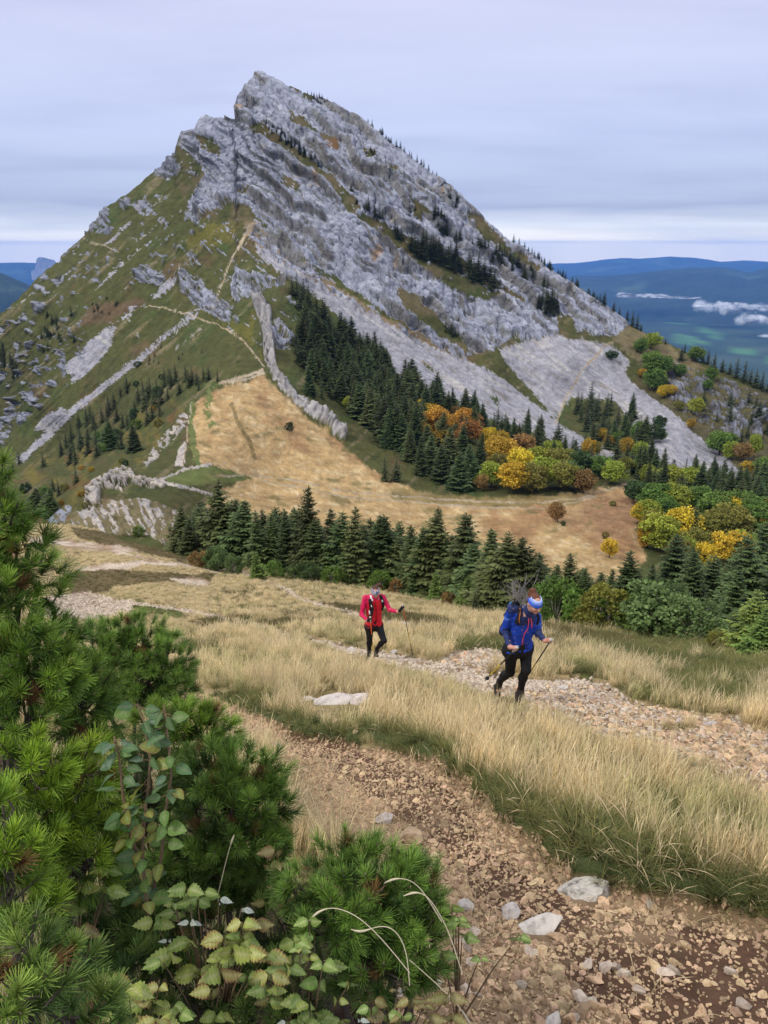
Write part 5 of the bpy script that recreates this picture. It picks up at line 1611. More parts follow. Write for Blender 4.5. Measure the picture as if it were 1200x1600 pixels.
ROCKS = [(918, 1368, 96, 0.52, 'L', -0.25, 'weathered grey-white rock with dark hollows jutting from the grass bank'), (845, 1424, 88, 0.45, 'P', 0.30, 'long bone-shaped pale rock lying across the lower track'),
         (797, 1402, 46, 0.6, 'P', 0.1, 'pale grey rock touching the upper end of the long pale rock'), (598, 1262, 36, 0.55, 'P', 0.0, 'smooth whitish rock in the thin straw of the lower track'), (641, 1290, 48, 0.8, 'T', 0.9, 'tan upright rock beside the dark soil of the lower track'),
         (727, 1394, 36, 0.8, 'P', 0.6, 'blocky pale rock left of the long bone-shaped one'), (432, 1150, 18, 1.0, 'P', 0.3, 'small white rock under the overhanging turf at the top of the lower track'), (520, 1096, 80, 0.20, 'P', 0.05, 'flat white rock showing through the tall dry grass, longest of the three'),
         (566, 1096, 46, 0.6, 'P', 0.1, 'rounded white rock at the right end of the flat one in the dry grass'), (474, 1092, 40, 0.45, 'P', -0.1, 'white rock at the left end of the flat one in the dry grass'), (1168, 1362, 52, 0.4, 'P', -0.1, 'pale rock almost covered by tall grass at the right edge'),
         (905, 1582, 58, 0.55, 'P', 0.2, 'pale rock at the bottom edge, lower one of two beside the dry stalks'), (868, 1556, 46, 0.5, 'P', 0.8, 'pale slab just above the bottom edge, left of the dry stalks'), (1000, 1592, 92, 0.4, 'T', 0.1, 'broad tan rock cut by the bottom edge of the picture'),
         (1075, 1576, 36, 0.7, 'T', 0.7, 'square tan stone on the dark soil near the bottom edge'), (700, 1512, 40, 0.5, 'T', 0.2, 'tan rock against the lower right side of the front pine'), (615, 1020, 14, 0.7, 'P', 0.2, 'white stone at the path edge right of the red hiker'),
         (640, 1320, 44, 0.4, 'T', 0.2, 'flat tan rock below the upright tan rock'), (925, 1140, 30, 0.5, 'T', 0.2, 'tan rock at the near edge of the upper path below the blue hiker'), (880, 1075, 20, 0.6, 'P', 0.2, 'whitish rock right of the front foot of the blue hiker'),
         (1110, 1130, 30, 0.5, 'P', 0.3, 'pale rock at the upper edge of the rubble path on the right'), (1060, 1128, 22, 0.5, 'P', 0.9, 'pale rock left of the rubble pocket on the upper path'), (548, 1012, 16, 0.6, 'P', 0.1, 'white rock on the path just left of the red hiker')]


def grow_grass():
    P, Z = MASK['NP'], None
    u, v = MASK['nu'], MASK['nv']
    Zc = P @ FWD
    d1 = P[1:, :-1] - P[:-1, :-1]
    d2 = P[:-1, 1:] - P[:-1, :-1]
    area = np.linalg.norm(np.cross(d1, d2), axis=-1)
    c0 = (slice(0, -1), slice(0, -1))
    uu, vv, zz = u[c0], v[c0], Zc[c0]
    bare, fringe, green, heath, straw, B, A, patch, dark = [MASK[k][c0] for k in ('bare', 'fringe', 'green', 'heath', 'straw', 'B', 'A', 'patch', 'dark')]
    x, y = P[c0][..., 0], P[c0][..., 1]
    pn = fbm(x / 1.3, y / 1.3, None, 3, 201)
    pn2 = fbm(x / 4.0, y / 4.0, None, 3, 202)
    hid = inpoly(uu, vv, [(-300, 1150), (300, 1150), (420, 1330), (640, 1400), (700, 1790), (-300, 1790)])
    view = (uu > -140) & (uu < 1340)
    edge = A.copy()
    hole = np.zeros_like(A)
    for a_, b_, r_ in ((912, 1388, 42), (520, 1096, 34), (480, 1094, 18), (566, 1096, 22), (1168, 1356, 26), (615, 1018, 12), (548, 1012, 12)):
        hole |= np.hypot(uu - a_, (vv - b_ - 6) * 1.5) < r_
    for q in ROCKS:
        hole |= np.hypot(uu - q[0], (vv - q[1]) * 1.4) < q[2] * 0.36
    for k in range(1, 16):
        edge[k:] |= A[:-k]
    for k in range(1, 9):
        edge[:, k:] |= A[:, :-k]
    dens = 105 * (5.0 / zz) ** 1.3 * np.where(hid, 0.12, 1) * np.where(view, 1, 0.15) * np.where(hole, 0.08, 1)
    # a fringe of bare ground where turf meets the paths thins out
    kinds = {
        'straw': np.where(bare | fringe | heath | green, 0, 1) * np.clip(0.75 + 0.9 * pn, 0.12, 1.3),
        'green': np.where(bare, 0, np.where(fringe, 1.5, np.where(green, 1.3, np.where(heath, 0.25, 0.22 + 0.3 * (pn < -0.05))))),
        'heath': np.where(bare, 0.0, np.where(heath, 1.6, np.where((pn2 > 0.22) & (vv < 1010), 0.6, 0))),
        'stalk': np.where(fringe, 0.30, np.where(straw, 1.0, np.where(B & (uu < 760), 0.14, np.where(A, 0.10, np.where(patch, 0.08, 0.05))))) * np.where(dark & B, 0.35, 1),
    }
    strip = (vv > 985) & (uu > 240)
    eb = B.copy()
    for k in range(1, 12):
        eb[:-k] |= B[k:]
    tall = np.where(eb, 0.72, 1.0) * np.where(strip, 0.35, 0.30) * np.where(edge, 0.5, 1.0) * np.where(vv < 960, 0.68, 1.0) * np.where((uu < 330) & (vv < 990), 0.75, 1) * (1 + 0.35 * pn)
    T = {
        'straw': (blades(1, 52, 0.17, 0.45, 1.0, 0.0085, 0.30, 0.38, (0.330, 0.270, 0.125), (0.82, 0.67, 0.40), head=1.3), 1.0),
        'green': (blades(2, 46, 0.22, 0.45, 1.0, 0.020, 0.75, 0.75, (0.055, 0.075, 0.026), (0.135, 0.160, 0.055)), 0.52),
        'heath': (blades(3, 60, 0.55, 0.35, 1.0, 0.045, 0.8, 0.3, (0.055, 0.045, 0.022), (0.165, 0.135, 0.055)), 0.40),
        'stalk': (blades(4, 9, 0.30, 0.4, 1.0, 0.0080, 0.7, 0.8, (0.40, 0.30, 0.16), (0.62, 0.48, 0.28), head=2.2), 0.75),
    }
    spot = {'straw': (760, 1160), 'green': (905, 1325), 'heath': (150, 905), 'stalk': (500, 1230)}
    for kind, w in kinds.items():
        (V, F, C), hm = T[kind]
        me = mesh_np('grass', V, F, [MAT_GRASS], smooth=True, cols={'Col': C})
        tmpl = obj('grass', me, loc=near(*spot[kind]))
        s0 = 0.45 * hm
        tmpl.scale = (s0, s0, s0)
        tag(tmpl, kind='stuff')
        lam = area * dens * w
        cnt = RNG.poisson(lam)
        idx = np.repeat(np.arange(cnt.size), cnt.ravel())
        r, q = idx // cnt.shape[1], idx % cnt.shape[1]
        fu, fv = RNG.random(len(idx)), RNG.random(len(idx))
        pts = P[r, q] + d1[r, q] * fv[:, None] + d2[r, q] * fu[:, None]
        h = tall[r, q] * hm * RNG.uniform(0.65, 1.25, len(idx))
        zl = zz[r, q]
        wide = 1 + zl / 22.0
        sc = np.stack([h * wide, h * wide, h], 1)
        rot = np.stack([RNG.normal(size=len(idx)) * 0.10, RNG.normal(size=len(idx)) * 0.10, RNG.uniform(-0.9, 0.9, len(idx)) if kind == 'straw' else RNG.uniform(0, 6.28, len(idx))], 1)
        b = RNG.uniform(0.72, 1.22, len(idx))[:, None] * (1 + 0.22 * pn2[r, q])[:, None]
        tint = np.ones((len(idx), 3)) * b
        if kind == 'straw':
            g = np.clip(-pn[r, q] * 1.6 + RNG.normal(size=len(idx)) * 0.15, 0, 1)[:, None]
            tint = tint * (1 - g) + tint * np.array([0.62, 0.78, 0.50]) * g
        if kind == 'green':
            g = RNG.uniform(0, 1, len(idx))[:, None] ** 2
            tint = tint * (1 - g) + tint * np.array([2.2, 1.6, 1.5]) * g
        gn_scatter('grass', pts, sc, rot, tint, tmpl)
        print('grass', kind, len(idx), flush=True)


grow_grass()


def hull_stone(seed, n=16, flat=0.62, long=1.25, sub=0, rough=0.0):
    import bmesh
    r = np.random.default_rng(seed)
    p = r.normal(size=(n, 3))
    p /= np.linalg.norm(p, axis=1, keepdims=True)
    p *= r.uniform(0.75, 1.05, n)[:, None] * np.array([long, 1.0, flat]) * 0.5
    bm = bmesh.new()
    for q in p:
        bm.verts.new(q)
    bmesh.ops.convex_hull(bm, input=bm.verts)
    lo = [x for x in bm.verts if not x.link_faces]
    bmesh.ops.delete(bm, geom=lo, context='VERTS')
    bmesh.ops.bevel(bm, geom=bm.edges[:], offset=0.035, segments=1, affect='EDGES', clamp_overlap=True)
    if sub:
        bmesh.ops.triangulate(bm, faces=bm.faces[:])
        bmesh.ops.subdivide_edges(bm, edges=bm.edges[:], cuts=sub, use_grid_fill=True)
        bmesh.ops.triangulate(bm, faces=bm.faces[:])
        bmesh.ops.subdivide_edges(bm, edges=bm.edges[:], cuts=2, use_grid_fill=True)
        bm.verts.ensure_lookup_table()
        V = np.array([x.co for x in bm.verts])
        d = fbm(V[:, 0] * 3, V[:, 1] * 3, V[:, 2] * 3, 5, seed, 0.6) + 0.6 * fbm(V[:, 0] * 6, V[:, 1] * 6, V[:, 2] * 6, 3, seed + 9, ridged=True)
        nrm = V / (np.linalg.norm(V, axis=1, keepdims=True) + 1e-9)
        V = V + nrm * (d * rough)[:, None]
        for x, q in zip(bm.verts, V):
            x.co = q
    me = bpy.data.meshes.new('stone')
    bm.to_mesh(me)
    bm.free()
    return me


def stone_material(name, col, dark, rnd, wash=0.0):
    m = material(name, col, 0.9, var=0.0, rnd=rnd, hue=0.015, bump=0.5, bscale=30, bdist=0.01)
    t = m.node_tree
    b = t.nodes['Principled BSDF']
    lk = b.inputs['Base Color'].links[0]
    src = lk.from_socket
    tc = N(t, 'ShaderNodeTexCoord')
    n = N(t, 'ShaderNodeTexNoise', inp={'Scale': 2.6, 'Detail': 9.0, 'Roughness': 0.68})
    L(t, tc.outputs['Object'], n.inputs['Vector'])
    f = RAMP(t, n.outputs[0], [(0.32, dark), (0.50, (1, 1, 1)), (0.7, (1.15, 1.13, 1.1))])
    L(t, MIX(t, 1.0, src, f, 'MULTIPLY'), b.inputs['Base Color'])
    return m


MAT_STONE = stone_material('limestone_fragment', (0.47, 0.335, 0.205), (0.60, 0.50, 0.40), 0.42)
MAT_RUBBLE = stone_material('pale_rubble', (0.50, 0.42, 0.33), (0.60, 0.52, 0.45), 0.30)
MAT_PALE = stone_material('pale_limestone', (0.50, 0.455, 0.41), (0.50, 0.46, 0.44), 0.15)
MAT_LICHEN = stone_material('lichened_limestone', (0.50, 0.455, 0.40), (0.12, 0.112, 0.115), 0.05)
MAT_TAN = stone_material('tan_limestone', (0.50, 0.36, 0.23), (0.55, 0.46, 0.40), 0.10)


def lay_stones():
    P = MASK['NP']
    u, v = MASK['nu'], MASK['nv']
    Zc = P @ FWD
    d1 = P[1:, :-1] - P[:-1, :-1]
    d2 = P[:-1, 1:] - P[:-1, :-1]
    area = np.linalg.norm(np.cross(d1, d2), axis=-1)
    c0 = (slice(0, -1), slice(0, -1))
    uu, vv, zz = u[c0], v[c0], Zc[c0]
    B, A, patch, dark, straw = [MASK[k][c0] for k in ('B', 'A', 'patch', 'dark', 'straw')]
    x, y = P[c0][..., 0], P[c0][..., 1]
    cl = np.clip(0.95 + 1.3 * fbm(x / 0.6, y / 0.6, None, 4, 211), 0.15, 2)
    hid = inpoly(uu, vv, [(-300, 1200), (300, 1200), (420, 1360), (560, 1400), (640, 1600), (700, 1790), (-300, 1790)])
    view = (uu > -60) & (uu < 1290) & ~hid
    meshes = [hull_stone(300 + i, 14 + i, (0.6, 0.75, 0.5, 0.7, 0.62, 0.8)[i % 6], (1.3, 1.1, 1.5, 1.2)[i % 4]) for i in range(8)]
    for k_, m_ in enumerate(meshes):
        m_.materials.append(MAT_STONE if k_ < 4 else MAT_RUBBLE)
    jobs = (('B', np.where(B, 4600, 0) * np.where(dark, 0.36, 1.0) * np.where(straw, 0.5, 1), 0.008, 0.028, 1.5), ('B2', np.where(B, 520, 0) * np.where(dark, 0.36, 1.0) * np.where(straw, 0.45, 1), 0.026, 0.070, 2.2),
            ('A', np.where(A, 520, 0), 0.02, 0.095, 2.0), ('P', np.where(patch, 110, 0) * (zz < 40), 0.03, 0.14, 2.0), ('G', np.where(~(A | B | patch), 0.5, 0) * (zz < 30), 0.05, 0.16, 2.0))
    big = []
    for a_, b_, w_ in [(q[0], q[1], q[2]) for q in ROCKS]:
        cl = np.where(np.hypot(uu - a_, (vv - b_ + 4) * 1.6) < w_ * 0.34, 0, cl)
    for name, dn, s0, s1, pw in jobs:
        cnt = RNG.poisson(area * dn * cl * view)
        idx = np.repeat(np.arange(cnt.size), cnt.ravel())
        r, q = idx // cnt.shape[1], idx % cnt.shape[1]
        pts = P[r, q] + d1[r, q] * RNG.random(len(idx))[:, None] + d2[r, q] * RNG.random(len(idx))[:, None]
        s = s0 + (s1 - s0) * RNG.random(len(idx)) ** pw
        pts[:, 2] += s * 0.10
        rot = np.stack([RNG.normal(size=len(idx)) * 0.5, RNG.normal(size=len(idx)) * 0.5 + 0.2, RNG.uniform(0, 6.28, len(idx))], 1)
        hp = s * FPX / zz[r, q]
        for i in np.where(hp > 9.5)[0]:
            big.append((hp[i], pts[i], s[i], rot[i], 'B' if name[0] == 'B' else 'A' if name == 'A' else 'G'))
        rest = hp <= 9.5
        pick = RNG.integers(0, 4, len(idx))
        if rest.sum() == 0:
            continue
        for k in range(4):
            sel = rest & (pick == k)
            if sel.sum() < 2:
                continue
            jj = np.where(sel)[0]
            t0 = obj('gravel', meshes[k + (4 if name in 'AP' else 0)], loc=pts[jj[0]])
            t0.scale = (s[jj[0]],) * 3
            tag(t0, kind='stuff')
            gn_scatter('gravel', pts[sel], np.repeat(s[sel][:, None], 3, 1), rot[sel], np.ones((sel.sum(), 3)), t0)
        print('stones', name, len(idx), flush=True)
    big.sort(key=lambda a: -a[0])
    print('big stones', len(big))
    lab = {'B': ('loose angular limestone among the gravel of the lower track', 'stones on the lower gravel track'), 'A': ('pale stone on the rubble path the hikers walk on', 'stones on the upper rubble path'),
           'G': ('pale stone half hidden in the dry grass', 'stones in the grass')}
    left = []
    for k, (hp, p, s, rt, wh) in enumerate(big):
        if k >= 285:
            left.append((p, s, rt))
            continue
        tone_ = int(RNG.integers(4) + (0 if wh == 'B' and RNG.random() < 0.75 else 4))
        o = obj('stone', meshes[tone_], loc=p)
        o.scale = (s, s, s)
        o.rotation_euler = rt
        uu_, vv_, _z = to_px(p)
        if wh == 'B':
            near_ = ('on the dark soil under the grass bank' if (uu_ < 800 and vv_ < 1360 and uu_ > 640) else 'around the bone-shaped rock' if (uu_ < 900 and vv_ < 1470) else 'in the thin straw of the upper left' if uu_ < 640 else
                     'on the bare soil near the right edge' if uu_ > 1020 else 'along the bottom edge' if vv_ > 1540 else 'in the middle of the lower track')
            if near_ in ('along the bottom edge', 'in the middle of the lower track'):
                near_ += ' ' + ('beside the low pine' if uu_ < 800 else 'left of the dark soil' if uu_ < 900 else 'below the lichened rock' if uu_ < 990 else 'on the dark soil')
            tag(o, ('large' if hp > 22 else 'middling' if hp > 14 else 'small') + (' tan' if tone_ < 4 else ' pale') + ' angular limestone ' + near_, 'stone', lab[wh][1])
        else:
            tag(o, lab[wh][0], 'stone', lab[wh][1])
    if left:
        t0 = obj('gravel', meshes[0], loc=left[0][0])
        t0.scale = (left[0][1],) * 3
        tag(t0, kind='stuff')
        gn_scatter('gravel', np.array([a[0] for a in left]), np.repeat(np.array([a[1] for a in left])[:, None], 3, 1), np.array([a[2] for a in left]), np.ones((len(left), 3)), t0)
    # rocks one can tell apart
    rocks = ROCKS
    for i, (pu, pv, w, hr, mt, rz, lb) in enumerate(rocks):
        p = near(pu, pv)
        s = w * float(p @ FWD) / FPX
        me = hull_stone(400 + i, 20, max(0.42, hr * 1.1) if hr > 0.3 else 0.35, 1.25 if hr > 0.5 else 2.3, 1 if w < 40 else 2, 0.030 if mt != 'L' else 0.075)
        me.polygons.foreach_set('use_smooth', [mt == 'L'] * len(me.polygons))
        me.materials.append({'P': MAT_PALE, 'L': MAT_LICHEN, 'T': MAT_TAN}[mt])
        o = obj('rock', me, loc=p + np.array([0, 0, s * hr * (0.20 if mt != 'L' else 0.06)]))
        s /= 1.25 if hr > 0.5 else 2.0
        o.scale = (s, s, s)
        o.rotation_euler = (0.1, -0.12, rz)
        tag(o, lb, 'rock')


lay_stones()

# ------------------------------------------------------------------ mountain pines in the foreground
MAT_NEEDLE = material('pine_needles', attr='Col', rough=0.5, var=0.12, vscale=6.0, spec=0.35, translucent=0.12)
MAT_PINEBARK = material('pine_bark', (0.095, 0.075, 0.062), 0.9, var=0.35, vscale=25, bump=0.5, bscale=60)
MAT_BUD = material('pine_buds', (0.30, 0.235, 0.175), 0.8, var=0.2, vscale=60)


def needles(p, d, ln, nl, K, width, col, r, spread=1.0):
    """bottle-brush shoots: p, d (n,3), shoot length ln, needle length nl -> V, F, C"""
    n = len(p)
    d = d / np.linalg.norm(d, axis=1, keepdims=True)
    ref = np.where(np.abs(d[:, 2:3]) < 0.9, np.array([[0, 0, 1.0]]), np.array([[1.0, 0, 0]]))
    A = np.cross(d, ref)
    A /= np.linalg.norm(A, axis=1, keepdims=True)
    Bv = np.cross(d, A)
    k = np.arange(K)
    s = (k + 0.5) / K
    phi = k * 2.39996 + r.uniform(0, 6.28, (n, 1))
    op = (1.15 - 0.75 * s[None] + r.normal(size=(n, K)) * 0.13) * spread
    base = p[:, None] + d[:, None] * (s[None, :, None] * ln[:, None, None])
    rad = np.cos(phi)[..., None] * A[:, None] + np.sin(phi)[..., None] * Bv[:, None]
    nd = d[:, None] * np.cos(op)[..., None] + rad * np.sin(op)[..., None]
    nl_ = nl[:, None] * r.uniform(0.8, 1.1, (n, K))
    sd = np.cross(nd, rad + r.normal(size=rad.shape) * 0.7)
    sd /= np.linalg.norm(sd, axis=-1, keepdims=True) + 1e-9
    w = width * 0.5
    mid = base + nd * (nl_ * 0.55)[..., None] + d[:, None] * (0.05 * nl_)[..., None]
    tip = base + nd * nl_[..., None] + d[:, None] * (0.16 * nl_)[..., None]
    V = np.stack([base - sd * w, base + sd * w, tip + sd * w * 0.35, tip - sd * w * 0.35], 2).reshape(-1, 3)
    F = np.arange(n * K * 4).reshape(-1, 4)
    c = col[:, None] * r.uniform(0.75, 1.25, (n, K))[..., None]
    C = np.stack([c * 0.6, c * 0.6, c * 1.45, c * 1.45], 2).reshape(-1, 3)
    return V, F, C


def pine(label, blobs, base, seed, tone=(0.045, 0.098, 0.030), tone2=(0.095, 0.165, 0.040), sp=0.060, nl=0.039, limb=0.016):
    """blobs: (u, v, Z, ru, rv) leafy masses in photograph pixels at depth Z; base: foot point"""
    r = np.random.default_rng(seed)
    root = empty('mountain_pine', base)
    base = np.asarray(base, float)
    t1, t2 = np.array(tone), np.array(tone2)
    PP, DD, CC = [], [], []
    br = Batch()
    hub = base + np.array([0, 0, 0.12])
    for (u, v, Z, ru, rv) in blobs:
        c = at(u, v, Z)
        rx, rz = ru * Z / FPX, rv * Z / FPX
        ry = 0.8 * min(rx, rz) + 0.2 * max(rx, rz)
        nS = int(2.0 * 4 * math.pi * ((rx * rz + rx * ry + ry * rz) / 3) / (sp * sp))
        d = r.normal(size=(nS, 3))
        d /= np.linalg.norm(d, axis=1, keepdims=True)
        lump = 1 + 0.16 * noise3(d[:, 0] * 2.2 + u, d[:, 1] * 2.2, d[:, 2] * 2.2 + v, seed)
        rr = np.where(r.random(nS) < 0.62, r.uniform(0.86, 1.04, nS), r.uniform(0.35, 0.86, nS)) * lump
        p = c + d * rr[:, None] * np.array([rx, ry, rz])
        toward = -(d @ (c / np.linalg.norm(c)))
        keep = (toward > -0.35) | (r.random(nS) < 0.35)
        keep &= p[:, 2] > base[2] - 0.1
        p, d, rr = p[keep], d[keep], rr[keep]
        dd = d * 0.75 + np.array([0, 0, 0.55]) + r.normal(size=d.shape) * 0.28
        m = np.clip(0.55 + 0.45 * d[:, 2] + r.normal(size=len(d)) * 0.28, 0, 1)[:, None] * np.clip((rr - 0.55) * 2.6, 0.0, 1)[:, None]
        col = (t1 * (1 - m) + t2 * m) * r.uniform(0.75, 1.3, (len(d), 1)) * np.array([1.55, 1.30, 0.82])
        brown = r.random(len(d)) < np.where(rr < 0.8, 0.10, 0.012)
        col = np.where(brown[:, None], np.array([0.19, 0.095, 0.035]), col)
        PP.append(p)
        DD.append(dd)
        CC.append(col)
        # limbs
        j1 = hub * 0.5 + c * 0.5 + r.normal(size=3) * 0.05 - np.array([0, 0, 0.08])
        inner = c - np.array([0, 0, 0.45 * rz])
        br.add(*tube(np.array([base - np.array([0, 0, 0.05]), hub, j1, inner]), [limb, limb * 0.9, limb * 0.7, limb * 0.5], 6))
        pick = r.choice(len(p), min(len(p), int(len(p) * 0.35)), replace=False)
        for i in pick:
            q = p[i] - dd[i] * 0.02
            mid = inner * 0.45 + q * 0.55 - np.array([0, 0, 0.12 * rz]) + r.normal(size=3) * 0.012
            br.add(*tube(np.array([inner + r.normal(size=3) * 0.3 * np.array([rx, ry, rz]) * 0.4, mid, q, p[i] + dd[i] * 0.03]), [limb * 0.40, limb * 0.26, 0.0030, 0.0022], 4))
    PP, DD, CC = np.concatenate(PP), np.concatenate(DD), np.concatenate(CC)
    n = len(PP)
    ln = r.uniform(0.020, 0.044, n) * nl / 0.043
    nlv = nl * r.uniform(0.8, 1.2, n)
    Zs = PP @ FWD
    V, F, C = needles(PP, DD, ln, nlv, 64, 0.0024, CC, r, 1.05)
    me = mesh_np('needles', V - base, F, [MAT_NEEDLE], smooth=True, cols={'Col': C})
    tag(obj('needles', me, root), kind='stuff')
    br.V = [x - base for x in br.V]
    obj('branches', br.mesh('branches', [MAT_PINEBARK]), root)
    # buds at the shoot tips
    dn = DD / np.linalg.norm(DD, axis=1, keepdims=True)
    sel = r.random(n) < 0.6
    pb, db, lb = PP[sel], dn[sel], ln[sel]
    s1 = np.cross(db, np.array([0.3, 0.2, 0.9]))
    s1 /= np.linalg.norm(s1, axis=1, keepdims=True)
    s2 = np.cross(db, s1)
    tip = pb + db * (lb + 0.012)[:, None]
    bs = pb + db * (lb - 0.002)[:, None]
    w = 0.0032
    Vb = np.stack([bs + s1 * w, bs + s2 * w, bs - s1 * w, bs - s2 * w, tip], 1).reshape(-1, 3)
    k = np.arange(len(pb))[:, None] * 5
    Fb = np.concatenate([k + np.array([[a, (a + 1) % 4, 4]]) for a in range(4)])
    tag(obj('buds', mesh_np('buds', Vb - base, Fb, [MAT_BUD], smooth=True), root), kind='stuff')
    tag(root, label, 'shrub', 'mountain pines in the foreground')
    return n


def foot(u, v, Z, drop):
    p = at(u, v, Z)
    return p - np.array([0, 0, drop])


LIGHT = dict(tone=(0.060, 0.130, 0.022), tone2=(0.170, 0.300, 0.036))
MID = dict(tone=(0.042, 0.098, 0.024), tone2=(0.120, 0.225, 0.038))
DARK = dict(tone=(0.030, 0.072, 0.023), tone2=(0.092, 0.185, 0.042))


def grow_pines():
    tot = 0
    tot += pine('tall mountain pine with open branches at the left edge, its tips against the meadow', [(-6, 738, 2.1, 18, 26), (-35, 800, 2.1, 42, 50), (12, 815, 2.15, 34, 26), (45, 842, 2.2, 34, 20), (30, 875, 2.15, 48, 26), (60, 905, 2.2, 34, 20), (66, 930, 2.2, 36, 12),
                                                                                     (10, 935, 2.1, 34, 26), (-60, 900, 2.1, 55, 80), (-50, 1000, 2.1, 50, 60)], foot(-90, 1100, 2.35, 1.1), 501, **MID)
    tot += pine('bushy bright green mountain pine below the tall one at the left edge', [(20, 985, 2.05, 52, 34), (75, 1000, 2.2, 38, 30), (45, 1050, 2.1, 70, 60), (110, 1075, 2.25, 58, 52), (20, 1120, 2.05, 60, 60), (140, 1120, 2.35, 44, 46)], foot(40, 1200, 2.45, 0.95), 502, **MID)
    tot += pine('dark mountain pine behind the others, its flat top level with the dry grass', [(150, 1020, 3.5, 48, 40), (205, 1005, 3.6, 58, 36), (255, 1040, 3.55, 42, 44), (210, 1065, 3.5, 70, 44), (150, 1070, 3.4, 40, 40), (275, 1085, 3.5, 28, 20)], foot(200, 1110, 3.7, 0.60), 503, **DARK)
    tot += pine('small compact mountain pine clump at the head of the lower track', [(300, 1130, 3.0, 42, 26), (332, 1146, 3.0, 34, 24), (290, 1160, 2.95, 40, 30), (250, 1130, 2.9, 34, 26)], foot(290, 1190, 3.15, 0.45), 504, **MID)
    tot += pine('large rounded dark mountain pine in the middle of the foreground', [(330, 1225, 2.55, 60, 50), (385, 1225, 2.6, 56, 48), (415, 1265, 2.6, 34, 44), (350, 1300, 2.5, 82, 70), (395, 1335, 2.55, 50, 54), (310, 1360, 2.45, 56, 50), (370, 1390, 2.5, 66, 40)], foot(350, 1480, 2.75, 0.62), 505, **DARK)
    tot += pine('yellow-green mountain pine at the left edge in front of the leafy shoot', [(40, 1200, 1.95, 60, 40), (105, 1210, 2.05, 62, 38), (140, 1250, 2.1, 52, 50), (60, 1290, 2.0, 70, 60), (120, 1340, 2.05, 64, 50), (10, 1360, 1.75, 44, 70), (5, 1300, 1.75, 34, 60), (40, 1420, 1.85, 44, 40), (165, 1300, 2.2, 24, 40)], foot(60, 1500, 2.3, 0.7), 506, **LIGHT)
    tot += pine('low dense mountain pine beside the gravel in the bottom centre', [(545, 1352, 2.3, 50, 34), (600, 1372, 2.3, 60, 36), (650, 1400, 2.35, 48, 44), (560, 1410, 2.2, 74, 50), (630, 1450, 2.25, 66, 60), (520, 1440, 2.15, 56, 50), (590, 1495, 2.2, 80, 46), (660, 1490, 2.3, 38, 40), (480, 1390, 2.2, 34, 30)], foot(580, 1540, 2.45, 0.55), 507, **DARK)
    tot += pine('pale green mountain pine closest to the camera in the bottom left corner', [(30, 1500, 1.42, 62, 40), (90, 1520, 1.46, 50, 36), (20, 1570, 1.38, 70, 44), (110, 1590, 1.42, 60, 40), (165, 1605, 1.5, 36, 30)], foot(40, 1720, 1.65, 0.75), 508, tone=(0.060, 0.13, 0.040), tone2=(0.14, 0.23, 0.062), nl=0.036)
    tot += pine('shaded mountain pine low down behind the bramble leaves', [(190, 1440, 2.2, 60, 44), (230, 1470, 2.15, 60, 40), (150, 1480, 2.1, 40, 40), (200, 1540, 2.0, 60, 40), (330, 1450, 2.35, 50, 30), (420, 1460, 2.35, 60, 40), (300, 1560, 2.1, 80, 50), (430, 1560, 2.1, 80, 50), (235, 1230, 2.8, 62, 60), (240, 1330, 2.75, 74, 66), (235, 1410, 2.65, 70, 50)], foot(300, 1640, 2.4, 0.5), 509,
                tone=(0.026, 0.060, 0.024), tone2=(0.065, 0.125, 0.038), sp=0.070)
    print('pine shoots', tot, flush=True)


grow_pines()


# ------------------------------------------------------------------ leafy plants
def leaf_mesh(name, seed, shape='oval', col=(0.1, 0.17, 0.04), rib=(0.2, 0.26, 0.09), edge=None, n=9, fold=0.16, curl=0.18, width=0.62, mat=None):
    """leaf of unit length along +y, upper side +z, folded on the midrib, side veins in relief, toothed if asked"""
    r = np.random.default_rng(seed)
    V, C = [], []
    col, rib = np.array(col), np.array(rib)
    for i in range(n + 1):
        s = i / n
        w = width * 0.5 * (math.sin(math.pi * min(1, s ** (0.72 if shape == 'oval' else 0.62))) ** (0.75 if shape == 'oval' else 0.95)) + 0.004
        tooth = 1.0
        if shape == 'bramble':
            tooth = 1.16 if i % 2 else 0.88
        w *= tooth
        zc = -curl * s * s + 0.015 * math.sin(9 * s + seed)
        wav = 0.02 * math.sin(11 * s + 2 * seed)
        rip = 0.022 if i % 2 else -0.006
        for x, zz, cc in ((-w, fold * w * 1.2 + wav, 0), (-w * 0.5, fold * w * 0.7 + rip, 1), (0, 0, 2), (w * 0.5, fold * w * 0.7 + rip, 1), (w, fold * w * 1.2 - wav, 0)):
            V.append((x, s + (0.03 if (shape == 'bramble' and cc == 0 and i % 2) else 0), zc + zz))
            c = rib if cc == 2 else col * (1.12 if (cc == 1 and i % 2) else 0.92)
            if edge is not None and cc == 0:
                c = np.array(edge)
            C.append(c * r.uniform(0.88, 1.12))
    F = grid_faces(n + 1, 5)[:, ::-1]
    return mesh_np(name, np.array(V), F, [mat], smooth=True, cols={'Col': np.array(C)})


MAT_LEAFN = material('leaf_blade', attr='Col', rough=0.5, var=0.18, vscale=7.0, spec=0.3, translucent=0.28, rnd=0.14, hue=0.012)
MAT_STEM = material('plant_stem', (0.17, 0.115, 0.065), 0.8, var=0.25, vscale=30)
MAT_STALK = material('dry_stalk', (0.55, 0.47, 0.32), 0.8, var=0.15, vscale=10)


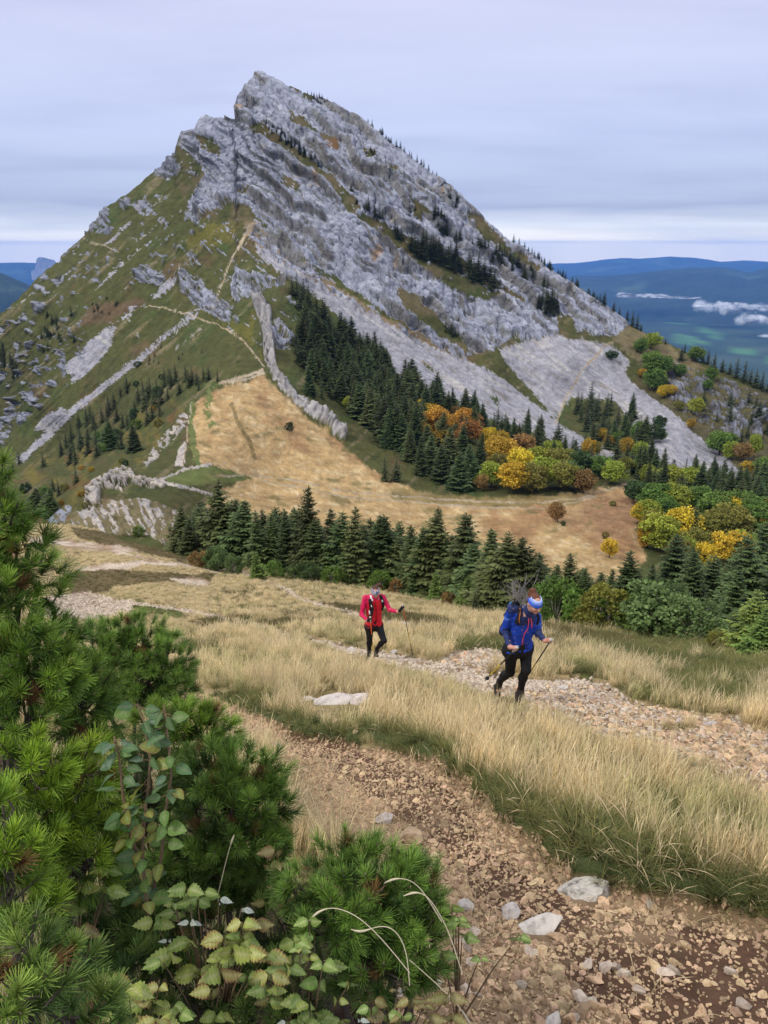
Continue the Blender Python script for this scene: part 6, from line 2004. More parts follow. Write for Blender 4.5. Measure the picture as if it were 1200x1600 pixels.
def place_leaf(me, parent, p, dirv, nrm, size, label=None):
    d = np.asarray(dirv, float)
    d = d / np.linalg.norm(d)
    nn = np.asarray(nrm, float)
    x = np.cross(d, nn)
    x /= np.linalg.norm(x) + 1e-9
    z = np.cross(x, d)
    o = bpy.data.objects.new('leaf', me)
    link(o, parent)
    q = np.asarray(p) - np.array(parent.location)
    mm = Matrix([[x[0] * size, d[0] * size, z[0] * size, q[0]], [x[1] * size, d[1] * size, z[1] * size, q[1]], [x[2] * size, d[2] * size, z[2] * size, q[2]], [0, 0, 0, 1]])
    o.matrix_local = mm
    if label:
        o['label'] = label
    return o


def grow_leafy():
    r = np.random.default_rng(61)
    W = [leaf_mesh('leaf', 1, 'oval', (0.085, 0.165, 0.055), (0.15, 0.21, 0.10), mat=MAT_LEAFN), leaf_mesh('leaf', 2, 'oval', (0.125, 0.225, 0.048), (0.19, 0.26, 0.09), curl=0.28, width=0.75, mat=MAT_LEAFN),
         leaf_mesh('leaf', 3, 'oval', (0.11, 0.19, 0.10), (0.17, 0.22, 0.13), fold=0.3, width=0.55, mat=MAT_LEAFN), leaf_mesh('leaf', 4, 'oval', (0.185, 0.22, 0.040), (0.26, 0.28, 0.09), edge=(0.22, 0.15, 0.05), width=0.7, mat=MAT_LEAFN)]
    # broad-leaved young shoot rising through the pines
    Z = 1.95
    base = foot(236, 1470, 2.2, 0.20)
    root = empty('leafy_sapling', base)
    st = Batch()
    stems = [[(236, 1470), (228, 1400), (222, 1330), (228, 1260), (235, 1190), (226, 1130), (214, 1100)], [(232, 1420), (252, 1340), (258, 1270), (268, 1210), (262, 1150), (256, 1100)], [(230, 1380), (205, 1310), (192, 1240), (186, 1180), (178, 1150)]]
    for k, sm in enumerate(stems):
        pts = np.array([at(u, v, Z + (0.25 * (1470 and (v - 1090) / 380.0) * (1 if i == 0 else 0.3)) + 0.03 * math.sin(i + k)) for i, (u, v) in enumerate(sm)])
        st.add(*tube(pts - base, np.linspace(0.006, 0.002, len(pts)), 6))
        for i in range(1, len(pts)):
            for q in range(6):
                f = r.uniform()
                p = pts[i - 1] * (1 - f) + pts[i] * f
                a = r.uniform(0, 6.28)
                out = np.array([math.cos(a), -abs(math.sin(a)) * 0.7, r.uniform(-0.5, 0.35)])
                pet = p + out * 0.018
                st.add(*tube(np.array([p, (p + pet) / 2 + np.array([0, 0, 0.003]), pet]) - base, [0.0014, 0.0012, 0.001], 4))
                nrm = np.array([r.normal() * 0.6, -0.5 + r.normal() * 0.5, 0.8])
                v_ = to_px(p)[1]
                me = W[(r.choice([1, 1, 0, 3]) if v_ > 1255 else r.choice([0, 2, 2, 0, 1, 3]))]
                place_leaf(me, root, pet, out, nrm, r.uniform(0.030, 0.056))
    obj('stem', st.mesh('stem', [MAT_STEM]), root)
    tag(root, 'broad-leaved sapling with oval bluish green leaves growing up through the pines', 'plant')
    # bramble and raspberry canes
    Bm = [leaf_mesh('leaf', 11, 'bramble', (0.300, 0.350, 0.080), (0.44, 0.45, 0.18), n=13, mat=MAT_LEAFN), leaf_mesh('leaf', 12, 'bramble', (0.200, 0.280, 0.066), (0.34, 0.40, 0.15), n=13, curl=0.3, mat=MAT_LEAFN),
          leaf_mesh('leaf', 13, 'bramble', (0.380, 0.390, 0.110), (0.50, 0.48, 0.21), edge=(0.28, 0.16, 0.06), n=13, mat=MAT_LEAFN), leaf_mesh('leaf', 14, 'bramble', (0.24, 0.225, 0.075), (0.34, 0.29, 0.13), edge=(0.2, 0.1, 0.05), n=13, curl=0.35, mat=MAT_LEAFN),
          leaf_mesh('leaf', 15, 'bramble', (0.50, 0.54, 0.45), (0.46, 0.50, 0.40), n=13, curl=0.2, width=0.45, mat=MAT_LEAFN), leaf_mesh('leaf', 16, 'oval', (0.16, 0.27, 0.05), (0.25, 0.34, 0.1), mat=MAT_LEAFN)]
    canes = [('bramble cane with yellow-green leaves in front of the left-hand pine', 2.02, (110, 1530), [(95, 1410, .062, 2), (125, 1384, .055, 0), (165, 1388, .060, 1), (70, 1424, .058, 2), (130, 1452, .052, 3), (168, 1358, .045, 1), (60, 1400, .04, 3)], (0, 2)),
             ('tallest bramble cane with a spray of white-backed leaves in the bottom centre', 1.98, (330, 1600), [(292, 1388, .055, 1), (275, 1425, .055, 1), (342, 1404, .055, 4), (318, 1392, .05, 1), (300, 1470, .068, 0), (272, 1492, .066, 0), (350, 1462, .066, 2), (362, 1486, .066, 0), (388, 1486, .060, 2), (312, 1512, .068, 0), (332, 1545, .068, 2), (380, 1440, .055, 2), (298, 1440, .05, 4), (340, 1580, .05, 4), (398, 1440, .05, 3), (345, 1520, .06, 3)], (0, 1)),
             ('bramble seedling with pale soft leaves at the bottom edge left of centre', 1.85, (210, 1640), [(200, 1542, .058, 0), (232, 1562, .060, 0), (246, 1592, .060, 2), (176, 1528, .045, 2), (270, 1570, .05, 1), (190, 1585, .05, 3), (250, 1540, .048, 2)], (0, 2)),
             ('bramble cane with reddish tinged leaves climbing the bottom centre pine', 1.98, (480, 1620), [(484, 1438, .050, 1), (462, 1470, .055, 1), (492, 1462, .045, 5), (422, 1522, .060, 2), (450, 1512, .060, 0), (500, 1532, .055, 5), (472, 1560, .060, 1), (492, 1584, .060, 1), (424, 1560, .055, 3), (505, 1505, .05, 1), (410, 1545, .05, 2), (450, 1595, .055, 4)], (1, 0)),
             ('drying bramble tangle under the low pine near the gravel', 2.0, (620, 1640), [(582, 1562, .050, 3), (604, 1584, .055, 1), (534, 1592, .055, 0), (642, 1562, .050, 3), (700, 1556, .050, 3), (668, 1588, .055, 3), (560, 1592, .04, 4), (620, 1545, .035, 4), (705, 1588, .05, 3)], (3, 1)),
             ('dull bramble sprig between the big round pine and the low pine', 2.28, (455, 1440), [(432, 1328, .055, 3), (470, 1384, .050, 3), (452, 1350, .045, 4), (420, 1350, .05, 3), (490, 1360, .045, 3), (445, 1396, .045, 1)], (3, 3)),
             ('leafy sprig with rounded green leaves at the right flank of the low pine', 2.25, (716, 1560), [(712, 1440, .050, 1), (722, 1462, .050, 1), (690, 1490, .045, 1), (706, 1418, .04, 1)], (1, 1))]
    for lb, Z, bp, cl, alt in canes:
        base = foot(bp[0], bp[1], Z + 0.15, 0.12)
        root = empty('bramble', base)
        st = Batch()
        cl = cl + [(a_ + r.normal() * 26, b_ + abs(r.normal()) * 24, s_ * r.uniform(0.6, 0.95), int(r.choice([k_, alt[0], alt[1], 1]))) for (a_, b_, s_, k_) in cl]
        for (u, v, s, k) in cl:
            p = at(u, v, Z + r.uniform(-0.06, 0.06))
            mid = base * 0.4 + p * 0.6 + np.array([0, 0, 0.02])
            st.add(*tube(np.array([base, mid, p]) - base, [0.0035, 0.0025, 0.0012], 5))
            s = s * (0.62 if k == 4 else 1.0)
            n = 3 if k in (4, 5) or r.random() < 0.5 else 5
            a0 = r.uniform(0, 6.28)
            for i in range(n):
                a = a0 + (i - (n - 1) / 2) * (1.15 if n == 3 else 0.95)
                out = np.array([math.sin(a), -0.45 * math.cos(a) - 0.15, 0.75 * math.cos(a) - 0.25])
                nrm = np.array([r.normal() * 0.55, -0.7 + r.normal() * 0.4, 0.75 + r.normal() * 0.3])
                kk = k if r.random() < 0.72 else alt[i % 2]
                place_leaf(Bm[kk], root, p + out * 0.006, out, nrm, s * 1.12 * r.uniform(0.72, 1.08) * (1.0 if i == n // 2 else 0.85), 'white underside of a bramble leaf' if kk == 4 else None)
        obj('stem', st.mesh('stem', [MAT_STEM]), root)
        tag(root, lb, 'plant', 'brambles in the foreground')
    # arching dry stalks of grass
    arcs = [('dry grass stalk arching left over the low pine', 2.0, [(640, 1520), (600, 1470), (560, 1430), (520, 1415), (495, 1425), (482, 1440)]), ('wavy dry grass stalk with a hooked tip over the low pine', 2.02, [(640, 1540), (636, 1480), (615, 1448), (590, 1446), (565, 1458), (548, 1452)]),
            ('tall dry grass stalk bent over the right side of the low pine', 2.1, [(722, 1520), (700, 1450), (670, 1400), (650, 1393), (630, 1400)]), ('pale dry stalk curving over the top right of the low pine', 2.15, [(690, 1440), (660, 1390), (640, 1374), (618, 1372), (600, 1380)]),
            ('straight dry stalk leaning out over the gravel at the bottom', 2.1, [(640, 1500), (680, 1535), (720, 1575), (740, 1610)]), ('slim dry stalk in front of the large rounded pine', 2.25, [(340, 1400), (352, 1350), (360, 1320), (366, 1304)])]
    for lb, Z, pl in arcs:
        pts = np.array([at(u, v, Z) for u, v in pl])
        tt = np.linspace(0, len(pts) - 1, 22)
        # smooth through the points
        sm = np.stack([np.interp(tt, np.arange(len(pts)), pts[:, i]) for i in range(3)], 1)
        for _ in range(6):
            sm[1:-1] = (sm[:-2] + 2 * sm[1:-1] + sm[2:]) / 4
        b = Batch()
        rad = np.concatenate([np.linspace(0.0014, 0.0011, 15), np.array([0.0020, 0.0028, 0.0032, 0.0030, 0.0024, 0.0016, 0.0006])])
        b.add(*tube(sm - pts[0], rad, 6))
        o = obj('grass_stalk', b.mesh('grass_stalk', [MAT_STALK]), loc=pts[0])
        tag(o, lb, 'grass stalk', 'dry stalks over the low pine')


grow_leafy()

# ------------------------------------------------------------------ the two hikers
class Field:
    """signed distance field on a grid, merged smoothly from tapered limbs and ellipsoids; meshed by surface nets"""

    def __init__(self, lo, hi, h):
        self.lo, self.h = np.array(lo, float), h
        self.n = np.maximum(2, np.ceil((np.array(hi) - self.lo) / h).astype(int) + 1)
        self.D = np.full(self.n, 0.5, np.float32)
        self.prims = []

    def _block(self, lo, hi):
        a = np.clip(np.floor((lo - self.lo) / self.h).astype(int), 0, self.n - 1)
        b = np.clip(np.ceil((hi - self.lo) / self.h).astype(int) + 1, 1, self.n)
        sl = tuple(slice(i, j) for i, j in zip(a, b))
        g = [self.lo[k] + np.arange(a[k], b[k], dtype=np.float32) * self.h for k in range(3)]
        return sl, np.stack(np.meshgrid(*g, indexing='ij'), -1).astype(np.float32)

    def _merge(self, sl, d, k):
        o = self.D[sl]
        if k > 0:
            hh = np.clip(k - np.abs(o - d), 0, None) / k
            self.D[sl] = np.minimum(o, d) - hh * hh * k * 0.25
        else:
            self.D[sl] = np.minimum(o, d)

    def limb(self, a, b, ra, rb, k=0.03):
        a, b = np.asarray(a, float), np.asarray(b, float)
        m = max(ra, rb) + k + 0.03
        if (np.maximum(a, b) - np.minimum(a, b)).max() < 0 or self.D.size == 0:
            return self
        sl, X = self._block(np.minimum(a, b) - m, np.maximum(a, b) + m)
        if X.size == 0:
            return self
        ab = b - a
        t = np.clip(((X - a) @ ab) / (ab @ ab + 1e-12), 0, 1)
        d = np.linalg.norm(X - a - t[..., None] * ab, axis=-1) - (ra + (rb - ra) * t)
        self._merge(sl, d, k)
        return self

    def ball(self, c, r, R=None, k=0.03):
        """ellipsoid with radii r along the rows of R"""
        c, r = np.asarray(c, float), np.asarray(r, float)
        R = np.eye(3) if R is None else np.asarray(R, float)
        m = r.max() + k + 0.03
        sl, X = self._block(c - m, c + m)
        if X.size == 0:
            return self
        q = (X - c) @ R.T
        k0 = np.linalg.norm(q / r, axis=-1)
        k1 = np.linalg.norm(q / (r * r), axis=-1) + 1e-9
        d = k0 * (k0 - 1) / k1
        self._merge(sl, d, k)
        return self

    def clip(self, fn):
        i = np.argwhere(self.D < 0.03)
        d = np.asarray(fn(self.lo + i * self.h))
        t = tuple(i.T)
        self.D[t] = np.maximum(self.D[t], d.astype(np.float32))
        return self

    def rough(self, amp, scale, seed):
        near_ = np.abs(self.D) < 0.05
        i = np.argwhere(near_)
        X = self.lo + i * self.h
        self.D[near_] += amp * fbm(X[:, 0] / scale, X[:, 1] / scale, X[:, 2] / scale, 3, seed, 0.55, True).astype(np.float32)
        return self

    def net(self):
        D = self.D
        s = D < 0
        c = np.zeros(np.array(D.shape) - 1, np.int8)
        for i in (0, 1):
            for j in (0, 1):
                for k in (0, 1):
                    c += s[i:D.shape[0] - 1 + i, j:D.shape[1] - 1 + j, k:D.shape[2] - 1 + k]
        act = np.argwhere((c > 0) & (c < 8))
        idx = np.full(c.shape, -1, np.int32)
        idx[tuple(act.T)] = np.arange(len(act))
        acc = np.zeros((len(act), 3))
        cnt = np.zeros(len(act))
        corners = np.array([(i, j, k) for i in (0, 1) for j in (0, 1) for k in (0, 1)])
        for a in corners:
            for ax in range(3):
                if a[ax] == 1:
                    continue
                b = a.copy()
                b[ax] = 1
                da, db = D[tuple((act + a).T)], D[tuple((act + b).T)]
                x = (da < 0) != (db < 0)
                t = da / (da - db + 1e-12)
                p = a[None] + (b - a)[None] * t[:, None]
                acc[x] += p[x]
                cnt += x
        V = self.lo + (act + acc / np.maximum(cnt, 1)[:, None]) * self.h
        F = []
        for ax in range(3):
            u, v = (ax + 1) % 3, (ax + 2) % 3
            sl0 = [slice(None)] * 3
            sl1 = [slice(None)] * 3
            sl0[ax], sl1[ax] = slice(0, -1), slice(1, None)
            e = np.argwhere(s[tuple(sl0)] != s[tuple(sl1)])
            e = e[(e[:, u] > 0) & (e[:, v] > 0) & (e[:, u] < D.shape[u] - 1) & (e[:, v] < D.shape[v] - 1)]
            fl = s[tuple(e.T)]
            du, dv = np.eye(3, dtype=int)[u], np.eye(3, dtype=int)[v]
            q = np.stack([idx[tuple((e - du - dv).T)], idx[tuple((e - dv).T)], idx[tuple(e.T)], idx[tuple((e - du).T)]], 1)
            q[~fl] = q[~fl][:, ::-1]
            F.append(q)
        F = np.concatenate(F)
        F = F[(F >= 0).all(1)]
        return V, F

    def hit(self, u, v, z0, z1, lift=0.0):
        """first surface point on the view ray of a pixel"""
        zz = np.linspace(z0, z1, 500)
        X = at(u, v, zz)
        i = np.clip(np.round((X - self.lo) / self.h).astype(int), 0, self.n - 1)
        d = self.D[tuple(i.T)]
        k = np.argmax(d < lift)
        if not (d < lift).any():
            k = np.argmin(d)
        return X[k]


def unit(a):
    a = np.asarray(a, float)
    return a / np.linalg.norm(a)


def hand_prims(fd, H, axis, wrist, glove=0.0):
    """a hand closed round a pole at H whose axis runs upward along `axis`"""
    a = unit(axis)
    w = unit(H - wrist)
    side = unit(np.cross(a, w))
    fwd_ = unit(np.cross(side, a))
    palm = H - fwd_ * 0.022 + side * 0.004
    g = glove
    fd.limb(wrist, palm, 0.026 + g, 0.026 + g, 0.02)
    fd.limb(palm + a * 0.030, palm - a * 0.030, 0.017 + g, 0.016 + g, 0.012)
    lens = (1.0, 1.08, 1.02, 0.85)
    for i in range(4):
        o = a * (0.033 - 0.0215 * i)
        R_ = 0.021 * (0.9 + 0.1 * lens[i])
        pts = [palm + o + side * 0.014]
        for th in (0.35, 1.25, 2.15, 2.9):
            pts.append(H + o + (-fwd_ * math.cos(th) + side * math.sin(th)) * R_ * -1 * (-1) if False else H + o + (fwd_ * -math.cos(th) + side * math.sin(th)) * R_)
        for j in range(4):
            fd.limb(pts[j], pts[j + 1], 0.0095 + g - 0.0006 * j, 0.0090 + g - 0.0007 * j, 0.004)
    t0 = palm + a * 0.020 - side * 0.012
    t1 = H + a * 0.036 - side * 0.020
    t2 = H + a * 0.044 + fwd_ * 0.014 - side * 0.006
    fd.limb(t0, t1, 0.012 + g, 0.0105 + g, 0.006)
    fd.limb(t1, t2, 0.0105 + g, 0.0085 + g, 0.004)


CLOTH = {}


def cloth(name, col, rough=0.7, **kw):
    if name not in CLOTH:
        CLOTH[name] = material(name, col, rough, var=0.10, vscale=30, bump=0.25, bscale=120, bdist=0.004, **kw)
    return CLOTH[name]


def ribbon(pts, nrm, w, th, name, mat, parent, org):
    """a strap with thickness along points, lying on a surface with normals nrm"""
    pts, nrm = np.asarray(pts, float), np.asarray(nrm, float)
    T = np.gradient(pts, axis=0)
    T /= np.linalg.norm(T, axis=1, keepdims=True) + 1e-9
    Sd = np.cross(T, nrm)
    Sd /= np.linalg.norm(Sd, axis=1, keepdims=True) + 1e-9
    Nn = np.cross(Sd, T)
    w = np.broadcast_to(w, len(pts))[:, None] * 0.5
    ring = np.stack([pts - Sd * w - Nn * th, pts - Sd * w * 0.9 + Nn * th, pts + Sd * w * 0.9 + Nn * th, pts + Sd * w - Nn * th], 1)
    V = ring.reshape(-1, 3)
    F = []
    n = len(pts)
    for i in range(n - 1):
        for j in range(4):
            k = (j + 1) % 4
            F.append((i * 4 + j, i * 4 + k, i * 4 + 4 + k, i * 4 + 4 + j))
    F.append((3, 2, 1, 0))
    F.append(tuple((n - 1) * 4 + j for j in range(4)))
    return obj(name, mesh_np(name, V - org, np.array(F), [mat], smooth=False), parent)


def on_surface(fd, px, z0, z1, lift=0.004, n=24):
    px = np.array(px, float)
    t = np.linspace(0, len(px) - 1, n)
    uu, vv = np.interp(t, np.arange(len(px)), px[:, 0]), np.interp(t, np.arange(len(px)), px[:, 1])
    P = np.array([fd.hit(a, b, z0, z1) for a, b in zip(uu, vv)])
    for _ in range(2):
        P[1:-1] = (P[:-2] + 2 * P[1:-1] + P[2:]) / 4
    vd = -P / np.linalg.norm(P, axis=1, keepdims=True)
    return P + vd * lift, vd


def make_pole(top, tip, label, bands):
    top, tip = np.asarray(top, float), np.asarray(tip, float)
    root = empty('hiking_pole', tip)
    d = unit(tip - top)
    L_ = np.linalg.norm(tip - top)
    P = lambda s: top + d * s - tip
    b = Batch()
    b.add(*tube(np.array([P(-0.030), P(-0.024), P(-0.010), P(0.02), P(0.06), P(0.10), P(0.125)]), [0.006, 0.017, 0.019, 0.0145, 0.0155, 0.014, 0.010], 10))
    obj('grip', b.mesh('grip', [cloth('pole_grip', (0.55, 0.53, 0.48), 0.6)]), root)
    for s0, s1, nm, col, r_ in bands:
        b = Batch()
        b.add(*tube(np.array([P(0.12 + (L_ - 0.12) * s0), P(0.12 + (L_ - 0.12) * (s0 + s1) / 2), P(0.12 + (L_ - 0.12) * s1)]), [r_, r_ * 0.97, r_ * 0.94], 8))
        o = obj('shaft', b.mesh('shaft', [cloth(nm, col, 0.35)]), root)
        o['label'] = nm.replace('_', ' ') + ' section of the shaft'
    b = Batch()
    b.add(*tube(np.array([P(L_ - 0.085), P(L_ - 0.082), P(L_ - 0.076), P(L_ - 0.072)]), [0.006, 0.026, 0.027, 0.007], 12))
    obj('basket', b.mesh('basket', [cloth('pole_black', (0.02, 0.02, 0.022), 0.5)]), root)
    b = Batch()
    b.add(*tube(np.array([P(L_ - 0.05), P(L_ - 0.01), P(L_ + 0.01)]), [0.005, 0.004, 0.001], 8))
    obj('tip', b.mesh('tip', [cloth('pole_steel', (0.35, 0.35, 0.36), 0.35, metallic=0.8)]), root)
    side = unit(np.cross(d, np.array([0.3, 0.8, 0.2])))
    loop = np.array([P(-0.015) + side * 0.012 * math.sin(t) + d * (0.06 - 0.06 * math.cos(t)) + np.cross(side, d) * 0.03 * math.sin(t) for t in np.linspace(0, 6.28, 18)])
    b = Batch()
    b.add(*tube(loop, [0.003] * 18, 5))
    obj('strap', b.mesh('strap', [cloth('pole_strap', (0.03, 0.03, 0.032), 0.8)]), root)
    tag(root, label, 'hiking pole')
    return root


def bounds(pts, m):
    a = np.array(pts)
    return a.min(0) - m, a.max(0) + m


def person(name_label, J, f, head_f, head_up, sc, jacket_fn, jacket_mats, glove, fringe_seed, skin_cols, hair):
    """J: joints; f: horizontal facing; the body is one continuous surface, clothes are shells over it"""
    org = (J['toe_r'] + J['toe_l']) / 2
    org = np.array([org[0], org[1], min(J['toe_r'][2], J['toe_l'][2]) - 0.03])
    root = empty('person', org)
    lat = unit(J['sh_l'] - J['sh_r'])
    hipc = (J['hip_l'] + J['hip_r']) / 2
    shc = (J['sh_l'] + J['sh_r']) / 2
    upx = unit(shc - hipc)
    neck = J['neck']
    hf, hu = unit(head_f), None
    hs = unit(np.cross(hf, head_up))
    hu = np.cross(hs, hf)
    HR = np.stack([hs, hf, hu])
    hc = J['head']
    lo, hi = bounds([q for k_, q in J.items() if not k_.startswith('pole')], 0.17)

    def torso(fd, g, k=0.05):
        w = 0.075
        fd.limb(J['hip_l'], J['hip_r'], 0.098 + g, 0.098 + g, k)
        fd.ball(hipc - unit(np.append(f, 0)) * 0.03, np.array([0.15, 0.115, 0.11]) + g, np.stack([lat, unit(np.cross(upx, lat)), upx]), k)
        for s in (-1, 1):
            fd.limb(hipc + lat * s * w * 0.8 + upx * 0.06, hipc * 0.5 + shc * 0.5 + lat * s * w * 0.75, 0.098 + g, 0.088 + g, k)
            fd.limb(hipc * 0.5 + shc * 0.5 + lat * s * w * 0.75, shc + lat * s * w - upx * 0.07, 0.088 + g, 0.106 + g, k)
        fd.limb(J['sh_l'] * 0.9 + J['sh_r'] * 0.1, J['sh_r'] * 0.9 + J['sh_l'] * 0.1, 0.052 + g, 0.052 + g, k)
        fd.limb(shc - upx * 0.02, neck, 0.085 + g, 0.055 + g * 0.6, k)

    def arms(fd, g, upto=1.0, k=0.03):
        for s in 'lr':
            fd.limb(J['sh_' + s], J['el_' + s], 0.050 + g, 0.040 + g, k)
            wr = J['el_' + s] + (J['wr_' + s] - J['el_' + s]) * upto
            fd.limb(J['el_' + s], wr, 0.040 + g, 0.028 + g, k)

    def legs(fd, g, upto=1.0, k=0.03):
        for s in 'lr':
            fd.limb(J['hip_' + s], J['kn_' + s], 0.086 + g, 0.055 + g, k)
            an = J['kn_' + s] + (J['an_' + s] - J['kn_' + s]) * upto
            mid = J['kn_' + s] * 0.62 + J['an_' + s] * 0.38 - np.append(f, 0) * 0.018
            fd.limb(J['kn_' + s], mid, 0.052 + g, 0.053 + g, k)
            fd.limb(mid, an, 0.052 + g, 0.036 + g, k)

    # body: one continuous surface
    fb = Field(lo, hi, 0.0062)
    torso(fb, -0.004)
    arms(fb, -0.004)
    legs(fb, -0.006)
    for s in 'lr':
        fb.limb(J['an_' + s], J['toe_' + s], 0.032, 0.030, 0.03)
        hand_prims(fb, J['ha_' + s], J['pole_' + s], J['wr_' + s], -0.001)
    fb.limb(neck, hc - hu * 0.04, 0.050, 0.048, 0.03)
    fb.ball(hc + hu * 0.02, (0.074, 0.092, 0.098), HR, 0.03)
    fb.ball(hc - hu * 0.045 + hf * 0.025, (0.055, 0.066, 0.066), HR, 0.03)
    fb.limb(hc + hf * 0.088 + hu * 0.018, hc + hf * 0.106 - hu * 0.020, 0.009, 0.0135, 0.012)
    fb.ball(hc + hf * 0.082 - hu * 0.052, (0.024, 0.012, 0.008), HR, 0.006)
    fb.ball(hc + hf * 0.076 - hu * 0.088, (0.022, 0.018, 0.016), HR, 0.02)
    for s in (-1, 1):
        fb.ball(hc + hs * s * 0.074 - hf * 0.005 - hu * 0.005, (0.010, 0.020, 0.030), HR, 0.006)
        fb.ball(hc + hf * 0.070 + hs * s * 0.034 - hu * 0.022, (0.022, 0.018, 0.020), HR, 0.02)
    V, F = fb.net()
    C = np.tile(np.array(skin_cols[0]), (len(V), 1))
    q = (V - hc) @ HR.T
    lips = (np.hypot(q[:, 0] / 0.024, (q[:, 2] + 0.052) / 0.010) < 1) & (q[:, 1] > 0.06)
    C[lips] = skin_cols[1]
    cheek = np.exp(-(((np.abs(q[:, 0]) - 0.036) / 0.02) ** 2 + ((q[:, 2] + 0.022) / 0.02) ** 2)) * (q[:, 1] > 0.03)
    C = C * (1 - 0.35 * cheek[:, None]) + np.array(skin_cols[2]) * 0.35 * cheek[:, None]
    for s in 'lr':
        hh = np.linalg.norm(V - J['ha_' + s], axis=1)
        C[hh < 0.11] = C[hh < 0.11] * 0.6 + np.array(skin_cols[2]) * 0.4
    obj('body', mesh_np('body', V - org, F, [MAT_SKIN], cols={'Col': C}), root)
    # eyes
    for s in (-1, 1):
        b = Batch()
        c = hc + hf * 0.084 + hs * s * 0.031 + hu * 0.012
        b.add(*tube(np.array([c - hs * 0.014, c - hs * 0.007 + hu * 0.0035 + hf * 0.004, c + hf * 0.005 + hu * 0.004, c + hs * 0.007 + hu * 0.0035 + hf * 0.004, c + hs * 0.014]) - org, [0.001, 0.0035, 0.0045, 0.0035, 0.001], 6))
        obj('eye', b.mesh('eye', [cloth('dark_eye', (0.02, 0.014, 0.010), 0.3)]), root)
    # leggings
    fl = Field(lo, hi, 0.008)
    fl.limb(J['hip_l'], J['hip_r'], 0.104, 0.104, 0.05)
    fl.ball(hipc - unit(np.append(f, 0)) * 0.03, np.array([0.156, 0.121, 0.116]), np.stack([lat, unit(np.cross(upx, lat)), upx]), 0.05)
    fl.limb(hipc + lat * 0.05, hipc + lat * 0.05 + upx * 0.13, 0.100, 0.094, 0.05)
    fl.limb(hipc - lat * 0.05, hipc - lat * 0.05 + upx * 0.13, 0.100, 0.094, 0.05)
    legs(fl, 0.003, 0.93)
    fl.rough(0.003, 0.05, fringe_seed)
    V, F = fl.net()
    obj('leggings', mesh_np('leggings', V - org, F, [cloth('black_leggings', (0.011, 0.011, 0.013), 0.75)]), root)
    # jacket
    fj = Field(lo, hi, 0.0075)
    torso(fj, 0.013)
    arms(fj, 0.013, 0.95)
    fj.limb(neck - upx * 0.03, neck + (hc - neck) * 0.25, 0.074, 0.066, 0.03)
    fj.rough(0.013, 0.085, fringe_seed + 1)
    fj.rough(0.009, 0.036, fringe_seed + 2)
    hem = hipc - upx * sc['hem']
    fj.clip(lambda X: np.where(np.linalg.norm(X - hipc, axis=-1) < 0.33, -((X - hem) @ upx), -1.0) * np.where(
        np.minimum.reduce([np.linalg.norm(X - J[k], axis=-1) for k in ('el_l', 'el_r', 'wr_l', 'wr_r')]) < 0.14, 0, 1) - np.where(
        np.minimum.reduce([np.linalg.norm(X - J[k], axis=-1) for k in ('el_l', 'el_r', 'wr_l', 'wr_r')]) < 0.14, 1, 0))
    V, F = fj.net()
    mi = jacket_fn(V[F].mean(1), hipc, shc, upx, lat)
    obj('jacket', mesh_np('jacket', V - org, F, jacket_mats, fmat=mi), root)
    # shoes
    for s in 'lr':
        a, t = J['an_' + s], J['toe_' + s]
        d = unit(t - a)
        fs = Field(*bounds([a, t], 0.12), 0.0055)
        heel = a + (t - a) * 0.55 - np.append(f, 0) * 0.045
        fs.limb(a + unit(J['kn_' + s] - a) * 0.045, a + (t - a) * 0.35, 0.048, 0.047, 0.03)
        fs.limb(heel, t, 0.040, 0.036, 0.03)
        fs.ball(t, (0.046, 0.050, 0.038), None, 0.03)
        fs.rough(0.004, 0.03, 9)
        V, F = fs.net()
        sh = obj('shoe', mesh_np('shoe', V - org, F, [cloth('dark_shoe', (0.030, 0.026, 0.025), 0.7)]), root)
        b = Batch()
        for j in range(4):
            c = a + (t - a) * (0.42 + 0.13 * j) + unit(np.append(f, 0.6)) * 0.040
            b.add(*tube(np.array([c - lat * 0.025, c + unit(np.append(f, 0.6)) * 0.008, c + lat * 0.025]) - org, [0.003, 0.0032, 0.003], 5))
        obj('laces', b.mesh('laces', [cloth('grey_laces', (0.13, 0.12, 0.12), 0.8)]), sh)
    # headband
    fh = Field(hc - 0.16, hc + 0.16, 0.005)
    fh.ball(hc + hu * 0.02, (0.082, 0.101, 0.107), HR, 0.0)
    fh.clip(lambda X: np.abs((X - hc) @ hu - sc['band'][0]) - sc['band'][1])
    fh.rough(0.003, 0.03, 5)
    V, F = fh.net()
    q = (V - hc) @ HR.T
    obj('headband', mesh_np('headband', V - org, F, [MAT_BAND[sc['bandmat']]], cols={'Col': sc['bandcol'](q)}), root)
    # hair
    fr = Field(hc - 0.36, hc + 0.30, 0.006)
    fr.ball(hc + hu * 0.028 - hf * 0.012, (0.081, 0.094, 0.100), HR, 0.0)
    fr.clip(lambda X: np.minimum(((X - hc) @ hf) - 0.045 + 0.0 * X[..., 0], 1.0))
    for a, b_, r0, r1 in hair:
        A_ = hc + hs * a[0] + hf * a[1] + hu * a[2]
        B_ = hc + hs * b_[0] + hf * b_[1] + hu * b_[2]
        fr.limb(A_, B_, r0, r1, 0.015)
    fr.rough(0.010, 0.022, 6)
    V, F = fr.net()
    obj('hair', mesh_np('hair', V - org, F, [cloth(sc['hairname'], sc['haircol'], 0.6)]), root)
    # gloves
    if glove:
        for s in 'lr':
            fg = Field(*bounds([J['ha_' + s], J['wr_' + s]], 0.09), 0.005)
            hand_prims(fg, J['ha_' + s], J['pole_' + s], J['wr_' + s], 0.003)
            V, F = fg.net()
            obj('glove', mesh_np('glove', V - org, F, [cloth('black_glove', (0.013, 0.013, 0.014), 0.8)]), root)
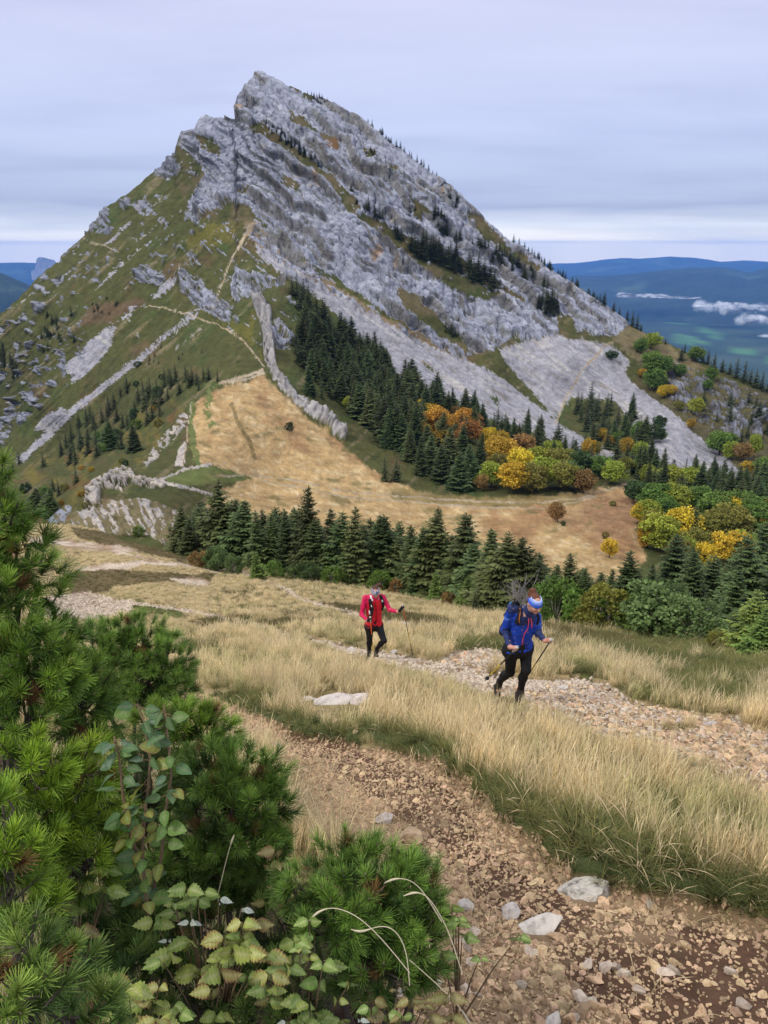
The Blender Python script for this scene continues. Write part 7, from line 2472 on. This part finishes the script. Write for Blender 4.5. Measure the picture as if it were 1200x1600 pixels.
    tag(root, name_label, 'person')
    return root, org, fj, hipc, shc, upx, lat


MAT_SKIN = material('skin', attr='Col', rough=0.5, var=0.08, vscale=20, spec=0.35)
MAT_BAND = {'knit': material('knit_band', attr='Col', rough=0.9, var=0.12, vscale=40, bump=0.3, bscale=150, bdist=0.004)}


def hikers():
    # ---- the woman in blue
    g = float(near(812, 1099) @ FWD) - 9.45
    Jp = {'toe_l': (811, 1094, 9.40), 'an_l': (813, 1080, 9.42), 'kn_l': (822, 1047, 9.10), 'hip_l': (821, 1012, 9.14), 'toe_r': (778, 1083, 9.80), 'an_r': (779.5, 1066, 9.74), 'kn_r': (797, 1050, 9.28), 'hip_r': (799, 1014, 9.03),
          'sh_r': (799, 950, 8.72), 'sh_l': (839, 964, 8.92), 'neck': (827, 951, 8.76), 'head': (835, 942, 8.66), 'el_r': (788, 985, 8.92), 'wr_r': (797, 1011, 8.76), 'ha_r': (803, 1017, 8.69),
          'el_l': (841, 990, 8.92), 'wr_l': (852, 1001, 8.76), 'ha_l': (858, 1005, 8.69)}
    J = {k: at(u, v, z + g) for k, (u, v, z) in Jp.items()}
    top_r, tip_r = at(807.5, 1012, 8.67 + g), at(758, 1063, 9.55 + g)
    top_l, tip_l = at(861, 1000, 8.67 + g), at(818, 1066, 9.75 + g)
    J['pole_r'], J['pole_l'] = unit(top_r - tip_r), unit(top_l - tip_l)
    J['ha_r'], J['ha_l'] = top_r - J['pole_r'] * 0.05, top_l - J['pole_l'] * 0.05
    f = np.array([0.50, -0.86])

    def jfn(X, hipc, shc, upx, lat):
        mi = np.zeros(len(X), int)
        for s in 'lr':
            a, b = J['el_' + s], J['wr_' + s]
            t = ((X - a) @ (b - a)) / ((b - a) @ (b - a))
            d = np.linalg.norm(X - a - np.clip(t, 0, 1)[:, None] * (b - a), axis=1)
            mi[(t > 0.05) & (d < 0.075)] = 1
        h = (X - shc) @ upx
        x = np.abs((X - shc) @ lat)
        fr = (X - shc) @ np.append(f, 0)
        mi[(h > -0.10) & (x < 0.13) & (fr > 0.03)] = 1
        for s in 'lr':
            a, b = J['sh_' + s], J['el_' + s]
            t = ((X - a) @ (b - a)) / ((b - a) @ (b - a))
            d = np.linalg.norm(X - a - np.clip(t, 0, 1)[:, None] * (b - a), axis=1)
            mi[(t > 0.36) & (t < 0.50) & (d < 0.085) & (x > 0.15)] = 2
        mi[h > 0.06] = 1
        return mi
    hd_f, hd_u = np.array([0.38, -0.80, -0.44]), np.array([0.15, -0.45, 0.85])

    def bandcol(q):
        t = np.clip((q[:, 2] - 0.050) / 0.055, 0, 1)[:, None]
        n = fbm(q[:, 0] * 22, q[:, 1] * 22, q[:, 2] * 22, 2, 3)[:, None]
        t = np.clip(t + 0.35 * n, 0, 1)
        return np.array([0.035, 0.115, 0.60]) * (1 - t) + np.array([0.46, 0.58, 0.88]) * t
    sc = dict(hem=-0.02, band=(0.056, 0.042), bandmat='knit', bandcol=bandcol, hairname='auburn_hair', haircol=(0.12, 0.046, 0.024))
    mats = [cloth('royal_blue_shell', (0.012, 0.052, 0.38), 0.55), cloth('navy_shell', (0.020, 0.032, 0.105), 0.6), cloth('light_blue_panel', (0.06, 0.14, 0.50), 0.55)]
    root, org, fj, hipc, shc, upx, lat = person('hiker in a blue jacket and blue headband leaning on two poles as she climbs', J, f, hd_f, hd_u, sc, jfn, mats, False, 21,
                                                [(0.50, 0.28, 0.205), (0.40, 0.13, 0.12), (0.55, 0.22, 0.17)],
                                                [((0, -0.07, 0.085), (0, -0.09, 0.105), 0.045, 0.040), ((0.0, -0.085, 0.03), (0.01, -0.085, 0.08), 0.045, 0.045), ((0.02, -0.10, 0.12), (-0.03, -0.105, 0.11), 0.026, 0.018)])
    z0, z1 = 8.2 + g, 9.4 + g
    pink = cloth('pink_zip', (0.72, 0.085, 0.15), 0.5)
    for nm, px in (('front_zip', [(826, 966), (826, 975), (824, 984), (819, 990), (817, 998), (816, 1008)]), ('pocket_zip', [(829, 966), (831, 974), (831, 981)])):
        P, vd = on_surface(fj, px, z0, z1)
        b = Batch()
        b.add(*tube(P - org, [0.0062] * len(P), 6))
        obj(nm, b.mesh(nm, [pink]), root)
    P, vd = on_surface(fj, [(806, 1008), (815, 1010), (824, 1006), (830, 1001)], z0, z1, 0.001)
    # rucksack on her back
    bk = -np.append(f, 0)
    bc = shc * 0.62 + hipc * 0.38 + bk * 0.145 - lat * 0.01
    rr = empty('rucksack', bc)
    R3 = np.stack([lat, unit(np.cross(upx, lat)), upx])
    fd = Field(bc - 0.34, bc + 0.34, 0.008)
    fd.ball(bc, (0.128, 0.068, 0.200), R3, 0.02)
    fd.ball(bc + upx * 0.13 + bk * 0.01, (0.115, 0.060, 0.085), R3, 0.03)
    fd.rough(0.010, 0.06, 12)
    V, F = fd.net()
    obj('bag', mesh_np('bag', V - bc, F, [cloth('dark_rucksack', (0.022, 0.026, 0.038), 0.8)]), rr)
    dk = cloth('black_webbing', (0.016, 0.017, 0.022), 0.8)
    for px, w in (([(806, 940), (810, 946), (812, 955), (811, 966), (806, 974)], 0.050), ([(838, 958), (841, 966), (838, 976)], 0.045), ([(804, 942), (800, 945)], 0.045)):
        P, vd = on_surface(fj, px, z0, z1, 0.008)
        ribbon(P, vd, w, 0.006, 'shoulder_strap', dk, rr, bc)
    P, vd = on_surface(fj, [(812.5, 950), (813, 958), (811, 967), (811.5, 973)], z0, z1, 0.017, 14)
    b = Batch()
    b.add(*tube(P - bc, [0.004] * len(P), 5))
    obj('cord', b.mesh('cord', [cloth('orange_cord', (0.62, 0.17, 0.04), 0.6)]), rr)
    fd = Field(bc - 0.4, bc + 0.45, 0.008)
    c = shc + upx * 0.035 - lat * 0.13 + bk * 0.06
    fd.limb(c - lat * 0.035, c + lat * 0.075, 0.030, 0.024, 0.01)
    V, F = fd.net()
    obj('top_flap', mesh_np('top_flap', V - bc, F, [cloth('teal_flap', (0.030, 0.14, 0.30), 0.7)]), rr)
    tag(rr, 'dark rucksack with black shoulder straps worn by the hiker in blue', 'rucksack')
    Y, K, O = ('yellow', (0.60, 0.42, 0.03), 0.0075), ('black', (0.018, 0.018, 0.02), 0.0085), ('orange', (0.70, 0.12, 0.03), 0.009)
    make_pole(top_r, tip_r, 'yellow and black hiking pole slanting back from the blue hiker', [(0, 0.42, *K), (0.42, 0.80, *Y), (0.80, 1.0, *K)])
    make_pole(top_l, tip_l, 'dark hiking pole running behind the legs of the hiker in blue', [(0, 0.45, *K), (0.45, 0.80, *Y), (0.80, 1.0, *K)])

    # ---- the woman in red
    g = float(near(582, 1028) @ FWD) - 15.35
    Jp = {'toe_l': (588, 1025, 15.30), 'an_l': (588, 1015, 15.32), 'kn_l': (600, 1001, 14.92), 'hip_l': (591, 976, 15.06), 'toe_r': (577, 1027, 15.30), 'an_r': (577, 1018, 15.30), 'kn_r': (577.5, 998, 15.08), 'hip_r': (577, 979, 15.0),
          'sh_r': (570.5, 934, 14.72), 'sh_l': (598.5, 933, 14.80), 'neck': (586, 931, 14.72), 'head': (586.5, 924.5, 14.62), 'el_r': (565, 960, 14.80), 'wr_r': (574, 970, 14.56), 'ha_r': (578.5, 970, 14.50),
          'el_l': (609, 953, 14.78), 'wr_l': (623, 956, 14.62), 'ha_l': (630, 953, 14.56)}
    J = {k: at(u, v, z + g) for k, (u, v, z) in Jp.items()}
    top_r, tip_r = at(578.5, 965, 14.48 + g), near(585, 1030)
    top_l, tip_l = at(629, 946, 14.52 + g), near(645, 1024)
    J['pole_r'], J['pole_l'] = unit(top_r - tip_r), unit(top_l - tip_l)
    J['ha_r'], J['ha_l'] = top_r - J['pole_r'] * 0.06, top_l - J['pole_l'] * 0.08
    f = np.array([0.22, -0.97])

    def jfn2(X, hipc, shc, upx, lat):
        mi = np.zeros(len(X), int)
        for s in 'lr':
            a, b = J['el_' + s], J['wr_' + s]
            t = ((X - a) @ (b - a)) / ((b - a) @ (b - a))
            d = np.linalg.norm(X - a - np.clip(t, 0, 1)[:, None] * (b - a), axis=1)
            mi[d < 0.075] = 1
            a, b = J['sh_' + s], J['el_' + s]
            t2 = ((X - a) @ (b - a)) / ((b - a) @ (b - a))
            d2 = np.linalg.norm(X - a - np.clip(t2, 0, 1)[:, None] * (b - a), axis=1)
            mi[(d2 < 0.085)] = 1
            if s == 'l':
                mi[(t > 0.80) & (d < 0.075)] = 2
        h = (X - shc) @ upx
        mi[h > -0.02] = 1
        return mi

    def bandcol2(q):
        n = fbm(q[:, 0] * 40, q[:, 1] * 40, q[:, 2] * 40, 2, 8)[:, None]
        t = sstep(-0.05, 0.10, n)
        return np.array([0.075, 0.10, 0.23]) * (1 - t) + np.array([0.50, 0.52, 0.62]) * t
    sc = dict(hem=0.02, band=(0.046, 0.046), bandmat='knit', bandcol=bandcol2, hairname='brown_hair', haircol=(0.075, 0.036, 0.022))
    mats = [cloth('red_shell', (0.60, 0.012, 0.030), 0.55), cloth('raspberry_shell', (0.56, 0.012, 0.085), 0.55), cloth('pale_pink_cuff', (0.70, 0.22, 0.25), 0.6)]
    root, org, fj, hipc, shc, upx, lat = person('hiker in a red jacket and patterned headband, one pole held out', J, f, np.array([0.15, -0.86, -0.46]), np.array([0.0, -0.5, 0.85]), sc, jfn2, mats, True, 31,
                                                [(0.47, 0.255, 0.185), (0.36, 0.12, 0.11), (0.50, 0.21, 0.16)],
                                                [((-0.03, -0.09, 0.06), (-0.10, -0.13, 0.03), 0.040, 0.040), ((-0.10, -0.13, 0.03), (-0.15, -0.14, -0.07), 0.042, 0.026), ((-0.15, -0.14, -0.07), (-0.165, -0.12, -0.13), 0.026, 0.008)])
    z0, z1 = 14.2 + g, 15.2 + g
    P, vd = on_surface(fj, [(586.5, 941), (588, 955), (588, 968), (587, 978)], z0, z1)
    b = Batch()
    b.add(*tube(P - org, [0.005] * len(P), 6))
    obj('front_zip', b.mesh('front_zip', [cloth('dark_zip', (0.12, 0.01, 0.02), 0.5)]), root)
    P, vd = on_surface(fj, [(579, 930), (580, 935), (582, 939)], z0, z1, 0.01, 8)
    ribbon(P, vd, 0.035, 0.005, 'collar', cloth('white_collar', (0.72, 0.68, 0.72), 0.8), root, org)
    # running vest
    bc = shc * 0.7 + hipc * 0.3 - np.append(f, 0) * 0.15
    rr = empty('running_vest', bc)
    R3 = np.stack([lat, unit(np.cross(upx, lat)), upx])
    fd = Field(bc - 0.3, bc + 0.3, 0.008)
    fd.ball(bc, (0.125, 0.06, 0.17), R3, 0.02)
    V, F = fd.net()
    obj('bag', mesh_np('bag', V - bc, F, [cloth('black_vest', (0.014, 0.014, 0.016), 0.8)]), rr)
    dk = cloth('black_vest', (0.014, 0.014, 0.016), 0.8)
    for px, w in (([(577.5, 936), (579.5, 944), (581, 952), (579.5, 960), (577, 967)], [0.055, 0.075, 0.085, 0.075, 0.06]), ([(594.5, 930), (597, 938), (598, 946), (596, 953)], [0.05, 0.07, 0.08, 0.065])):
        P, vd = on_surface(fj, px, z0, z1, 0.010)
        ribbon(P, vd, np.interp(np.linspace(0, 1, len(P)), np.linspace(0, 1, len(w)), w), 0.014, 'shoulder_strap', dk, rr, bc)
    wht = cloth('white_print', (0.75, 0.75, 0.76), 0.7)
    for px, w in (([(580.3, 945.5), (580.8, 948.5)], 0.022), ([(577.2, 954), (577.6, 960)], 0.028), ([(597, 937.5), (598, 941)], 0.030), ([(578.6, 968.2), (579.6, 969.4)], 0.02)):
        P, vd = on_surface(fj, px, z0, z1, 0.030, 5)
        ribbon(P, vd, w, 0.003, 'patch', wht, rr, bc)
    tag(rr, 'black running vest with white patches worn over the red jacket', 'vest')
    make_pole(top_r, tip_r, 'hiking pole planted straight in front of the hiker in red', [(0, 0.30, *O), (0.30, 0.55, *K), (0.55, 0.85, *Y), (0.85, 1.0, *O)])
    make_pole(top_l, tip_l, 'orange, black and yellow hiking pole held out to the side by the hiker in red', [(0, 0.22, *O), (0.22, 0.45, *K), (0.45, 0.72, *Y), (0.72, 1.0, *K)])


hikers()
